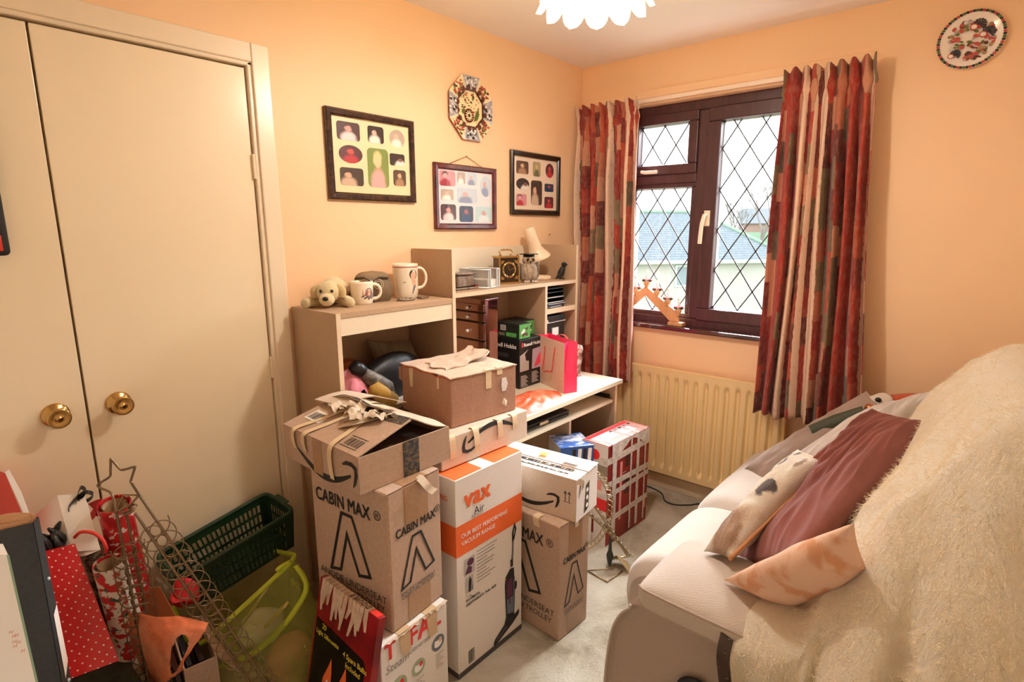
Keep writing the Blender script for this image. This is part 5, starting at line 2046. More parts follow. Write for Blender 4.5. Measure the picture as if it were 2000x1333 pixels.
# worn brown box
t_ = thing('worn_box', 'worn reddish brown cardboard box with peeling top on the uppermost stack', 'box', (-1.672, -0.631, 0.8295), -5.9)
w_, d_, h_ = 0.300, 0.300, 0.170
m = MB(M_KRAFTW)
m.box(0, 0, 0, w_, d_, h_)
m.build('carton', t_, bevel=0.004)
m = MB(M_KRAFTT)
m.grid(lambda a, b_: (-0.004 + (w_ + 0.006) * a, -0.003 + (d_ + 0.004) * b_, h_ + 0.004 + 0.004 * noise.noise(Vector((a * 6, b_ * 6, 3))) + 0.006 * (1 - a) * abs(math.sin(b_ * 7))), 24, 24)
m.build('top_flap', t_, solid=0.004)
m = MB(M_KRAFTT)


def torn(u_, v_):
    return 0.045 + 0.245 * u_ + 0.012 * math.sin(v_ * 9), 0.085 + 0.135 * v_ + 0.05 * u_ + 0.010 * math.sin(u_ * 13), h_ + 0.012 + 0.022 * u_ ** 3 + 0.005 * noise.noise(Vector((u_ * 5, v_ * 5, 8)))


m.grid(torn, 26, 14)
m.build('torn_flap', t_, solid=0.004)
m = MB(M_KRAFTW)
m.add([(0, d_, h_ - 0.004), (-0.004, d_ + 0.012, h_ - 0.010), (-0.002, d_ + 0.014, h_ - 0.055), (0, d_, h_ - 0.062)], [(0, 1, 2, 3)])
m.build('torn_corner', t_, solid=-0.003)
for x_, ln, ax_ in ((0.165, 0.062, 'f'), (0.218, 0.020, 'f'), (0.235, 0.070, 'l'), (0.07, 0.045, 'l')):
    m = MB(M_MASK)
    wd = 0.026 if x_ in (0.165, 0.235) else 0.012
    if ax_ == 'f':
        m.ribbon([(x_, 0.012, h_ + 0.007), (x_, -0.0014, h_ + 0.006), (x_, -0.0016, h_ - ln)], 0.026, side=(1, 0, 0))
    else:
        m.ribbon([(0.01, x_, h_ + 0.008), (-0.0014, x_, h_ - 0.004), (-0.0016, x_, h_ - ln)], [wd, wd, wd * 0.7], side=(0, 1, 0))
    m.build('masking_tape', t_, solid=-0.0006)
m = MB(mat('silvery_tape_scrap', 'e2dcd6', rough=0.12, bump=(40, 0.5, 0.005)))
m.ribbon([(0.238, -0.002, h_ - 0.035), (0.240, -0.003, h_ - 0.06), (0.238, -0.002, h_ - 0.085)], [0.020, 0.032, 0.018], side=(1, 0, 0))
m.build('tape', t_, solid=-0.0006)
m = MB(M_PEEL)
m.add([(0.238, -0.001, 0.060), (0.252, -0.004, 0.045), (0.240, -0.010, 0.028), (0.228, -0.001, 0.040)], [(0, 1, 2, 3)])
m.build('torn_chip', t_, solid=-0.0008)
m = MB(mat('warm_red_edge', 'c05a34', rough=0.6))
m.tube([(-0.0035, 0.005 + d_ * i / 12, h_ + 0.001 + 0.004 * math.sin(i * 1.7)) for i in range(13)], 0.0022, n=5)
m.build('split_edge', t_)

# white topped parcel on the right tall box
t_ = thing('parcel', 'kraft parcel with white top and curved arrow on the right tall box', 'box', (-1.362, -0.932, 0.4605), 6.2)
w_, d_, h_ = 0.165, 0.375, 0.162
m = MB(M_KRAFTL).box(0, 0, 0, w_, d_, h_)
m.build('carton', t_, bevel=0.003)
Mf, Ml, Mtl = f_front(w_, d_, h_), f_left(w_, d_, h_), f_top_left(w_, d_, h_)
m = MB(M_WHITEC)
m.poly([(0, 0), (d_, 0), (d_, w_), (0, w_)], M=Mtl)
m.poly([(0, 0), (w_, 0), (w_, h_), (0, h_)], M=Mf)
m.build('white_facing', t_)
m = MB(M_INK)
smile(m, Ml @ T(d_ - 0.195, 0.066, 0.0003), 0.225, M_INK)
m.build('logo', t_)
m = MB(M_INK)
for dx in (0, 0.016):
    m.stroke([(d_ - 0.044 + dx, 0.072), (d_ - 0.044 + dx, 0.108)], 0.0025, M_INK, Ml)
    m.stroke([(d_ - 0.050 + dx, 0.100), (d_ - 0.044 + dx, 0.110), (d_ - 0.038 + dx, 0.100)], 0.0025, M_INK, Ml)
m.stroke([(d_ - 0.052, 0.070), (d_ - 0.020, 0.070)], 0.002, M_INK, Ml)
m.build('this_way_up_print', t_)
m = MB(M_BTAPE)
rnd = random.Random(31)
for x0, x1, yv, th in ((0.015, d_ - 0.045, 0.050, 0.024), (0.10, d_ - 0.05, 0.022, 0.013)):
    m.poly([(x0, yv), (x1, yv + 0.004), (x1, yv + th), (x0, yv + th)], M_BTAPE, Mtl, 0.0006)
    for q in range(22):
        xx = x0 + (x1 - x0) * rnd.random()
        m.poly([(xx, yv + th * rnd.uniform(.1, .4)), (xx + rnd.uniform(.004, .014), yv + th * .4), (xx + 0.006, yv + th * rnd.uniform(.6, 1.1))], M_PEEL, Mtl, 0.0012)
m.build('tape', t_)
m = MB(M_BTAPE)
m.poly([(0.060, 0.010), (0.094, 0.022), (0.100, 0.128), (0.072, 0.118)], M_BTAPE, Mf, 0.0008)
for q in range(3):
    m.ellipse(0.082, 0.036 + q * 0.030, 0.009, 0.009, WHITE_INK, Mf @ T(0, 0, 0.0014), n=8)
m.build('tape', t_)
m = MB(M_INK)
m.stroke([(0.020, 0.085), (0.028, 0.135)], [0.002, 0.008], M_INK, Mf @ T(0, 0, 0.0008))
m.build('torn_mark', t_)
m = MB(M_WHITEC)
m.grid(lambda a, b_: (0.085 + 0.078 * a, -0.004 + (d_ + 0.004) * b_, h_ + 0.004 + 0.006 * a), 3, 6)
m.build('lifted_flap', t_, solid=0.002)
m = MB(mat('yellow_sticker', 'f2c14a', rough=0.5)).poly([(0.150, 0.105), (0.185, 0.100), (0.190, 0.124), (0.160, 0.130)], M=Mtl, z=0.0125)
m.build('sticker', t_)
m = MB(mat('pale_grey_label', 'dcdce4', rough=0.5)).poly([(0.265, 0.092), (0.325, 0.092), (0.325, 0.128), (0.265, 0.128)], M=Mtl, z=0.013)
m.build('address_label', t_)
strip('masking_tape', t_, [(0.02, 0.335, h_ + 0.001), (-0.001, 0.335, h_ + 0.0005), (-0.0014, 0.333, h_ - 0.055)], 0.034, (0, 1, 0))
m = MB(M_PEEL)
m.ribbon(catmull([(0.0, -0.002, h_ - 0.005), (0.022, -0.006, h_ - 0.012), (0.044, -0.003, h_ - 0.03), (0.040, -0.006, h_ - 0.045)], 14), 0.022, side=(0.3, -0.2, 1))
m.build('torn_paper', t_, solid=-0.0006)

# blue and white box behind it
M_BLUEP = mat('blue_white_photo_print', '3f67b0', rough=0.4, var=(13, 'dfe4ec', 0.47, 0.60), stretch=(1, 1.6, 1))
t_ = thing('blue_box', 'blue and white printed box standing between the white parcel and red taped box', 'box', (-0.915, -0.540, 0), -34.5)
w_, d_, h_ = 0.165, 0.170, 0.500
m = MB(M_GREYC2).box(0, 0, 0, w_, d_, h_)
m.build('carton', t_, bevel=0.002)
Mf, Ml, Mt = f_front(w_, d_, h_), f_left(w_, d_, h_), f_top(w_, d_, h_)
m = MB(M_BLUEP).poly([(0, 0), (w_, 0), (w_, d_), (0, d_)], M=Mt)
DBLUE = mat('deep_blue_print', '30589f', rough=0.4)
m.poly([(0, 0.30), (w_, 0.30), (w_, h_), (0, h_)], DBLUE, Mf)
for x_, c_ in ((0.05, M_INK), (0.078, WHITE_INK), (0.104, M_INK), (0.128, WHITE_INK)):
    m.poly([(x_, 0.32), (x_ + 0.018, 0.32), (x_ + 0.028, h_ - 0.012), (x_ + 0.010, h_ - 0.012)], c_, Mf, 0.0004)
m.build('picture_print', t_)

# red box bound with packing tape
M_REDC = mat('deep_red_carton', '8f1f1c', rough=0.4, var=(9, '7a1a1a', 0.4, 0.6))
M_PACK = mat('milky_packing_tape', 'd9cfc6', rough=0.15, var=(40, 'b9aca2', 0.35, 0.7), bump=(40, 0.3, 0.004))
t_ = thing('taped_red_box', 'red box bound in strips of packing tape standing in front of the radiator', 'box', (-0.773, -0.709, 0), -2.8)
w_, d_, h_ = 0.371, 0.150, 0.508
m = MB(M_REDC).box(0, 0, 0, w_, d_, h_)
m.build('carton', t_, bevel=0.003)
Mf, Ml, Mt = f_front(w_, d_, h_), f_left(w_, d_, h_), f_top(w_, d_, h_)
PINKP = mat('salmon_print', 'df8d84', rough=0.4)
m = MB()
m.poly([(0.004, 0.002), (w_ - .004, 0.002), (w_ - .004, d_ - 0.002), (0.004, d_ - .002)], PINKP, Mt)
m.poly([(0.01, d_ - 0.032), (w_ - 0.02, d_ - 0.032), (w_ - 0.02, d_ - 0.006), (0.01, d_ - 0.006)], RED, Mt, 0.0003)
m.poly([(0.03, 0.050), (0.17, 0.050), (0.17, 0.115), (0.03, 0.115)], WHITE_INK, Mt, 0.0003)
m.poly([(0.19, 0.035), (0.30, 0.035), (0.30, 0.09), (0.19, 0.09)], WHITE_INK, Mt, 0.0003)
for q in range(5):
    m.poly([(0.16 + q * 0.04, 0.098), (0.185 + q * 0.04, 0.098), (0.185 + q * 0.04, 0.112), (0.16 + q * 0.04, 0.112)], INK_GREY if q % 2 else M_INK, Mt, 0.0005)
m.poly([(0, 0), (d_, 0), (d_, h_), (0, h_)], mat('white_red_print', 'd9cdc6', rough=0.4), Ml)
m.ellipse(d_ * 0.52, h_ - 0.055, 0.026, 0.026, RED, Ml @ T(0, 0, 0.0003))
m.poly([(0.02, h_ - 0.15), (d_, h_ - 0.15), (d_, h_ - 0.10), (0.02, h_ - 0.10)], mat('taupe_print', '8b7c6c', rough=0.5), Ml, 0.0003)
for q, (a0, a1, z0, z1) in enumerate(((0.0, 0.12, 0.28, 0.33), (0.03, 0.15, 0.18, 0.24), (0.0, 0.08, 0.05, 0.14))):
    m.poly([(a0, z0), (a1, z0), (a1, z1), (a0, z1)], (PINKP, RED, M_REDC)[q], Ml, 0.0003)
m.build('picture_print', t_)
m = MB(WHITE_INK)
for q, zz_ in enumerate((0.33, 0.24, 0.14)):
    m.text(('CRISPY', 'SERIES', 'BAKE')[q] if False else '\u2013\u2013', 0.03, WHITE_INK, Mf @ T(0.13, zz_, 0.0003))
m.poly([(0.105, 0.10), (0.125, 0.10), (0.125, 0.40), (0.105, 0.40)], PINKP, Mf)
m.poly([(0.150, 0.22), (0.185, 0.22), (0.185, 0.33), (0.150, 0.33)], mat('dark_brown_print', '3b211c', rough=0.4), Mf)
m.poly([(0.150, 0.36), (0.185, 0.36), (0.185, 0.44), (0.150, 0.44)], mat('dark_brown_print', '3b211c'), Mf)
m.poly([(0.335, 0.075), (0.355, 0.075), (0.355, 0.14), (0.335, 0.14)], PINKP, Mf)
m.build('panel_print', t_)
for z_, th, k in ((0.395, 0.034, 0.02), (0.315, 0.030, -0.015), (0.225, 0.026, 0.02), (0.100, 0.030, 0.015)):
    m = MB(M_PACK)
    m.add([(-0.001, d_, z_), (-0.001, -0.0012, z_ + k), (w_ + 0.001, -0.0012, z_ + k * 1.6), (w_ + 0.001, -0.0012, z_ + k * 1.6 + th), (-0.001, -0.0012, z_ + k + th), (-0.001, d_, z_ + th)],
          [(0, 1, 4, 5), (1, 2, 3, 4)])
    m.build('tape', t_)
for x_, th in ((0.055, 0.034), (0.200, 0.014), (0.262, 0.024), (0.330, 0.012)):
    m = MB(M_PACK)
    m.ribbon([(x_, 0.09, h_ + 0.002), (x_, -0.002, h_ + 0.002), (x_ + 0.004, -0.002, 0.02)], th, side=(1, 0, 0))
    m.build('tape', t_, solid=-0.0006)
m = MB(M_PACK)
m.grid(lambda a, b_: (0.03 + 0.335 * a, -0.0035 + 0.0015 * math.sin(a * 30), h_ - 0.075 * b_ * (0.6 + 0.4 * math.sin(a * 7 + 1)) + 0.002), 40, 4)
m.build('tape', t_)

# red and black box of candle lights leaning on the steam iron carton
Mlean = R('Z', -90) @ R('X', -12.5)
t_ = thing('candle_light_carton', 'slim black and red candle light box leaning on the steam iron carton', 'box', (-2.222, -0.520, 0.006), Mlean)
w_, d_, h_ = 0.292, 0.024, 0.462
m = MB(M_REDC).box(0, 0, 0, w_, d_, h_, mat('crimson_carton', '9c1b22', rough=0.35, var=(7, '6d1016', 0.4, 0.65)))
m.build('carton', t_, bevel=0.0015)
Mf = f_front(w_, d_, h_)
m = MB()
BLK = mat('glossy_black_print', '15110f', rough=0.25)
m.poly([(0.010, 0.0), (w_ - 0.028, 0.0), (w_ - 0.028, h_ - 0.150), (w_ - 0.040, h_ - 0.135), (0.010, h_ - 0.118)], BLK, Mf)
m.build('black_panel', t_)
FLAME = mat('orange_flame_print', 'ee6f3c', rough=0.35)
CRED = mat('candle_red_print', 'd8352b', rough=0.35)
m = MB()
for fx, fz in ((0.100, 0.205), (0.172, 0.215)):
    m.poly([(fx - 0.024, fz - 0.05), (fx - 0.020, fz - 0.015), (fx - 0.002, fz + 0.025), (fx + 0.010, fz + 0.055), (fx + 0.018, fz + 0.015), (fx + 0.022, fz - 0.03), (fx + 0.008, fz - 0.075), (fx - 0.012, fz - 0.075)], FLAME, Mf, 0.0003)
    m.ellipse(fx + 0.002, fz - 0.03, 0.007, 0.018, WHITE_INK, Mf @ T(0, 0, 0.0005))
m.poly([(0.065, 0.0), (0.145, 0.0), (0.140, 0.150), (0.085, 0.178), (0.065, 0.150)], CRED, Mf, 0.0002)
m.poly([(0.140, 0.0), (0.222, 0.0), (0.222, 0.165), (0.190, 0.176), (0.160, 0.200), (0.142, 0.170)], mat('dull_brown_print', '7d6a5e', rough=0.4), Mf, 0.00035)
m.poly([(0.146, 0.0), (0.216, 0.0), (0.216, 0.158), (0.186, 0.170), (0.160, 0.190), (0.148, 0.165)], BLK, Mf, 0.0005)
m.ellipse(0.180, 0.085, 0.018, 0.06, CRED, Mf @ T(0, 0, 0.0007))
m.build('candle_picture', t_)
m = MB()
YEL = mat('yellow_print', 'dcc54a', rough=0.5)
m.text('20', 0.022, YEL, Mf @ T(0.045, h_ - 0.140, 0.0003), bold=0.02)
m.text('Light Silhouette', 0.019, YEL, Mf @ T(0.018, h_ - 0.162, 0.0003), bold=0.02)
m.build('lettering', t_)
m = MB()
m.text('4 Spare Bulbs', 0.021, YEL, Mf @ T(0.160, h_ - 0.168, 0.0003), bold=0.02)
m.text('Included', 0.021, YEL, Mf @ T(0.178, h_ - 0.192, 0.0003), bold=0.02)
m.build('lettering', t_)
m = MB()
Ms = frame((w_ + E, 0, 0), (0, 1, 0), (0, 0, 1))
m.text('Silhouette', 0.022, WHITE_INK, Ms @ T(0.018, 0.10, 0) @ R('Z', 90))
Mt = f_top(w_, d_, h_)
m.build('lettering', t_)
m = MB()
m.text('DOUBLE', 0.024, M_INK, Mt @ T(0.235, 0.020, 0.0003) @ R('Z', 180), bold=0.02)
m.build('lettering', t_)
m = MB(CRED).poly([(w_ - 0.045, 0.001), (w_ - 0.008, 0.001), (w_ - 0.008, d_ - 0.001), (w_ - 0.045, d_ - 0.001)], M=Mt)
m.build('top_tab', t_)
rnd = random.Random(44)
M_STR = mat('cloudy_sticky_tape', 'd6c0aa', rough=0.3, var=(30, 'bfa288', 0.4, 0.65), bump=(40, 0.3, 0.004))
for q in range(12):
    x_ = 0.022 + q * 0.0195
    ln = rnd.uniform(0.055, 0.135)
    m = MB(M_STR)
    m.ribbon([(x_, d_, h_ + 0.0012), (x_ + 0.002, -0.0014, h_ + 0.0012), (x_ + rnd.uniform(-.006, .006), -0.002, h_ - ln * .5), (x_ + rnd.uniform(-.01, .012), -0.0024 - 0.003 * (q % 3 == 0), h_ - ln)],
             [0.017, 0.017, 0.018, 0.009], side=(1, 0, 0))
    m.build('tape', t_, solid=-0.0005)

# brass wire stand between the right tall box and the red box
M_WIRE = mat('aged_brass_wire', 'a58d68', rough=0.3, metal=0.9)
M_BEADS = mat('clear_crystal_bead', 'b9aa8e', rough=0.1, coat=0.5)
t_ = thing('wire_stand', 'beaded brass wire ornament with looped arms on the carpet beside the red box', 'ornament', (-0.93, -0.80, 0))


def wp(px_, pz_, dy=0.0):
    """wire shapes laid out on an upright plane turned towards the room."""
    return (px_ * 0.80, -px_ * 0.60 + dy, pz_)


m = MB(M_WIRE)
lp = [wp(-0.095 + 0.125 * math.cos(i * PI / 24), 0.30 + 0.185 * math.sin(i * PI / 24)) for i in range(48)]
m.tube(lp, 0.004, n=6, closed=True)
lp2 = [wp(-0.095 + 0.113 * math.cos(i * PI / 24), 0.30 + 0.172 * math.sin(i * PI / 24), 0.01) for i in range(48)]
m.tube(lp2, 0.0022, n=6, closed=True)
m.build('loop', t_)
m = MB(M_BEADS)
for i in range(40):
    a_ = i * 2 * PI / 40
    m.ball(wp(-0.095 + 0.119 * math.cos(a_), 0.30 + 0.179 * math.sin(a_), -0.004), 0.0042, n=8, k=6)
m.build('bead_string', t_)
for k_, (a_, b_) in enumerate((((-0.16, 0.46), (0.11, 0.05)), ((-0.13, 0.33), (0.125, 0.05)), ((0.02, 0.05), (0.125, 0.05)))):
    m = MB(M_WIRE)
    m.tube(catmull([wp(*a_), wp((a_[0] + b_[0]) / 2 + 0.008, (a_[1] + b_[1]) / 2), wp(*b_)], 12), 0.0038, n=6)
    m.tube(catmull([wp(a_[0] + .014, a_[1], 0.006), wp((a_[0] + b_[0]) / 2 + 0.022, (a_[1] + b_[1]) / 2, .006), wp(b_[0] + 0.006, b_[1], .006)], 12), 0.002, n=6)
    o = m.build('arm', t_)
    m = MB(M_BEADS)
    for i in range(14):
        s_ = (i + 0.5) / 14
        m.ball(wp(a_[0] + (b_[0] - a_[0]) * s_ + 0.012, a_[1] + (b_[1] - a_[1]) * s_, -0.004), 0.0038, n=8, k=6)
    m.build('bead_string', o)
m = MB(mat('dark_green_core', '2c2d20', rough=0.6))
m.lathe([(0.004, 0.02), (0.012, 0.05), (0.016, 0.075), (0.008, 0.10), (0.005, 0.16), (0, 0.165)], n=16, M=T(0.012, -0.02, 0))
m.build('stem', t_)
m = MB(M_WIRE)
for i in range(44):
    a_ = i * 2 * PI / 44
    m.tube([wp(-0.095 + 0.125 * math.cos(a_), 0.30 + 0.185 * math.sin(a_)), wp(-0.095 + 0.113 * math.cos(a_ + 0.07), 0.30 + 0.172 * math.sin(a_ + 0.07), 0.01)], 0.0016, n=5)
m.build('twisted_wire', t_)
m = MB(mat('pleated_gold_fabric', 'cdb68c', rough=0.35, metal=0.2))


def fan(u_, v_):
    a_ = math.radians(-75 + 150 * u_)
    r_ = 0.012 + 0.085 * v_
    rp = 0.006 * v_ * (1 if int(u_ * 28) % 2 else -1)
    return 0.02 + r_ * math.cos(a_) * 0.8 + 0.0, -0.045 + r_ * math.sin(a_) * 0.6, 0.075 - 0.062 * v_ + rp


m.grid(fan, 28, 3, smooth=False)
m.build('pleated_fan', t_, solid=-0.001)
m = MB(M_WIRE)
m.tube([(0.0, -0.02, 0.012), (-0.06, 0.05, 0.004), (-0.07, -0.06, 0.004), (0.04, -0.07, 0.004)], 0.004, n=6)
m.build('foot', t_)
for q, (px_, pz_, w2, h2) in enumerate(((-0.168, 0.30, 0.03, 0.13), (-0.128, 0.20, 0.03, 0.10))):
    m = MB(mat('white_wax_light', 'efece4', rough=0.4))
    x, y, z = wp(px_, pz_, -0.012)
    m.lathe([(0, 0), (0.014, 0.004), (0.016, h2 * .4), (0.012, h2 * .85), (0.0, h2)], n=14, M=T(x, y, z - 0.05) @ R('Y', 12))
    m.build('candle', t_)


# ------------------------------------------------------------------ sofa
def chenille(name, c1, c2, tex=900):
    t = NT(name)
    v = t.coord()
    f = t.noise(v, tex, 3, 0.7)
    g = t.noise(v, 6, 4, 0.6)
    w_ = t.n('TexWave', wave_type='BANDS', bands_direction='DIAGONAL')
    w_.inputs['Scale'].default_value = 60
    w_.inputs['Distortion'].default_value = 8
    w_.inputs['Detail'].default_value = 3
    t.l(v, w_.inputs['Vector'])
    c = t.ramp(f, [(0.35, c1), (0.65, c2)])
    c = t.mix(t.ramp(g, [(0.35, '000000'), (0.8, '505050')]), c, c1)
    t.base(c)
    t.b.inputs['Roughness'].default_value = 0.9
    t.b.inputs['Specular IOR Level'].default_value = 0.2
    t.b.inputs['Sheen Weight'].default_value = 0.45
    t.b.inputs['Sheen Roughness'].default_value = 0.4
    t.bump(t.math('ADD', f, t.math('MULTIPLY', w_.outputs['Fac'], 0.6)), 0.25, 0.003)
    return t.m


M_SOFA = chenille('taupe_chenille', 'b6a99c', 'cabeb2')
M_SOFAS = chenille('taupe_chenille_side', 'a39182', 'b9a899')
sofa = thing('sofa', 'taupe fabric reclining sofa along the near wall, covered in cushions', 'sofa', (-0.9, -1.75, 0))


def loft(sections, m, mat_, close=True, smooth=True):
    """skin a list of equally long closed outlines."""
    n = len(sections[0])
    v = [p for s_ in sections for p in s_]
    f = []
    for j in range(len(sections) - 1):
        for i in range(n):
            f.append((j * n + i, j * n + (i + 1) % n, (j + 1) * n + (i + 1) % n, (j + 1) * n + i))
    m.add(v, f, mat_, smooth)
    if close:
        m.add(sections[0], [tuple(range(n - 1, -1, -1))], mat_)
        m.add(sections[-1], [tuple(range(n))], mat_)


# near arm: an upholstered side panel with a rounded front
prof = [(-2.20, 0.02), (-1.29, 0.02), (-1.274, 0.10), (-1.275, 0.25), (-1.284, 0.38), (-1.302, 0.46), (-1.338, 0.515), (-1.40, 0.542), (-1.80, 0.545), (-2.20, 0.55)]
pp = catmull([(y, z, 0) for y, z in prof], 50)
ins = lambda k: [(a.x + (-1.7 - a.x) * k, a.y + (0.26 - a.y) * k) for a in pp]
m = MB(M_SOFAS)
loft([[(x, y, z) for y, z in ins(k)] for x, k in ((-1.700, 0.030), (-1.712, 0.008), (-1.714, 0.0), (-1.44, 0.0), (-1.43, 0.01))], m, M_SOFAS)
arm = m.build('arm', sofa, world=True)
m = MB(M_SOFA)
m.tube([(-1.7145, p.x, p.y) for p in pp[6:36]], 0.0035, n=6)
m.build('piping', arm, world=True)
# arm pad: a boxy cushion with a piped edge
PX0, PX1, PY0, PY1, PZ0, PZ1 = -1.735, -1.415, -1.365, -1.90, 0.542, 0.606


def pad(u_, v_):
    """v: round the section (x,z); u: along y."""
    a_ = 2 * PI * v_
    c_, s_ = math.cos(a_), math.sin(a_)
    ex = 0.32
    cx_ = math.copysign(abs(c_) ** ex, c_)
    sx_ = math.copysign(abs(s_) ** ex, s_)
    e = min(u_, 1 - u_)
    k = 1.0 if e > 0.09 else (1 - (1 - e / 0.09) ** 3.0 * 0.14)
    kz = 1.0 if e > 0.09 else (1 - (1 - e / 0.09) ** 2.5 * 0.35)
    x = (PX0 + PX1) / 2 + (PX1 - PX0) / 2 * cx_ * k
    crown = 0.034 * (1 - cx_ * cx_) if s_ > 0 else 0
    z = (PZ0 + PZ1) / 2 + (PZ1 - PZ0) / 2 * sx_ * kz + crown * math.sin(PI * min(1, u_ * 3 + 0.15) * 0.5)
    y = PY0 + (PY1 - PY0) * u_
    wv = noise.noise(Vector((x * 9, y * 5, 3)))
    z += 0.007 * wv * (s_ > 0.1)
    return x, y, z


m = MB(M_SOFA)
m.grid(lambda v_, u_: pad(u_, v_), 64, 60, wrapu=True)
m.add([pad(0, i / 64) for i in range(64)], [tuple(range(64))], M_SOFA)
m.add([pad(1, i / 64) for i in range(64)], [tuple(range(63, -1, -1))], M_SOFA)
ap = m.build('arm_pad', sofa, world=True)
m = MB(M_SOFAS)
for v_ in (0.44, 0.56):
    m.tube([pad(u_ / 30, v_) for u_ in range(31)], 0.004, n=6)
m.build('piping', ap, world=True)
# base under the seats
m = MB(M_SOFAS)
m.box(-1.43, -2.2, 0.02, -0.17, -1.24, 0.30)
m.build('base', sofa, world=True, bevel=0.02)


def seat(x0, x1, lab=None):
    P = [(-2.05, 0.28), (-1.30, 0.27), (-1.195, 0.20), (-1.165, 0.26), (-1.155, 0.34), (-1.175, 0.415), (-1.235, 0.462), (-1.33, 0.478), (-1.50, 0.470), (-1.75, 0.455), (-2.05, 0.45)]
    q = catmull([(a, b_, 0) for a, b_ in P], 54)
    secs = []
    n_ = 22
    for i in range(n_ + 1):
        t_ = i / n_
        e = min(t_, 1 - t_)
        k = 0.0 if e > 0.12 else (1 - e / 0.12) ** 2.5
        x = x0 + (x1 - x0) * t_
        sec = []
        for a in q:
            yy = a.x + (-1.6 - a.x) * 0.075 * k
            zz_ = a.y + (0.34 - a.y) * 0.30 * k + 0.006 * noise.noise(Vector((x * 6, a.x * 6, a.y * 4)))
            sec.append((x, yy, zz_))
        secs.append(sec)
    m = MB(M_SOFA)
    loft(secs, m, M_SOFA)
    return m.build('seat_cushion', sofa, world=True)


seat(-1.425, -0.900)
seat(-0.895, -0.170)
# back
B = [(-1.70, 0.46), (-1.735, 0.62), (-1.80, 0.80), (-1.87, 0.93), (-1.96, 1.01), (-2.07, 1.03), (-2.17, 0.98), (-2.22, 0.80), (-2.24, 0.50), (-2.24, 0.05), (-2.0, 0.05), (-1.80, 0.30)]
q = catmull([(a, b_, 0) for a, b_ in B + [B[0]]], 60)[:-1]
m = MB(M_SOFA)
secs = []
for i in range(25):
    t_ = i / 24
    e = min(t_, 1 - t_)
    k = 0.0 if e > 0.06 else (1 - e / 0.06) ** 2
    x = -1.60 + 1.44 * t_
    secs.append([(x, a.x + (-2.0 - a.x) * 0.10 * k, a.y + (0.6 - a.y) * 0.07 * k) for a in q])
loft(secs, m, M_SOFA)
m.build('backrest', sofa, world=True)
# recliner release cup on the side
Mc = frame((-1.7148, -1.535, 0.368), (0, -1, 0), (0, 0, 1))
m = MB(mat('black_recliner_cup', '191817', rough=0.35))
m.lathe([(0.0, -0.004), (0.028, -0.004), (0.032, 0.004), (0.044, 0.006), (0.048, 0.003), (0.048, 0.0)], n=36, M=Mc @ Matrix.Scale(1.15, 4, (1, 0, 0)))
m.box(-0.02, -0.008, -0.003, 0.02, 0.008, 0.004, M=Mc)
m.build('release_handle', sofa, world=True)
for x, y in ((-1.66, -1.30), (-1.66, -2.12), (-0.24, -1.30), (-0.24, -2.12)):
    m = MB(M_BLACK).box(x - 0.03, y - 0.03, 0.0, x + 0.03, y + 0.03, 0.03)
    m.build('foot', sofa, world=True)

# ------------------------------------------------------------------ cushions on the sofa
M_MAROON = mat('maroon_cotton', '844639', rough=0.9, var=(5, '733c32', 0.35, 0.7), bump=(700, 0.15, 0.002), sheen=0.1)
M_GREYP2 = mat('pale_grey_cotton', 'cfc6bf', rough=0.9, var=(5, 'b8ada6', 0.4, 0.75), bump=(700, 0.12, 0.002))
M_TAUPEP = mat('taupe_velour', '9a8579', rough=0.8, var=(6, '8d7868', 0.4, 0.7), sheen=0.4)


def cow_mat():
    t = NT('brown_and_cream_faux_fur')
    v = t.coord()
    uv = t.coord('UV')
    f = t.noise(t.mapping(v, (1, 2.2, 1)), 160, 4, 0.7)
    wob = t.noise(v, 22, 4, 0.6)
    u, w_, _ = t.sep(uv)
    uu = t.math('ADD', u, t.math('MULTIPLY', t.math('SUBTRACT', wob, 0.5), 0.16))
    ww = t.math('ADD', w_, t.math('MULTIPLY', t.math('SUBTRACT', t.noise(t.mapping(v, loc=(2, 5, 1)), 22, 4, 0.6), 0.5), 0.30))

    def spot(cu, cw, ru, rw, hard=0.8):
        a = t.math('DIVIDE', t.math('SUBTRACT', uu, cu), ru)
        b_ = t.math('DIVIDE', t.math('SUBTRACT', ww, cw), rw)
        d = t.math('SQRT', t.math('ADD', t.math('MULTIPLY', a, a), t.math('MULTIPLY', b_, b_)))
        return t.ramp(d, [(hard, 'ffffff'), (1.0, '000000')])
    c = t.ramp(t.noise(v, 6, 3), [(0.35, 'e9dac4'), (0.6, 'efe5d6'), (0.75, 'dcbf94')])
    for q in ((0.12, 0.45, 0.24, 0.42, 'a88467', 0.5), (0.20, 0.20, 0.14, 0.14, '8a6449', 0.5), (0.08, 0.75, 0.10, 0.2, '96714f', 0.5), (0.50, 0.62, 0.085, 0.24, '3a261d', 0.75),
              (0.80, 0.72, 0.10, 0.10, '8d6a4a', 0.5), (0.66, 0.22, 0.05, 0.07, '46352f', 0.5), (0.76, 0.30, 0.06, 0.06, '57463f', 0.5), (0.86, 0.22, 0.07, 0.06, '46352f', 0.5), (0.92, 0.36, 0.05, 0.07, '57463f', 0.5)):
        c = t.mix(spot(*q[:4], q[5]), c, q[4])
    c = t.mix(0.35, c, t.ramp(f, [(0.3, '8d7a68'), (0.7, 'fff6ea')]), 'OVERLAY')
    t.base(c)
    t.b.inputs['Roughness'].default_value = 0.95
    t.b.inputs['Sheen Weight'].default_value = 0.5
    t.bump(f, 0.8, 0.008)
    return t.m


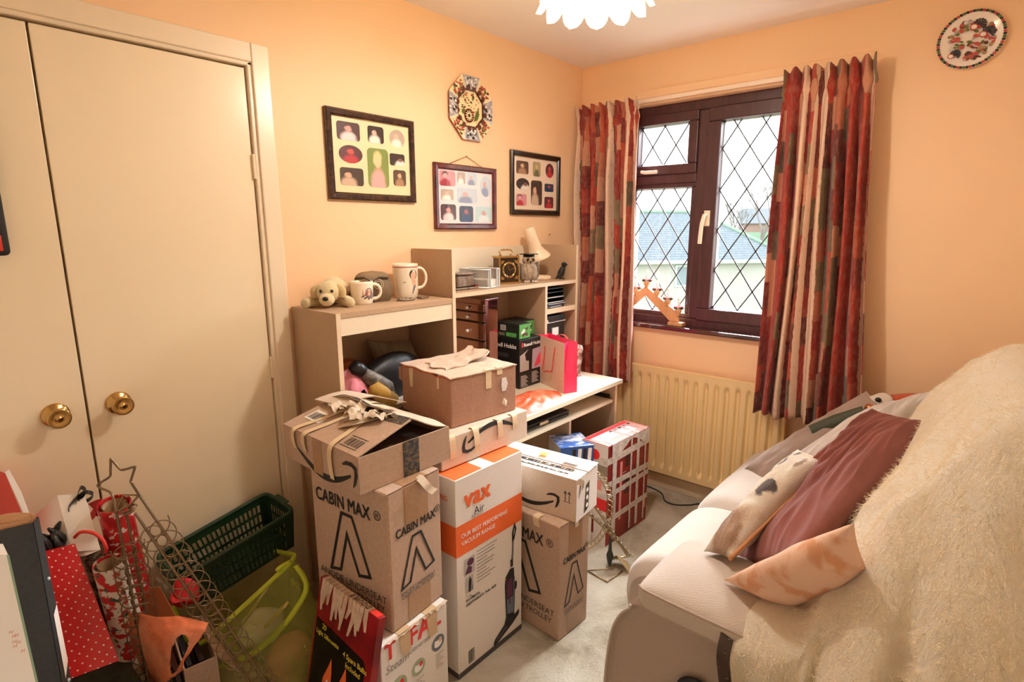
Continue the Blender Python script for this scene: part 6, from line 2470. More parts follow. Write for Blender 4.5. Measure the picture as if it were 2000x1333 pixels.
def peach_mat():
    t = NT('peach_leaf_print_cotton')
    v = t.coord()
    n1 = t.noise(v, 14, 3, 0.5, 0.3)
    c = t.ramp(n1, [(0.46, 'e4bea4'), (0.56, 'd69c76')])
    t.base(c)
    t.b.inputs['Roughness'].default_value = 0.85
    t.bump(t.noise(v, 500, 2), 0.1, 0.002)
    return t.m


M_COW, M_PEACH = cow_mat(), peach_mat()
pillow('cushion', [(-0.5, -1.227, 0.4554), (-0.2, -1.604, 0.8191), (-0.35, -1.775, 0.7505), (-0.58, -1.317, 0.4476)], 0.13, M_TAUPEP,
       'taupe cushion at the far end of the sofa under the right curtain', 'cushion', 'cushions on the sofa', seed=3, wr=0.007, pinch=0.04, su=0.9, sv=0.3, ridge=True, n=60)
pillow('cushion', [(-0.66, -1.335, 0.4824), (-0.46, -1.668, 0.8209), (-0.4, -1.882, 0.9362), (-0.72, -1.63, 0.5667)], 0.15, M_GREYP2,
       'pale grey pillow standing behind the maroon cushion', 'cushion', 'cushions on the sofa', seed=5, wr=0.010, pinch=0.05, wscale=5, su=0.4, sv=0.9, ridge=True, n=70)
pillow('cushion', [(-1.37, -1.475, 0.5194), (-0.8916, -1.715, 0.9385), (-0.79, -1.895, 0.899), (-1.654, -1.69, 0.7667)], 0.13, M_MAROON,
       'large creased maroon cushion across the middle of the sofa', 'cushion', 'cushions on the sofa', seed=8, wr=0.016, pinch=0.05, n=110, wscale=6, su=0.35, sv=1.0, ridge=True)
pillow('cushion', [(-1.528, -1.455, 0.6388), (-1.084, -1.56, 0.821), (-1.103, -1.655, 0.8137), (-1.562, -1.535, 0.6674)], 0.115, M_COW,
       'cream and brown faux fur cushion lying on the maroon cushion', 'cushion', 'cushions on the sofa', seed=1, wr=0.008, pinch=0.04, n=48, piping=(mat('tan_suede_piping', 'c08a5c', rough=0.8), 0.006))
pillow('cushion', [(-1.622, -1.545, 0.6424), (-1.801, -1.82, 0.9733), (-1.747, -1.842, 0.8642), (-1.569, -1.69, 0.6145)], 0.085, M_PEACH,
       'peach leaf print cushion between the maroon cushion and the fleece throw', 'cushion', 'cushions on the sofa', seed=6, wr=0.008, pinch=0.03, wscale=3)
# small things behind the cushions
t_ = thing('plush_toy', 'fluffy white and red soft toy tucked behind the grey pillow', 'soft toy', (-0.2, -1.666, 0.7512))
M_FLUFF = mat('white_fluffy_plush', 'e3d5c6', rough=1, sheen=0.6, bump=(120, 0.8, 0.008))
m = MB(M_FLUFF)
m.ball((0, 0, 0.02), (0.055, 0.045, 0.050), n=22, k=14)
m.ball((-0.03, 0.02, 0.035), (0.035, 0.03, 0.03), n=18, k=12)
m.build('head', t_)
m = MB(M_BLACK)
m.ball((-0.055, 0.010, 0.052), (0.012, 0.012, 0.010), n=10, k=8)
m.build('nose', t_)
m = MB(mat('rust_red_plush', 'b5502c', rough=0.95, sheen=0.4, bump=(90, 0.5, 0.005)))
blob(m, [(0.02, -0.03, 0.035), (0.05, -0.12, 0.045), (0.03, -0.20, 0.03)], [0.030, 0.034, 0.022])
m.build('body', t_)
m = MB(mat('dark_green_sleeve', '3f4330', rough=0.7))
q0, q1 = Vector((-0.42, -1.462, 0.6626)), Vector((-0.36, -1.63, 0.7729))
m.tube([tuple(q0), tuple((q0 + q1) / 2), tuple(q1)], [0.030, 0.034, 0.026], n=12)
m.ball(tuple(q1 + Vector((0.02, -0.01, 0.012))), 0.018, mat('copper_cap', 'b8713f', rough=0.25, metal=0.8), n=12, k=8)
tag(m.build('bottle'), 'dark green sleeved bottle with a copper cap lying on the taupe cushion', 'bottle')

# ------------------------------------------------------------------ fleece throw
def fleece_mat():
    t = NT('cream_fleece_pile')
    v = t.coord()
    f = t.noise(t.mapping(v, (1, 1, 0.45)), 130, 5, 0.75, 0.6)
    g = t.noise(v, 38, 4, 0.7, 0.4)
    b_ = t.noise(v, 5, 3)
    c = t.ramp(b_, [(0.3, 'efe0c2'), (0.7, 'f5ead4')])
    c = t.mix(0.22, c, t.ramp(f, [(0.3, '9d845f'), (0.7, 'fffaf0')]), 'OVERLAY')
    t.base(c)
    t.b.inputs['Roughness'].default_value = 1
    t.b.inputs['Specular IOR Level'].default_value = 0.1
    t.b.inputs['Sheen Weight'].default_value = 0.6
    t.b.inputs['Sheen Roughness'].default_value = 0.6
    t.bump(t.math('ADD', f, g), 0.8, 0.010)
    return t.m


M_FLEECE = fleece_mat()
TP = [(-1.602, 0.615), (-1.620, 0.634), (-1.680, 0.648), (-1.738, 0.690), (-1.782, 0.79), (-1.838, 0.90), (-1.900, 1.02), (-1.955, 1.105), (-2.03, 1.150), (-2.12, 1.13), (-2.20, 1.04), (-2.26, 0.88), (-2.285, 0.62)]
TC = catmull([(a, b_, 0) for a, b_ in TP], 160)


def tprof(t_):
    i = max(0.0, min(1.0, t_)) * 159
    j = min(int(i), 158)
    q_ = TC[j].lerp(TC[j + 1], i - j)
    return q_.x, q_.y


def throw(u_, v_):
    """u along the sofa from the hanging near end (0) to the far end (1); v from the front edge over the top to the back."""
    HANG = 0.36
    X0 = -1.655
    if u_ < HANG:
        h = 1 - u_ / HANG                    # 1 at the bottom of the drop
        x = X0
    else:
        h = 0
        x = X0 + (u_ - HANG) / (1 - HANG) * 1.22
    ts = 0.10 * smoothstep(-1.655, -1.45, x) + 0.16 * smoothstep(-1.48, -1.20, x)
    ts += 0.03 * math.sin(3.0 * x + 1) * smoothstep(-1.5, -1.3, x)
    t_ = ts + (1 - ts) * v_
    y, z = tprof(t_)
    # soft sag and billow of the cloth
    bil = 0.020 * noise.noise(Vector((x * 4, t_ * 6, 1.5))) + 0.011 * noise.noise(Vector((x * 10, t_ * 14, 4.0)))
    y += bil * 0.8
    z += bil
    z -= 0.027 * smoothstep(-1.3, -0.5, x) * smoothstep(0.5, 0.6, t_)
    # a long soft valley running along the back
    z -= 0.020 * math.exp(-((t_ - 0.34 - 0.05 * x) / 0.035) ** 2) * smoothstep(-1.7, -1.5, x)
    if h > 0:
        lobe = smoothstep(0.335, 0.372, t_)  # 0 over the arm, 1 where the back's corner falls
        ang = min(1.0, h / 0.18)
        fall = max(0.0, (h - 0.04) / 0.96)
        drop = fall * (0.34 * (1 - lobe) + 0.78 * lobe) + 0.02 * ang
        out = 0.105 * (1 - lobe) + lobe * (0.09 + 0.19 * smoothstep(0.0, 0.55, h))
        crease = math.exp(-((t_ - 0.530 - 0.02 * h) / 0.030) ** 2)
        fold = -0.085 * crease * smoothstep(0.08, 0.55, h) * lobe
        fold += (0.018 * math.sin(t_ * 46 + 1.2 * h) + 0.012 * math.sin(t_ * 21 + 2)) * smoothstep(0.1, 0.6, h)
        x -= out * math.sin(ang * PI / 2) + fold + 0.02 * noise.noise(Vector((t_ * 9, h * 3, 7)))
        z -= drop
        y -= 0.07 * h * (1 - smoothstep(0.0, 0.3, t_)) - 0.035 * h * lobe * (1 - smoothstep(0.40, 0.62, t_))
    return x, y, z


m = MB(M_FLEECE)
m.grid(throw, 170, 230)
throw_root = thing('fleece_throw', 'deep cream fleece throw draped over the back and near arm of the sofa', 'blanket', (-1.2, -1.95, 0.6))
tb = m.build('fleece', throw_root, world=True)
md = tb.modifiers.new('solidify', 'SOLIDIFY')
md.thickness = 0.026
md.offset = 1
ss = tb.modifiers.new('subdivision', 'SUBSURF')
ss.levels = ss.render_levels = 1
tb.data.materials.append(mat('cream_fleece_fibre', 'f0e2c6', rough=0.9, spec=0.1))
tb.modifiers.new('fur', 'PARTICLE_SYSTEM')
fur = tb.particle_systems[0].settings
fur.type = 'HAIR'
fur.count = 70000
fur.hair_length = 0.0115
fur.material = 2
fur.hair_step = 3
fur.emit_from = 'FACE'
fur.use_modifier_stack = True
fur.distribution = 'RAND'
fur.brownian_factor = 0.006
fur.normal_factor = 0.0015
fur.object_align_factor = (0.0, 0.0, -0.002)
fur.render_type = 'PATH'
fur.root_radius = 0.9
fur.tip_radius = 0.25
fur.radius_scale = 0.0011
fur.use_close_tip = True
m = MB(mat('dark_brown_binding', '3a2b22', rough=0.8))
ed = [Vector(throw(u_ / 60 * 0.345, 0.0)) for u_ in range(58)]
m.ribbon([tuple(p + Vector((-0.004, 0.014, 0.0))) for p in ed], 0.030, side=(0.2, 1, 0.2))
m.build('binding', throw_root, world=True, solid=-0.006)


# ------------------------------------------------------------------ clutter in front of the cupboard
# trunk that the bags stand on
M_GRN = mat('dark_green_fabric', '3b3f2c', rough=0.9, var=(40, '2c2f20', 0.4, 0.7), bump=(200, 0.3, 0.003))
t_ = thing('ottoman', 'dark green fabric storage trunk under the spotted red bag', 'trunk', (-2.78, -0.40, 0))
m = MB(M_GRN).box(-0.22, -0.30, 0, 0.20, 0.32, 0.315)
m.build('body', t_, bevel=0.01)
m = MB(M_GRN).box(-0.225, -0.305, 0.318, 0.205, 0.325, 0.338)
m.build('lid', t_, bevel=0.006)

# spotted red gift bag
def spot_mat():
    t = NT('red_paper_with_white_dots')
    uv = t.coord('UV')
    v = t.mapping(uv, (56, 56, 1), rot=(0, 0, 0.785))
    x, y, z = t.sep(v)
    fx = t.math('SUBTRACT', t.math('FRACT', x), 0.5)
    fy = t.math('SUBTRACT', t.math('FRACT', y), 0.5)
    d = t.math('SQRT', t.math('ADD', t.math('MULTIPLY', fx, fx), t.math('MULTIPLY', fy, fy)))
    t.base(t.mix(t.math('LESS_THAN', d, 0.12), 'd3262a', 'f6dcd2'))
    t.b.inputs['Roughness'].default_value = 0.35
    t.b.inputs['Coat Weight'].default_value = 0.25
    t.bump(t.noise(t.coord(), 14, 3, 0.5, 0.8), 0.35, 0.012)
    return t.m


M_SPOT = spot_mat()
tlp, trp, blp, brp = Vector((-2.691, -0.2103, 0.6717)), Vector((-2.642, -0.2579, 0.7024)), Vector((-2.699, -0.2959, 0.3631)), Vector((-2.612, -0.3824, 0.4079))
back_ = Vector((-0.135, 0.03, 0.0))
gb = thing('gift_bag', 'red gift bag with tiny white dots standing on the green trunk', 'gift bag', tuple(blp))
m = MB(M_SPOT)
cr = [0]


def face(a, b_, c, d, nu=10, nv=14, bow=0.0, nrm=Vector((0, 0, 0)), u0=0.0):
    w_, h_ = (b_ - a).length, (d - a).length
    m.grid(lambda u_, v_: tuple((a.lerp(b_, u_)).lerp(d.lerp(c, u_), v_) + nrm * (bow * math.sin(PI * u_) * math.sin(PI * v_) + 0.004 * noise.noise(Vector((u_ * 4 + u0, v_ * 5, 1))))), nu, nv, uvs=lambda u_, v_: (u0 + u_ * w_, v_ * h_))


nf = (brp - blp).cross(trp - brp).normalized()
if nf.dot(Vector(CAM_LOC) - blp) < 0:
    nf = -nf
face(blp, brp, trp, tlp, bow=0.008, nrm=nf)
face(blp + back_, blp, tlp, tlp + back_ * 0.8, u0=0.3)
face(brp, brp + back_, trp + back_ * 0.8, trp, u0=0.6)
face(brp + back_, blp + back_, tlp + back_ * 0.8, trp + back_ * 0.8, u0=0.9)
m.build('paper_bag', gb, world=True)
# black crinkled bag stuffed in its top, and the white bag with a black ribbon behind
M_BLKF = mat('black_film', '17161a', rough=0.25, bump=(30, 0.6, 0.01))
m = MB(M_BLKF)
c0 = Vector((-2.675, -0.1919, 0.6915))
rnd = random.Random(3)
for q in range(7):
    a = c0 + Vector((rnd.uniform(-.05, .03), rnd.uniform(-.02, .03), -0.03))
    m.tube(catmull([a, a + Vector((rnd.uniform(-.02, .02), 0, 0.03)), a + Vector((rnd.uniform(-.03, .03), rnd.uniform(-.02, .02), rnd.uniform(.045, .075)))], 8), [0.010, 0.011, 0.012, 0.011, 0.010, 0.009, 0.007, 0.003], n=7)
tag(m.build('black_bag'), 'crinkled black plastic stuffed in the top of the spotted red bag', 'plastic bag')
M_PAPB = mat('white_glossy_bag_paper', 'f4f0ea', rough=0.4)
wb_ = [Vector(p) for p in ((-2.649, -0.0905, 0.7121), (-2.587, -0.1421, 0.7807), (-2.595, -0.2752, 0.6688), (-2.647, -0.221, 0.6492))]
t_ = thing('gift_bag', 'white gift bag with a black ribbon bow behind the spotted red bag', 'gift bag', tuple(wb_[3]))
m = MB(M_PAPB)
bk = Vector((-0.05, 0.045, 0))
lc = wb_[0].lerp(wb_[1], 0.40) + Vector((-0.01, -0.02, -0.035))
fold = lc.lerp(wb_[2].lerp(wb_[3], .55), 0.98) + Vector((0.0, -0.015, 0))
lmid = (wb_[0] + bk).lerp(wb_[0], 0.5) + Vector((0.02, 0.0, -0.03))
m.add([wb_[0], lc, fold, wb_[3]], [(0, 3, 2, 1)])
m.add([lc, wb_[1], wb_[2], fold], [(0, 3, 2, 1)])
m.add([wb_[0] + bk, wb_[1] + bk, wb_[2] + bk, wb_[3] + bk], [(0, 1, 2, 3)])
m.add([wb_[0], lmid, wb_[0] + bk, wb_[3] + bk, wb_[3]], [(0, 1, 2, 3, 4)])
m.add([wb_[1], wb_[1] + bk, wb_[2] + bk, wb_[2]], [(0, 1, 2, 3)])
m.build('paper_bag', t_, world=True, solid=-0.001)
m = MB(mat('black_satin_ribbon', '141316', rough=0.25))
b0 = Vector((-2.604, -0.1393, 0.7758))
for q, (dx, dz) in enumerate(((0.012, 0.012), (-0.012, -0.022), (0.020, -0.004))):
    m.ribbon(catmull([b0, b0 + Vector((dx, 0, dz + 0.012)), b0 + Vector((dx * 1.8, -0.004, dz)), b0 + Vector((dx * 0.9, -0.006, dz - 0.012)), b0], 16), 0.016, side=(0.3, 0.9, 0.3))
m.build('bow', t_, world=True, solid=-0.001)

# rolls of wrapping paper
def roll_mat(name, c0_, c1_, c2_, scale):
    t = NT(name)
    v = t.coord()
    a = t.noise(v, scale, 3, 0.5)
    b_ = t.noise(t.mapping(v, loc=(3, 1, 2)), scale * 1.4, 3, 0.5)
    c = t.ramp(a, [(0.50, c0_), (0.54, c1_)])
    c = t.mix(t.ramp(b_, [(0.60, '000000'), (0.63, 'ffffff')]), c, c2_)
    t.base(c)
    t.b.inputs['Roughness'].default_value = 0.3
    t.b.inputs['Coat Weight'].default_value = 0.3
    return t.m


M_R1 = roll_mat('red_star_wrap', 'cc2b2c', 'b31f24', 'f0d9d0', 42)
M_R2 = roll_mat('snowman_wrap', 'efe2d2', 'cf3030', '3f6a55', 36)
M_R3 = roll_mat('dark_foliage_wrap', '4b4a38', '8d8670', '2a2a22', 50)


def paper_roll(label, p0, p1, r_, m_, flap=False):
    p0, p1 = Vector(p0), Vector(p1)
    d = p1 - p0
    L_ = d.length
    Mq = Matrix.Translation(p0) @ d.to_track_quat('Z', 'Y').to_matrix().to_4x4()
    t_ = thing('wrapping_paper_roll', label, 'wrapping paper', tuple(p0), d.to_track_quat('Z', 'Y').to_matrix().to_4x4(), 'rolls of wrapping paper')
    m = MB(m_)
    n_ = 40
    # a spiral-wound tube
    sp = []
    for i in range(n_ * 2 + 1):
        a_ = 2 * PI * i / n_
        rr = r_ * (1 - 0.10 * i / (n_ * 2))
        sp.append((rr * math.cos(a_), rr * math.sin(a_)))
    m.grid(lambda u_, v_: (*sp[int(round(u_ * n_ * 2))], v_ * L_), n_ * 2, 8, m_)
    m.build('paper', t_, solid=-0.0008)
    m = MB(mat('cardboard_core', 'b59672', rough=0.8))
    m.lathe([(r_ * 0.74, 0.004), (r_ * 0.74, L_ - 0.002), (r_ * 0.66, L_ - 0.002), (r_ * 0.66, 0.004)], n=28)
    m.build('core', t_)
    if flap:
        m = MB(M_PAPB)
        m.grid(lambda u_, v_: ((r_ + 0.002 + 0.004 * u_) * math.cos(2.2 + u_ * 1.5), (r_ + 0.002 + 0.02 * u_ * u_) * math.sin(2.2 + u_ * 1.5), -0.01 + v_ * L_), 10, 8)
        m.build('outer_wrap', t_, solid=-0.0008)
    return t_


paper_roll('red wrapping paper roll with pale stars, tallest behind the wire tree', (-2.545, -0.2405, 0.7676), (-2.496, -0.1385, 0.2663), 0.040, M_R1)
paper_roll('snowman patterned wrapping paper roll in red and white', (-2.591, -0.3184, 0.6476), (-2.559, -0.2706, 0.311), 0.036, M_R2, flap=True)
paper_roll('dark foliage patterned paper roll beside the spotted red bag', (-2.603, -0.206, 0.6638), (-2.58, -0.2245, 0.2817), 0.030, M_R3)
m = MB(mat('red_cord', 'd93229', rough=0.5))
m.tube(catmull([(-2.634, -0.2203, 0.7016), (-2.625, -0.2543, 0.7254), (-2.605, -0.2787, 0.7227), (-2.592, -0.2988, 0.7059), (-2.589, -0.3097, 0.6839), (-2.59, -0.2976, 0.6678)], 24), 0.0045, n=8)
tag(m.build('gift_ribbon'), 'loop of red cord over the dark foliage paper roll', 'cord')
m = MB(mat('red_tissue', 'cf2a2e', rough=0.6, bump=(20, 0.5, 0.01)))
m.grid(lambda u_, v_: tuple(Vector((-2.578, -0.1177, 0.7388)).lerp(Vector((-2.544, -0.1527, 0.7527)), u_) + Vector((0, 0, -0.05 * v_ + 0.012 * math.sin(u_ * 5))) + Vector((0.01, -0.02, 0)) * math.sin(v_ * 3 + u_ * 4)), 10, 8)
tag(m.build('tissue_paper', solid=-0.001), 'red tissue paper sticking up behind the white gift bag', 'tissue paper')

# black paper carrier with a kraft lining, a white folder and a red bag behind them at the left edge
M_BLKC = mat('charcoal_matt_card', '343637', rough=0.6, var=(120, '2b2d2e', 0.4, 0.7))
cb = thing('paper_carrier', 'tall charcoal paper carrier with kraft lining at the left edge', 'paper bag', (-2.80, -0.50, 0.34))
A0, A1 = Vector((-2.726, -0.4638, 0.8852)), Vector((-2.733, -0.5614, 0.5367))
ddn = (A1 - A0).normalized()
A2 = A0 + ddn * ((0.342 - A0.z) / ddn.z)
dep = Vector((-0.055, -0.10, 0.0))
wid = Vector((-0.19, 0.035, 0.0))
m = MB(M_BLKC)
F0, F2 = A0 + dep * 0.22, A2 + dep * 0.4
m.add([A0, A2, F2, F0], [(0, 1, 2, 3)])
m.add([F0, F2, F2 + wid, F0 + wid], [(0, 1, 2, 3)])
m.add([A0, A2, A2 + wid, A0 + wid], [(3, 2, 1, 0)])
m.add([A0 + wid, A2 + wid, F2 + wid, F0 + wid], [(3, 2, 1, 0)])
m.add([A2, F2, F2 + wid, A2 + wid], [(0, 1, 2, 3)])
m.build('bag_body', cb, world=True, solid=0.002)
m = MB(mat('kraft_paper_lining', 'c79a70', rough=0.8, bump=(14, 0.6, 0.015)))
m.grid(lambda u_, v_: tuple((A0 + Vector((-0.004, -0.006, 0.0))).lerp(A0 + wid + Vector((0.004, -0.006, 0)), u_) + Vector((0, 0, 0.012 + 0.014 * abs(math.sin(u_ * 6)) - 0.05 * v_)) + Vector((0, -0.01, 0)) * v_), 24, 6)
m.grid(lambda u_, v_: tuple((F0 + Vector((-0.004, 0.004, 0.0))).lerp(F0 + wid + Vector((0.004, 0.004, 0)), u_) + Vector((0, 0, 0.003 + 0.006 * abs(math.sin(u_ * 5)) - 0.04 * v_))), 24, 6)
m.build('lining', cb, world=True, solid=-0.001)
m = MB(WHITE_INK)
q = [A0.lerp(A2, 0.34), A0.lerp(A2, 0.36) + dep * 0.18, A0.lerp(A2, 0.60) + dep * 0.2, A0.lerp(A2, 0.56)]
nrm_ = (A2 - A0).cross(dep).normalized()
nrm_ = nrm_ if nrm_.dot(Vector(CAM_LOC) - A0) > 0 else -nrm_
m.add([p + nrm_ * 0.003 for p in q], [(0, 1, 2, 3)])
m.build('sticker', cb, world=True)
for k_ in (0.23, 0.62):
    m = MB(M_STEEL)
    m.ball(tuple(A0.lerp(A2, k_) + dep * 0.10 + nrm_ * 0.002), 0.004, n=10, k=6)
    m.build('stud', cb, world=True)

t_ = thing('lever_file', 'white folder with green edge and faint red scribbles in the lower left corner', 'folder', (-2.83, -0.75, 0.34))
G0, G1, G2 = Vector((-2.843, -0.6017, 0.9073)), Vector((-2.797, -0.6554, 0.9081)), Vector((-2.797, -0.7246, 0.6797))
dn = (G2 - G1).normalized()
low = (0.342 - G1.z) / dn.z
H0, H1 = G0 + dn * low, G1 + dn * low
bk = Vector((0.0, 0.055, 0.0))
M_FOLD = mat('white_folder_card', 'f3f1ec', rough=0.4)
m = MB(M_FOLD)
m.hexa([H0, H1, H1 + bk, H0 + bk, G0, G1, G1 + bk, G0 + bk])
m.build('cover', t_, world=True)
m = MB(mat('pale_green_edge', '8fae94', rough=0.5))
fr_ = Vector((0.0012, -0.0022, 0))
m.add([p + fr_ for p in (H1 - (H1 - H0).normalized() * 0.005, H1, G1, G1 - (G1 - G0).normalized() * 0.005)], [(0, 1, 2, 3)])
m.build('edge_strip', t_, world=True)
m = MB(INK_RED)
ex, ez = (G1 - G0).normalized(), -dn
rnd = random.Random(77)
Mg = Matrix(((ex.x, ez.x, 0, G1.x), (ex.y, ez.y, 0, G1.y - 0.0024), (ex.z, ez.z, 1, G1.z), (0, 0, 0, 1)))
for q in range(7):
    x0, z0 = rnd.uniform(-0.032, -0.014), rnd.uniform(-0.20, -0.145)
    m.stroke([(x0, z0), (x0 + 0.003, z0 + 0.005), (x0 + 0.006, z0 + 0.002), (x0 + 0.009, z0 + 0.007)], 0.0012, mat('faint_red_pen', 'dba296', rough=0.7), Mg)
m.build('scribble', t_, world=True)
r0 = [Vector(p) for p in ((-2.785, 0.0131, 0.8923), (-2.728, -0.0612, 0.8659), (-2.713, -0.115, 0.7478), (-2.734, -0.1329, 0.61), (-2.828, -0.0235, 0.6102))]
t_ = thing('gift_bag', 'plain red gift bag with a white edge behind the charcoal carrier', 'gift bag', tuple(r0[3]))
m = MB(mat('coral_red_paper', 'd8493f', rough=0.45))
bk = Vector((-0.02, 0.08, 0))
m.add(r0, [(0, 1, 2, 3, 4)])
m.add([p + bk for p in r0], [(4, 3, 2, 1, 0)])
m.add([r0[1], r0[1] + bk, r0[2] + bk, r0[2]], [(0, 1, 2, 3)])
m.add([r0[2], r0[2] + bk, r0[3] + bk, r0[3]], [(0, 1, 2, 3)])
m.build('paper_bag', t_, world=True)
m = MB(M_PAPB)
m.ribbon([tuple(r0[1] + Vector((0.004, -0.002, 0.006))), tuple(r0[1].lerp(r0[2], .5) + Vector((0.008, -0.002, 0.004))), tuple(r0[2] + Vector((0.008, -0.002, 0.0)))], [0.010, 0.014, 0.010], side=(1, 0, 0.6))
m.build('white_edge', t_, world=True, solid=-0.001)

# orange carrier bag in a cardboard box
ca, cb_ = Vector((-2.49, -0.4429, 0.33)), Vector((-2.41, -0.457, 0.33))
t_ = thing('open_carton', 'open cardboard box of dark odds and ends below the orange carrier bag', 'box', (ca.x, ca.y, 0.0), math.degrees(math.atan2(cb_.y - ca.y, cb_.x - ca.x)))
w_, d_, h_ = (cb_ - ca).length, 0.21, 0.33
m = MB(M_KRAFT)
for q in ((0, 0, w_, 0.004), (0, d_ - 0.004, w_, d_), (0, 0.004, 0.004, d_ - 0.004), (w_ - 0.004, 0.004, w_, d_ - 0.004)):
    m.box(q[0], q[1], 0, q[2], q[3], h_)
m.box(0.004, 0.004, 0, w_ - 0.004, d_ - 0.004, 0.004)
m.build('carton', t_)
m = MB(M_KRAFT)
m.add([(w_, 0.0, h_), (w_, d_, h_), (w_ + 0.05, d_ - 0.01, h_ - 0.085), (w_ + 0.05, 0.01, h_ - 0.085)], [(0, 1, 2, 3)])
m.build('flap', t_, solid=0.003)
PL = PLACE[t_.name]
rnd = random.Random(8)
for q, (c_, lab) in enumerate((('1b1a1c', 'black case standing in the open cardboard box, nearest its flap'), ('26262a', 'black case standing in the middle of the open cardboard box'), ('3a1a1c', 'dark red case standing in the open cardboard box under the orange bag'))):
    m = MB(mat('dark_case_%d' % q, c_, rough=0.25)).box(0, 0, 0, 0.014, 0.15, h_ - 0.02)
    o = tag(m.build('media_case', bevel=0.002), lab, 'case', 'cases in the open cardboard box')
    o.matrix_world = PL @ T(w_ - 0.030 - q * 0.030, 0.03, 0.006) @ R('Y', -2)
# carrier bag
M_CARR = mat('orange_carrier_film', 'e07a50', rough=0.35, var=(10, 'eda27e', 0.45, 0.75), bump=(22, 0.6, 0.012))
CB = [[(-2.578, -0.2858, 0.4979), (-2.535, -0.4239, 0.5116), (-2.496, -0.4964, 0.5251), (-2.457, -0.5735, 0.5222)],
      [(-2.573, -0.3141, 0.4237), (-2.543, -0.4559, 0.4805), (-2.513, -0.531, 0.5017), (-2.479, -0.5723, 0.4954)],
      [(-2.561, -0.3222, 0.3412), (-2.544, -0.4606, 0.4091), (-2.526, -0.5061, 0.4305), (-2.504, -0.5203, 0.4165)],
      [(-2.548, -0.331, 0.2568), (-2.541, -0.443, 0.3273), (-2.526, -0.4688, 0.3483), (-2.504, -0.4765, 0.3575)]]
rows = [catmull(r_, 40) for r_ in CB]
cols_ = [catmull([r_[i] for r_ in rows], 40) for i in range(40)]
m = MB(M_CARR)
vv, idx = [], {}
for i in range(40):
    for j in range(40):
        p = cols_[i][j]
        idx[(i, j)] = len(vv)
        vv.append(tuple(p + Vector((0, -1, 0.3)) * 0.008 * noise.noise(Vector((i * 0.25, j * 0.2, 2)))))
ff = []
for i in range(39):
    for j in range(39):
        x, y = i / 39, j / 39
        if ((x - 0.72) / 0.15) ** 2 + ((y - 0.62) / 0.30) ** 2 < 1:
            continue                          # the hole of the carrier's handle
        ff.append((idx[(i, j)], idx[(i + 1, j)], idx[(i + 1, j + 1)], idx[(i, j + 1)]))
m.add(vv, ff, M_CARR, True)
o = tag(m.build('carrier_bag', solid=-0.001), 'orange plastic carrier bag with a handle hole by the foot of the wire tree', 'plastic bag')
m = MB(mat('dull_orange_paper', 'b5683c', rough=0.6))
m.add([(-2.503, -0.1939, 0.4694), (-2.466, -0.2351, 0.4723), (-2.439, -0.3055, 0.3455), (-2.498, -0.239, 0.3383)], [(0, 1, 2, 3)])
tag(m.build('paper_sheet', solid=-0.002), 'dull orange sheet standing behind the snowman paper roll', 'paper')

# ------------------------------------------------------------------ green basket
def basket_mat():
    return mat('bottle_green_plastic', '1f3a22', rough=0.3)


M_BASK = basket_mat()
bt = thing('plastic_basket', 'dark green slotted plastic basket lying tilted by the cupboard door', 'basket', (-2.22, -0.12, 0.33), None)
RB = [Vector(p) for p in ((-2.400, -0.195, 0.450), (-2.036, -0.205, 0.527), (-2.052, -0.040, 0.545), (-2.412, -0.040, 0.468))]
ctr = sum(RB, Vector()) / 4
upv = (RB[1] - RB[0]).cross(RB[3] - RB[0]).normalized()
BH = 0.150
BB = [p.lerp(ctr, 0.13) - upv * BH for p in RB]


def slots_panel(m, a, b_, c, d, nx, ny, fx, fz, bars):
    """panel a-b (top) d-c (bottom) pierced with nx by ny slots."""
    P_ = lambda u_, v_: a.lerp(b_, u_).lerp(d.lerp(c, u_), v_)
    us, vs_ = [0.0], [0.0]
    mu, mv = fx, fz
    for i in range(nx):
        u0 = mu + (1 - 2 * mu) * i / nx
        w1 = (1 - 2 * mu) / nx
        us += [u0 + w1 * 0.17, u0 + w1 * 0.83]
    us.append(1.0)
    for j in range(ny):
        v0 = mv + (1 - mv - 0.06) * j / ny
        h1 = (1 - mv - 0.06) / ny
        vs_ += [v0 + h1 * 0.11, v0 + h1 * 0.89]
    vs_.append(1.0)
    v, f = [], []
    for vv_ in vs_:
        for uu in us:
            v.append(tuple(P_(uu, vv_)))
    w_ = len(us)
    for j in range(len(vs_) - 1):
        for i in range(w_ - 1):
            if i % 2 == 1 and j % 2 == 1:
                continue
            f.append((j * w_ + i, j * w_ + i + 1, (j + 1) * w_ + i + 1, (j + 1) * w_ + i))
    m.add(v, f)


for (i, j, nx) in ((0, 1, 19), (1, 2, 8), (2, 3, 19), (3, 0, 8)):
    m = MB(M_BASK)
    slots_panel(m, RB[i], RB[j], BB[j], BB[i], nx, 3, 0.07 if nx > 10 else 0.14, 0.16, 0)
    m.build('side_panel', bt, world=True, solid=-0.003)
m = MB(M_BASK)
m.add(BB, [(0, 1, 2, 3)])
m.build('bottom', bt, world=True, solid=-0.003)


def round_loop(P, r_, n=7):
    out = []
    k = len(P)
    for i in range(k):
        p, a, c = P[i], P[i - 1], P[(i + 1) % k]
        p0, p1 = p + (a - p).normalized() * r_, p + (c - p).normalized() * r_
        for t_ in range(n):
            s_ = t_ / (n - 1)
            out.append(p0.lerp(p, s_).lerp(p.lerp(p1, s_), s_))
    return out


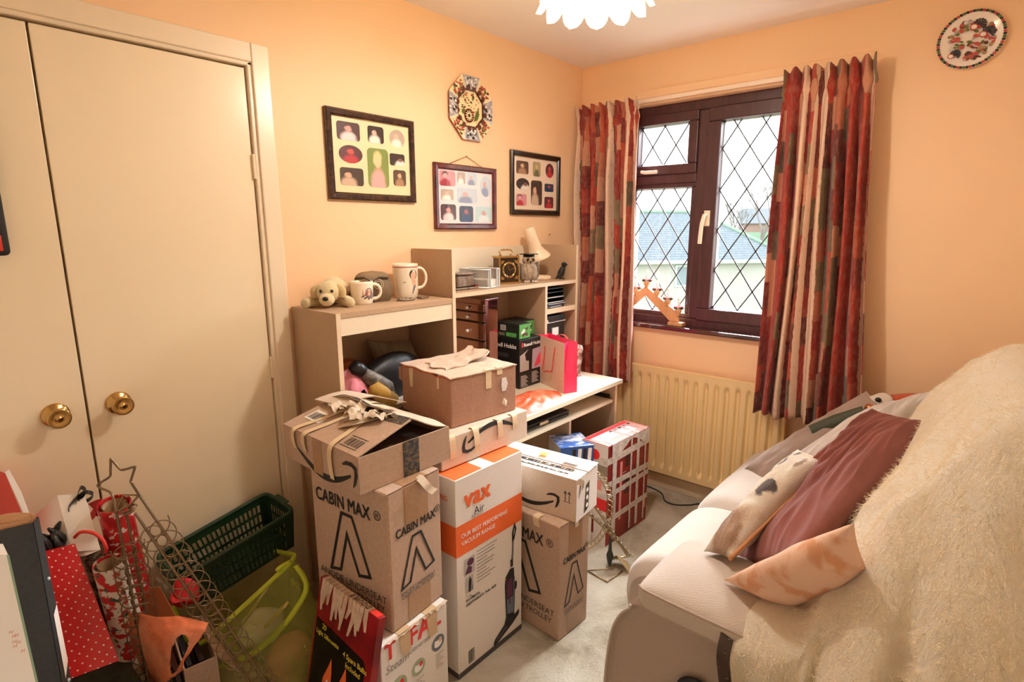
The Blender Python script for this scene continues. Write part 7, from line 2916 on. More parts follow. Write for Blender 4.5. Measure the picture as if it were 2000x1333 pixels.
m = MB(M_BASK)
m.tube(round_loop([p + (p - ctr) * 0.02 for p in RB], 0.03), 0.0075, n=8, closed=True)
m.build('rim', bt, world=True)
m = MB(M_BASK)
h0, h1 = RB[1].lerp(RB[2], 0.3), RB[1].lerp(RB[2], 0.7)
o_ = (RB[1] - RB[0]).normalized() * 0.018
m.add([h0 + upv * .004, h1 + upv * .004, h1 + o_ + upv * .004, h0 + o_ + upv * .004], [(0, 1, 2, 3)])
m.build('grip', bt, world=True, solid=0.006)
m = MB(M_BASK)
h0, h1 = RB[3].lerp(RB[0], 0.2), RB[3].lerp(RB[0], 0.9)
m.add([h0, h1, h1 - o_ * 0.8, h0 - o_ * 0.8], [(0, 1, 2, 3)])
m.add([h0 - o_ * 0.8, h1 - o_ * 0.8, h1 - o_ * 0.7 - upv * 0.05, h0 - o_ * 0.7 - upv * 0.05], [(0, 1, 2, 3)])
m.build('grip', bt, world=True, solid=0.004)

# lime mesh laundry hamper
def lime_mesh():
    t = NT('lime_net_fabric')
    t.base('b9c252')
    t.b.inputs['Roughness'].default_value = 0.6
    tr = t.n('BsdfTransparent')
    tl = t.n('BsdfTranslucent')
    tl.inputs[0].default_value = rgba('b4bd50')
    m1 = t.n('MixShader')
    m1.inputs[0].default_value = 0.25
    t.l(t.b.outputs[0], m1.inputs[1])
    t.l(tl.outputs[0], m1.inputs[2])
    m2 = t.n('MixShader')
    nz = t.noise(t.coord(), 7, 4)
    t.l(t.ramp(nz, [(0.3, '8e8e8e'), (0.7, 'c6c6c6')]), m2.inputs[0])
    t.l(tr.outputs[0], m2.inputs[1])
    t.l(m1.outputs[0], m2.inputs[2])
    t.l(m2.outputs[0], t.out.inputs['Surface'])
    t.bump(t.noise(t.coord(), 18, 4), 0.5, 0.02)
    return t.m


M_NET = lime_mesh()
M_LIME = mat('lime_green_binding', 'b9c832', rough=0.5)
hp = thing('laundry_hamper', 'lime green net laundry hamper under the dark green basket', 'laundry hamper', (-2.22, -0.30, 0), None)
HT = [Vector(p) for p in ((-2.479, -0.2976, 0.3209), (-2.111, -0.3694, 0.459), (-2.07, -0.06, 0.335), (-2.40, -0.06, 0.30))]
HT[0] = Vector((-2.43, -0.33, 0.285))
HB = [Vector((-2.40, -0.44, 0.004)), Vector((-2.075, -0.50, 0.004)), Vector((-2.09, -0.10, 0.004)), Vector((-2.40, -0.10, 0.004))]
lt, lb_ = round_loop(HT, 0.06, 8), round_loop(HB, 0.06, 8)
k = len(lt)


def ham(u_, v_):
    i = int(round(u_ * k)) % k
    p = lt[i].lerp(lb_[i], v_)
    c_ = Vector((-2.24, -0.28, p.z))
    b_ = 0.02 * math.sin(PI * v_) + 0.012 * noise.noise(Vector((i * 0.5, v_ * 4, 2)))
    return tuple(p + (p - c_).normalized() * b_)


m = MB(M_NET)
m.grid(ham, k, 16, wrapu=True)
m.build('net', hp, world=True)
m = MB(M_LIME)
m.tube(lt, 0.0075, n=8, closed=True)
m.build('rim', hp, world=True)
m = MB(M_LIME)
m.tube(catmull([lt[10] + Vector((0.012, -0.012, -0.01)), (-2.115, -0.4102, 0.3617), (-2.184, -0.403, 0.2779), (-2.256, -0.3705, 0.2135), (-2.307, -0.3366, 0.1821), (-2.354, -0.3002, 0.1743)], 40), 0.009, n=8)
m.build('hoop', hp, world=True)
m = MB(M_LIME)
m.tube(catmull([lt[10], lt[10] + Vector((-0.012, -0.012, 0.012)), lt[10] + Vector((-0.045, -0.006, 0.002)), lt[10] + Vector((-0.03, -0.004, -0.012))], 14), 0.006, n=8)
m.build('tie', hp, world=True)
CL = [('pink_garment', 'pink garment seen through the net of the lime hamper', mat('dusty_pink_cloth', 'd59a86', rough=0.9), (-2.16, -0.36, 0.10), (0.085, 0.06, 0.09)),
      ('white_garment', 'white bundle seen through the lime net near its rim', mat('off_white_cloth', 'd8d2c0', rough=0.9), (-2.21, -0.28, 0.215), (0.08, 0.07, 0.05)),
      ('beige_garment', 'beige garment lying deep inside the lime hamper', mat('beige_cloth', 'b9a98c', rough=0.9), (-2.30, -0.27, 0.075), (0.08, 0.10, 0.065))]
for nm, lab, mm, c_, r_ in CL:
    m = MB(mm)
    b0 = len(m.v)
    m.ball(c_, r_, n=24, k=16)
    m.v = [tuple(Vector(p) + (Vector(p) - Vector(c_)) * 0.25 * noise.noise(Vector(p) * 16)) for p in m.v]
    tag(m.build(nm), lab, 'clothing')
M_HANG = mat('pale_hanger_plastic', 'd9c47a', rough=0.4)
for q, (a, b_, lab) in enumerate((((-2.206, -0.392, 0.3841), (-2.276, -0.3582, 0.2793), 'pale plastic hanger seen through the lime net, nearer the hamper rim'), ((-2.172, -0.4461, 0.3373), (-2.227, -0.4035, 0.2675), 'pale plastic hanger seen through the lime net at the right'))):
    a, b_ = Vector(a) + Vector((0, 0.05, 0)), Vector(b_) + Vector((0, 0.05, 0))
    m = MB(M_HANG)
    s_ = Vector((0.010, 0, 0.012))
    m.tube([a, a.lerp(b_, .5) + s_ * .4, b_, b_ - s_ * 0.6, a - s_ * 0.8, a], 0.004, n=6)
    tag(m.build('clothes_hanger'), lab, 'hanger')
m = MB(mat('red_tissue', 'cf2a2e'))
m.ball((-2.404, -0.233, 0.4088), (0.035, 0.03, 0.045), n=22, k=14)
m.v = [tuple(Vector(p) + 0.03 * Vector((noise.noise(Vector(p) * 22), noise.noise(Vector(p) * 22 + Vector((5, 1, 2))), noise.noise(Vector(p) * 20 + Vector((1, 7, 3)))))) for p in m.v]
tag(m.build('red_fabric_bundle'), 'crumpled red fabric below the left end of the green basket', 'cloth')

# ------------------------------------------------------------------ wire card tree with a star
M_ROD = mat('bronze_wire', '8a7358', rough=0.3, metal=0.85)
wt = thing('wire_card_tree', 'bronze wire card tree with a star on top and coiled legs', 'card holder', (-2.45, -0.5, 0), None)
RODS = {'lo': ((-2.571, -0.379, 0.8055), (-2.556, -0.3705, 0.3023)), 'li': ((-2.551, -0.3817, 0.7955), (-2.53, -0.3596, 0.2813)),
        'ri': ((-2.534, -0.3874, 0.788), (-2.362, -0.5299, 0.2596)), 'ro': ((-2.518, -0.3784, 0.8277), (-2.324, -0.5485, 0.2436))}
rods = {}
for k_, (a, b_) in RODS.items():
    a, b_ = Vector(a), Vector(b_)
    d = (b_ - a).normalized()
    e = a + d * ((0.012 - a.z) / d.z)
    rods[k_] = (a, b_, e)
    m = MB(M_ROD)
    m.tube([a, b_, e], 0.0034, n=8)
    m.build('leg', wt, world=True)
for k_, p_, nn_, rr in (('lo', 'li', 16, 0.027), ('li', 'lo', 16, 0.026), ('ri', 'ro', 19, 0.026), ('ro', 'ri', 19, 0.026)):
    a, b_, e = rods[k_]
    d = (b_ - a)
    ov = Vector((d.x, d.y, 0)).normalized()
    sd = (Vector(CAM_LOC) - a.lerp(b_, .5)).cross(d).normalized()      # across the leg
    s0 = {'lo': 0.20, 'li': 0.17, 'ri': 0.09, 'ro': 0.13}[k_]
    pts = []
    N_ = nn_ * 22
    for i in range(N_ + 1):
        s_ = s0 + (1.12 - s0) * i / N_
        th = 2 * PI * nn_ * i / N_
        c_ = a + d * s_
        sg = -1 if k_ in ('lo', 'ri') else 1
        pts.append(c_ + sd * rr * (math.cos(th) * 1.0) * sg + d.normalized() * rr * math.sin(th) + d.cross(sd).normalized() * 0.003 * math.sin(th * .5))
    m = MB(M_ROD)
    m.tube(pts, 0.0016, n=6)
    m.build('coil', wt, world=True)
st = [Vector(p) for p in ((-2.571, -0.379, 0.8055), (-2.571, -0.3592, 0.8455), (-2.588, -0.3341, 0.8605), (-2.588, -0.332, 0.8693), (-2.568, -0.349, 0.8867), (-2.564, -0.349, 0.9017), (-2.56, -0.3467, 0.9267), (-2.558, -0.3483, 0.9292), (-2.547, -0.3609, 0.9046), (-2.541, -0.368, 0.9021), (-2.522, -0.381, 0.9062), (-2.521, -0.3832, 0.9037), (-2.53, -0.3746, 0.8726), (-2.53, -0.3767, 0.8637), (-2.518, -0.3784, 0.8277))]
m = MB(M_ROD)
m.tube(catmull(st, 90), 0.0030, n=8)
m.build('star', wt, world=True)
m = MB(M_ROD)
m.tube([(-2.571, -0.379, 0.8055), (-2.549, -0.3713, 0.8383), (-2.52, -0.383, 0.83)], 0.0024, n=6)
m.tube([(-2.569, -0.3787, 0.8045), (-2.542, -0.3862, 0.8131), (-2.518, -0.3814, 0.8299)], 0.0028, n=6)
m.tube([(-2.543, -0.3851, 0.8144), (-2.542, -0.385, 0.7918)], 0.004, n=6)
c_ = Vector((-2.546, -0.3858, 0.8018))
for z_, rr in ((0.0, 0.018), (-0.006, 0.012), (0.004, 0.015)):
    m.tube([c_ + Vector((rr * math.cos(i * PI / 12), rr * 0.9 * math.sin(i * PI / 12), z_ + 0.3 * rr * math.cos(i * PI / 12))) for i in range(24)], 0.0018, n=6, closed=True)
m.build('collar', wt, world=True)


# ------------------------------------------------------------------ pictures on the left wall
M_FRAME1 = mat('dark_walnut_frame', '33201a', rough=0.25, var=(40, '4a2f24', 0.45, 0.62), coat=0.4)
M_FRAME2 = mat('red_mahogany_frame', '4d1614', rough=0.18, var=(20, '6a211d', 0.4, 0.65), coat=0.5)
M_FRAME3 = mat('black_brown_frame', '2a2018', rough=0.25, coat=0.4)
M_GILT = mat('worn_gilt_edge', 'a98b58', rough=0.35, metal=0.7)
M_MOUNT = mat('cream_picture_mount', 'ecd8ad', rough=0.35, coat=0.5)
M_MOUNT2 = mat('pale_blue_mount', 'dcd8d8', rough=0.35, coat=0.5)
M_MOUNT3 = mat('pale_peach_mount', 'e6d3bd', rough=0.35, coat=0.5)


def photo_mat(name, bg, body, head, hx=0.5, hy=0.66, hair=None):
    """an out-of-focus little portrait: background, rounded shoulders and a head."""
    t = NT(name)
    g = t.coord('Generated')
    x, y, z = t.sep(g)
    wv = t.noise(g, 4, 3)
    xx = t.math('ADD', x, t.math('MULTIPLY', t.math('SUBTRACT', wv, 0.5), 0.16))

    def blob_(cx_, cz_, rx_, rz_, soft):
        dx = t.math('DIVIDE', t.math('SUBTRACT', xx, cx_), rx_)
        dz = t.math('DIVIDE', t.math('SUBTRACT', z, cz_), rz_)
        d = t.math('SQRT', t.math('ADD', t.math('MULTIPLY', dx, dx), t.math('MULTIPLY', dz, dz)))
        return t.ramp(d, [(max(0, 1 - soft), 'ffffff'), (min(1, 1 + soft * 0.0 + 0.0001), '000000')])
    c = t.ramp(wv, [(0.3, bg), (0.7, bg)])
    c = t.mix(blob_(hx, 0.05, 0.42, 0.52, 0.35), c, body)
    if hair:
        c = t.mix(blob_(hx, hy + 0.05, 0.24, 0.24, 0.35), c, hair)
    c = t.mix(blob_(hx, hy - 0.02, 0.18, 0.19, 0.4), c, head)
    t.base(c)
    t.b.inputs['Roughness'].default_value = 0.4
    t.b.inputs['Coat Weight'].default_value = 0.5
    return t.m


PH = [photo_mat('photo_pink_baby', '4a2c2c', 'e6d2d2', 'e39a94'),
      photo_mat('photo_white_baby', '35261f', 'efe3d6', 'e6b2a2', 0.42, 0.62),
      photo_mat('photo_pale_baby', 'b7a293', 'efe6da', 'd9b7a0', 0.45, 0.62),
      photo_mat('photo_red_baby', '5d3338', 'b5383e', 'c4514c'),
      photo_mat('photo_fair_child', '7f8f4a', 'e7a9a5', 'efc79c', 0.48, 0.68, 'e7c98e'),
      photo_mat('photo_sepia_couple', '4a3a30', 'c9ac94', 'd6a98e', 0.35, 0.6, '3a2a22'),
      photo_mat('photo_dark_pair', '3b2e2b', 'e6dcd4', '8d5f50', 0.7, 0.5),
      photo_mat('photo_brown_figure', '5f4636', 'a98464', 'd4b08c'),
      photo_mat('photo_cool_group', 'c4ccd4', '8d93ac', 'd4a6a0', 0.4, 0.6),
      photo_mat('photo_teal_group', 'b9d2d2', 'd6dfe2', 'c99a92', 0.5, 0.6),
      photo_mat('photo_olive_figure', 'a89c74', '6d6a4d', 'd0b48e'),
      photo_mat('photo_navy_figure', '3e4254', '2c3e66', 'a8555a'),
      photo_mat('photo_crimson_blur', 'd28f96', 'a82a36', 'e4b0ac', 0.35, 0.7, '5d2a30')]


def rounded(x0, z0, x1, z1, r_, n=6):
    out = []
    for cx_, cz_, a0 in ((x1 - r_, z1 - r_, 0), (x0 + r_, z1 - r_, 90), (x0 + r_, z0 + r_, 180), (x1 - r_, z0 + r_, 270)):
        for i in range(n + 1):
            a_ = math.radians(a0 + 90 * i / n)
            out.append((cx_ + r_ * math.cos(a_), cz_ + r_ * math.sin(a_)))
    return out


def picture_frame(label, cx_, cz_, w_, h_, fw, fm, mount, photos, depth=0.018, tilt=0, gilt=True):
    t_ = thing('picture_frame', label, 'picture', (cx_, -0.002, cz_), R('Y', tilt))
    m = MB(fm)
    X, Z_ = w_ / 2, h_ / 2
    prof = [(0, 0.0), (0, depth * 0.75), (fw * 0.2, depth), (fw * 0.75, depth * 0.9), (fw, depth * 0.45), (fw, 0.0)]
    for (ax_, az), (bx, bz) in zip(((-X, -Z_), (X, -Z_), (X, Z_), (-X, Z_)), ((X, -Z_), (X, Z_), (-X, Z_), (-X, -Z_))):
        v = []
        sa, sb = (1 if ax_ < 0 else -1, 1 if az < 0 else -1), (1 if bx < 0 else -1, 1 if bz < 0 else -1)
        for p, dpt in prof:
            v.append((ax_ + sa[0] * p, -dpt, az + sa[1] * p))
        for p, dpt in prof:
            v.append((bx + sb[0] * p, -dpt, bz + sb[1] * p))
        k = len(prof)
        m.add(v, [(i, i + 1, k + i + 1, k + i) for i in range(k - 1)])
    m.build('frame', t_)
    if gilt:
        m = MB(M_GILT)
        i_ = fw
        m.tube([(-X + i_, -depth * 0.5, -Z_ + i_), (X - i_, -depth * 0.5, -Z_ + i_), (X - i_, -depth * 0.5, Z_ - i_), (-X + i_, -depth * 0.5, Z_ - i_)], 0.0022, n=6, closed=True)
        m.tube([(-X, -depth * 0.6, -Z_), (X, -depth * 0.6, -Z_), (X, -depth * 0.6, Z_), (-X, -depth * 0.6, Z_)], 0.0022, n=6, closed=True)
        m.build('gilt_edge', t_)
    m = MB(mount).box(-X + fw * 0.8, -0.006, -Z_ + fw * 0.8, X - fw * 0.8, -0.002, Z_ - fw * 0.8)
    mo = m.build('mount', t_)
    iw, ih = w_ - 2 * fw, h_ - 2 * fw
    for x0, y0, x1, y1, kind, mi in photos:
        a, b_, c, d = -iw / 2 + x0 * iw, -ih / 2 + (1 - y1) * ih, -iw / 2 + x1 * iw, -ih / 2 + (1 - y0) * ih
        m = MB(PH[mi])
        r_ = min(c - a, d - b_) * (0.499 if kind == 'o' else 0.18)
        if kind == 'o':
            pts = [((a + c) / 2 + (c - a) / 2 * math.cos(i * PI / 16), (b_ + d) / 2 + (d - b_) / 2 * math.sin(i * PI / 16)) for i in range(32)]
        else:
            pts = rounded(a, b_, c, d, r_)
        m.prism(pts, 0.0, 0.0006, M=frame((0, -0.0062, 0), (1, 0, 0), (0, 0, 1)))
        m.build('photograph', mo)
    return t_


picture_frame('largest walnut frame of eight baby photographs on the wall above the raised cabinet', -1.487, 1.770, 0.417, 0.332, 0.026, M_FRAME1, M_MOUNT,
              [(0.06, 0.06, 0.34, 0.30, 'r', 0), (0.44, 0.06, 0.65, 0.29, 'r', 1), (0.73, 0.06, 0.94, 0.31, 'o', 2),
               (0.07, 0.36, 0.36, 0.60, 'o', 3), (0.42, 0.36, 0.70, 0.90, 'r', 4), (0.72, 0.40, 0.93, 0.57, 'r', 6),
               (0.07, 0.66, 0.36, 0.90, 'r', 5), (0.76, 0.63, 0.94, 0.86, 'r', 7)])
pf = picture_frame('red mahogany photograph frame hanging by a cord from a nail', -0.967, 1.637, 0.408, 0.293, 0.027, M_FRAME2, M_MOUNT2,
                   [(0.02, 0.02, 0.30, 0.30, 'r', 12), (0.33, 0.02, 0.48, 0.24, 'r', 2), (0.52, 0.02, 0.70, 0.25, 'r', 8), (0.77, 0.05, 0.98, 0.46, 'o', 8),
                    (0.04, 0.36, 0.26, 0.56, 'r', 2), (0.33, 0.32, 0.70, 0.60, 'r', 8), (0.03, 0.64, 0.30, 0.94, 'r', 0), (0.36, 0.66, 0.62, 0.97, 'r', 11), (0.67, 0.66, 0.99, 0.97, 'r', 9)], gilt=False, tilt=0)
m = MB(mat('brown_hanging_cord', '8a5a34', rough=0.8))
m.tube([(-0.11, -0.006, 0.146), (0.008, -0.003, 0.189), (0.11, -0.006, 0.146)], 0.0014, n=6)
m.ball((0.008, -0.003, 0.189), 0.004, M_BRASS, n=8, k=6)
m.build('hanging_cord', pf)
picture_frame('dark brown photograph frame nearest the curtain on the picture wall', -0.437, 1.727, 0.424, 0.322, 0.026, M_FRAME3, M_MOUNT3,
              [(0.05, 0.08, 0.32, 0.32, 'r', 7), (0.42, 0.06, 0.60, 0.34, 'r', 10), (0.72, 0.06, 0.92, 0.34, 'o', 3),
               (0.05, 0.40, 0.34, 0.62, 'o', 6), (0.38, 0.42, 0.64, 0.90, 'r', 5), (0.70, 0.46, 0.92, 0.62, 'r', 11),
               (0.05, 0.70, 0.28, 0.92, 'r', 12), (0.70, 0.72, 0.92, 0.95, 'r', 3)])
m = MB(M_BRASS).lathe([(0.004, 0.0), (0.004, 0.006), (0, 0.007)], n=10, M=frame((-0.305, -0.0005, 1.462), (1, 0, 0), (0, 0, 1)))
tag(m.build('nail'), 'bare nail in the wall below the dark brown photograph frame', 'nail')

# ------------------------------------------------------------------ octagonal plate
C_CREAM = mat('cream_glaze', 'ecd9a8', rough=0.2, coat=0.5, var=(60, 'b58a4a', 0.60, 0.66))
C_GREY = mat('grey_marbled_glaze', 'a39fa2', rough=0.2, coat=0.5, var=(55, 'd6d0cc', 0.5, 0.6))
C_RED = mat('brick_red_glaze', 'b9463c', rough=0.2, coat=0.5)
C_BROWN = mat('dark_brown_glaze', '5a2c22', rough=0.2, coat=0.5)
C_GREEN = mat('olive_green_glaze', '5c6a2e', rough=0.2, coat=0.5)
C_WHITE = mat('white_glaze', 'efe6da', rough=0.15, coat=0.6)
C_DARK = mat('blue_black_glaze', '2b2f38', rough=0.2, coat=0.5)
t_ = thing('octagonal_plate', 'octagonal patterned plate hanging above the mahogany frame', 'plate', (-0.933, -0.003, 2.040))
Mo = frame((0, 0, 0), (1, 0, 0), (0, 0, 1))
RO = 0.152
oc = lambda r_, z, k=0: [(r_ * math.cos(PI / 8 + i * PI / 4 + k), r_ * math.sin(PI / 8 + i * PI / 4 + k), z) for i in range(8)]
m = MB(C_CREAM)
o1, o2, o3, o0 = oc(RO, 0.014), oc(RO * 0.60, 0.009), oc(RO * 0.54, 0.006), oc(RO * 0.9, 0.002)
for i in range(8):
    j = (i + 1) % 8
    m.add([o1[i], o1[j], o2[j], o2[i]], [(0, 1, 2, 3)], C_GREY if i % 2 else C_CREAM, M=Mo)
    m.add([o2[i], o2[j], o3[j], o3[i]], [(0, 1, 2, 3)], C_BROWN, M=Mo)
    m.add([o0[i], o0[j], o1[j], o1[i]], [(0, 1, 2, 3)], C_RED, M=Mo)
m.add(o3, [tuple(range(8))], C_CREAM, M=Mo)
m.add(o0, [tuple(range(7, -1, -1))], C_BROWN, M=Mo)
m.build('plate', t_)
m = MB()
rnd = random.Random(6)
for i in range(8):
    a0 = i * PI / 4 + PI / 8
    a1 = a0 + PI / 4
    # thin pale lines between panels
    m.stroke([(RO * 0.61 * math.cos(a0), RO * 0.61 * math.sin(a0)), (RO * 0.99 * math.cos(a0), RO * 0.99 * math.sin(a0))], 0.003, C_WHITE, Mo @ T(0, 0, 0.0140))
    am = (a0 + a1) / 2
    for q in range(26):
        rr, aa = RO * rnd.uniform(0.64, 0.90), am + rnd.uniform(-0.28, 0.28)
        c_ = (C_DARK, C_WHITE, C_GREY)[q % 3] if i % 2 == 1 else (C_RED, C_GREEN, C_RED, C_BROWN)[q % 4]
        m.ellipse(rr * math.cos(aa), rr * math.sin(aa), rnd.uniform(.004, .009), rnd.uniform(.003, .007), c_, Mo @ T(0, 0, 0.0142 + q * 0.00005), n=9)
    for q in range(2):
        aa = a0 + (q + 0.5) * PI / 8
        m.ellipse(RO * 0.60 * math.cos(aa), RO * 0.60 * math.sin(aa), 0.012, 0.012, C_BROWN, Mo @ T(0, 0, 0.0150), n=12)
for q in range(44):
    m.ellipse(rnd.uniform(-.058, .058), rnd.uniform(-.015, .066), rnd.uniform(.003, .008), rnd.uniform(.002, .006), (C_RED, C_GREEN, C_BROWN, mat('tan_glaze', 'a38a63', rough=0.2))[q % 4], Mo @ T(0, 0, 0.0068 + q * 0.00004), n=9)
for q in range(16):
    a_ = q * PI / 8
    m.ellipse(-0.012 + 0.022 * math.cos(a_), -0.032 + 0.022 * math.sin(a_), 0.010, 0.010, C_RED, Mo @ T(0, 0, 0.0088), n=9)
for q in range(12):
    a_ = q * PI / 6
    m.stroke([(-0.012 + 0.008 * math.cos(a_), -0.032 + 0.008 * math.sin(a_)), (-0.012 + 0.024 * math.cos(a_), -0.032 + 0.024 * math.sin(a_))], 0.005, C_CREAM, Mo @ T(0, 0, 0.0092))
m.ellipse(-0.012, -0.032, 0.008, 0.008, C_BROWN, Mo @ T(0, 0, 0.0096), n=12)
m.poly([(0.018, -0.055), (0.030, -0.020), (0.050, 0.005), (0.056, -0.020), (0.045, -0.045)], C_GREEN, Mo @ T(0, 0, 0.0092))
m.poly([(-0.060, -0.02), (-0.045, 0.0), (-0.036, -0.015), (-0.046, -0.03)], C_GREEN, Mo @ T(0, 0, 0.0092))
m.build('glaze_pattern', t_)

# ------------------------------------------------------------------ round plate on the window wall
t_ = thing('round_plate', 'round floral plate hanging high on the wall right of the window', 'plate', (-0.003, -1.770, 2.194), R('X', 0))
Mr = frame((0, 0, 0), (0, -1, 0), (0, 0, 1)) @ R('Z', -22)
m = MB(C_WHITE)
m.lathe([(0.0, 0.004), (0.060, 0.004), (0.075, 0.009), (0.098, 0.016), (0.102, 0.017), (0.104, 0.015), (0.100, 0.012), (0.06, 0.0), (0, 0.0)], n=56, M=Mr)
m.build('plate', t_)
m = MB()
for q in range(64):
    a_ = q * 2 * PI / 64
    m.ellipse(0.0985 * math.cos(a_), 0.0985 * math.sin(a_), 0.0062, 0.0050, (C_DARK, C_RED, C_DARK, C_GREEN)[q % 4], Mr @ T(0, 0, 0.0176), n=8)
for fx, fy, fr in ((0.000, 0.052, 0.022), (0.040, 0.034, 0.022), (-0.022, -0.058, 0.018)):
    for q in range(9):
        a_ = math.radians(-20 + q * 27)
        m.stroke([(fx, fy), (fx + fr * math.cos(a_), fy + fr * math.sin(a_))], [0.001, 0.008], C_DARK, Mr @ T(0, 0, 0.0110))
    m.ellipse(fx - fr * 0.55, fy - fr * 0.45, fr * 0.6, fr * 0.5, C_RED, Mr @ T(0, 0, 0.0114), n=12)
    m.ellipse(fx - fr * 0.55, fy - fr * 0.45, fr * 0.42, fr * 0.34, C_WHITE, Mr @ T(0, 0, 0.0118), n=12)
rnd = random.Random(15)
for q in range(120):
    rr, aa = 0.074 * math.sqrt(rnd.random()), rnd.uniform(0, 2 * PI)
    x, y = rr * math.cos(aa), rr * math.sin(aa)
    m.ellipse(x, y, rnd.uniform(.004, .010), rnd.uniform(.003, .008), (C_RED, C_RED, mat('tan_glaze', 'a38a63', rough=0.2), C_GREY, C_BROWN, C_GREEN)[q % 6], Mr @ T(0, 0, 0.0092 + q * 0.00001), n=9)
m.build('glaze_pattern', t_)

# ------------------------------------------------------------------ ceiling lamp of capiz petals
def petal_mat():
    t = NT('pearly_capiz_petal')
    tl = t.n('BsdfTranslucent')
    tr = t.n('BsdfTransparent')
    tl.inputs[0].default_value = rgba('f0d8a8')
    tr.inputs[0].default_value = rgba('fff3dc')
    mx = t.n('MixShader')
    mx.inputs[0].default_value = 0.45
    t.l(tl.outputs[0], mx.inputs[1])
    t.l(tr.outputs[0], mx.inputs[2])
    gl = t.n('MixShader')
    gl.inputs[0].default_value = 0.14
    t.b.inputs['Roughness'].default_value = 0.25
    t.base('fff2da')
    t.bump(t.noise(t.coord(), 40, 4), 0.3, 0.004)
    t.l(mx.outputs[0], gl.inputs[1])
    t.l(t.b.outputs[0], gl.inputs[2])
    em = t.n('Emission')
    em.inputs[0].default_value = rgba('ffe2b0')
    em.inputs[1].default_value = 0.05
    ad = t.n('AddShader')
    t.l(gl.outputs[0], ad.inputs[0])
    t.l(em.outputs[0], ad.inputs[1])
    t.l(ad.outputs[0], t.out.inputs['Surface'])
    return t.m


M_PETAL = petal_mat()
LX, LY, LZ = LAMP
DROP = 0.022
t_ = thing('ceiling_lamp', 'glowing ceiling lamp with a skirt of pearly petal discs', 'ceiling lamp', (LX, LY, RH - 0.0))
m = MB(M_BRASS)
m.lathe([(0, 0), (0.06, 0), (0.06, -0.012), (0.03, -0.022), (0.008, -0.03), (0.008, -0.17), (0, -0.17)], n=32)
m.build('ceiling_rose', t_)
m = MB(M_BRASS)
for rr, zz_ in ((0.138, -0.172), (0.095, -0.172)):
    m.tube([(rr * math.cos(i * PI / 24), rr * math.sin(i * PI / 24), zz_) for i in range(48)], 0.003, n=6, closed=True)
for q in range(6):
    a_ = q * PI / 3
    m.tube([(0.008 * math.cos(a_), 0.008 * math.sin(a_), -0.105), (0.135 * math.cos(a_), 0.135 * math.sin(a_), -0.150)], 0.002, n=6)
m.build('ring_frame', t_)
for rr, zz_, n_, w2, h2, tilt in ((0.142, -0.155, 12, 0.040, 0.100, 14), (0.100, -0.150, 9, 0.038, 0.090, 8)):
    for q in range(n_):
        a_ = math.degrees(2 * PI * q / n_)
        m = MB(M_PETAL)

        def pt(u_, v_, w2=w2, h2=h2):
            s_ = max(0, 1 - (max(0.0, v_ - 0.45) / 0.55) ** 2.2) ** 0.5 if v_ > 0.45 else 0.50 + 0.50 * math.sin(PI / 2 * v_ / 0.45)
            x = (2 * u_ - 1) * w2 * s_
            return x, -0.010 * (1 - (2 * u_ - 1) ** 2) + 0.012 * math.sin(v_ * PI), -h2 * v_
        m.grid(pt, 10, 18)
        o = m.build('petal', t_)
        o.matrix_local = R('Z', a_) @ T(rr, 0, zz_ - DROP) @ R('Z', 90) @ R('X', -tilt)
m = MB(mat('warm_bulb', 'fff2d8', emit=('ffdca0', 30.0)))
m.ball((0, 0, -0.205), (0.026, 0.026, 0.034), n=16, k=12)
m.build('bulb', t_)
point_light('bulb_light', (0, 0, -0.245), 16.2, (1.0, 0.955, 0.905), 0.05, t_)

# ------------------------------------------------------------------ candle arch on the sill
M_PINE = mat('pale_pine_wood', 'd9a878', rough=0.5, var=(20, 'c79564', 0.4, 0.65), stretch=(1, 1, 0.2))
t_ = thing('candle_arch', 'pale wooden candle arch with red berries on the window sill', 'candle arch', (0.02, -0.455, 0.9645), 90)
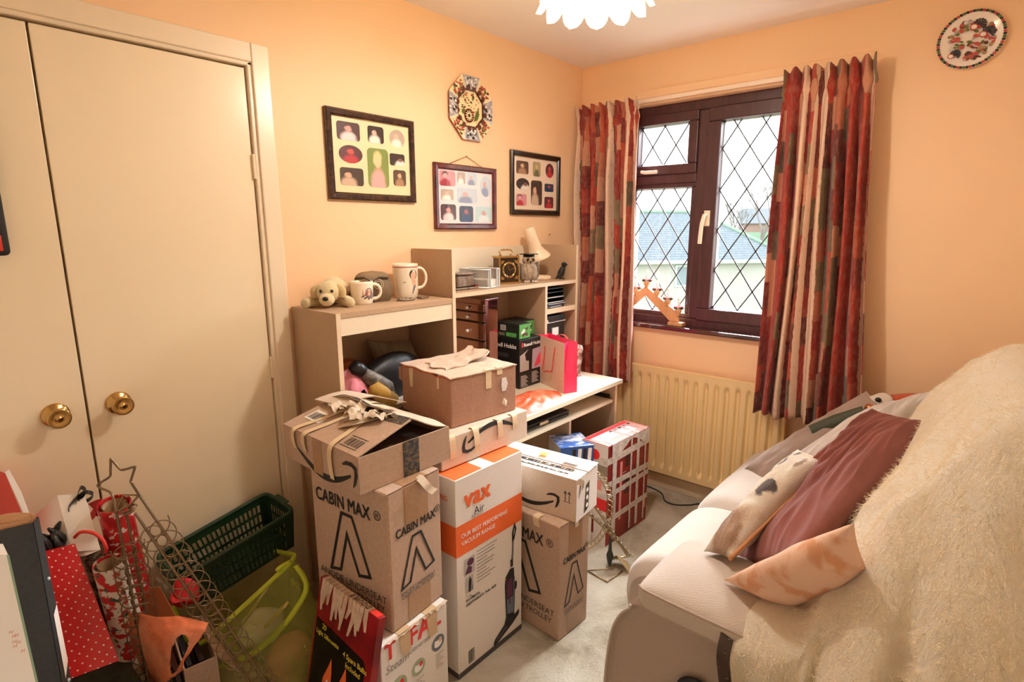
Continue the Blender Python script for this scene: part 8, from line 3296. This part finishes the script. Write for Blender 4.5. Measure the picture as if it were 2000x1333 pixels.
# local x runs along the sill towards the corner
AP, FT = 0.205, 0.190
m = MB(M_PINE)
for sx in (1, -1):
    P = [(0, AP), (0, AP - 0.05), (sx * 0.155, 0.022), (sx * 0.205, 0.022), (sx * 0.195, 0.075)]
    P = P if sx < 0 else P[::-1]
    m.prism(P, -0.009, 0.009, M=frame((0, 0, 0), (1, 0, 0), (0, 0, 1)))
m.build('arch', t_, bevel=0.002)
for sx in (1, -1):
    m = MB(M_PINE).box(sx * 0.19 - 0.045, -0.026, 0, sx * 0.19 + 0.04, 0.026, 0.020)
    m.build('foot', t_, bevel=0.003)
M_LEAF = mat('dark_holly_leaf', '3f5a35', rough=0.5)
M_BERRY = mat('red_berry', 'b3202a', rough=0.3)
for k in (-3, -2, -1, 0, 1, 2, 3):
    x = k * 0.066
    z0 = AP - abs(k) * 0.047
    m = MB(M_PINE)
    m.lathe([(0.0, -0.012), (0.012, -0.01), (0.010, 0.002), (0.017, 0.012), (0.019, 0.024), (0.012, 0.028), (0, 0.028)], n=16, M=T(x, 0, z0))
    st = m.build('candle_cup', t_)
    m = MB(M_WHITE)
    m.lathe([(0.007, 0.0), (0.007, 0.040), (0, 0.040)], n=12, M=T(x, 0, z0 + 0.028))
    m.build('candle', t_)
    m = MB(mat('clear_candle_bulb', 'f2efe6', rough=0.05, trans=0.6))
    m.lathe([(0.005, 0), (0.0075, 0.010), (0.005, 0.022), (0, 0.030)], n=12, M=T(x, 0, z0 + 0.068))
    m.build('bulb', t_)
    m = MB(M_LEAF)
    rnd = random.Random(k)
    for q in range(9):
        a_ = q * 2 * PI / 9
        m.add([(x + 0.010 * math.cos(a_), 0.010 * math.sin(a_), z0 + 0.028), (x + 0.022 * math.cos(a_ + .2), 0.022 * math.sin(a_ + .2), z0 + 0.026), (x + 0.030 * math.cos(a_ + .1), 0.030 * math.sin(a_ + .1), z0 + 0.034), (x + 0.020 * math.cos(a_ - .2), 0.020 * math.sin(a_ - .2), z0 + 0.042)], [(0, 1, 2, 3)])
    for q in range(6):
        a_ = q * 2 * PI / 6 + 0.4
        m.ball((x + 0.019 * math.cos(a_), 0.019 * math.sin(a_), z0 + 0.038), 0.0055, M_BERRY, n=8, k=6)
    m.build('berry_wreath', t_)

# cable along the skirting
m = MB(M_BLACK)
m.tube(catmull([(-0.10, -0.50, 0.004), (-0.06, -0.56, 0.004), (-0.085, -0.66, 0.004), (-0.16, -0.72, 0.004), (-0.165, -0.78, 0.004), (-0.12, -0.84, 0.004), (-0.06, -0.90, 0.004), (-0.06, -1.05, 0.004)], 50), 0.0036, n=8)
tag(m.build('power_cable'), 'black power cable lying on the carpet below the radiator', 'cable')

# the edge of something dark hung on the left cupboard door
t_ = thing('hanging_case', 'black edged red case hanging on the cupboard door at the left edge', 'case', (-2.716, -0.002, 1.425))
m = MB(M_BLACK)
m.box(-0.10, -0.030, 0.0, 0.081, -0.002, 0.36)
m.build('shell', t_, bevel=0.012, bseg=3)
m = MB(mat('bright_red_panel', 'cf3626', rough=0.4)).box(-0.09, -0.034, 0.012, 0.066, -0.030, 0.052)
m.build('red_panel', t_, bevel=0.002)
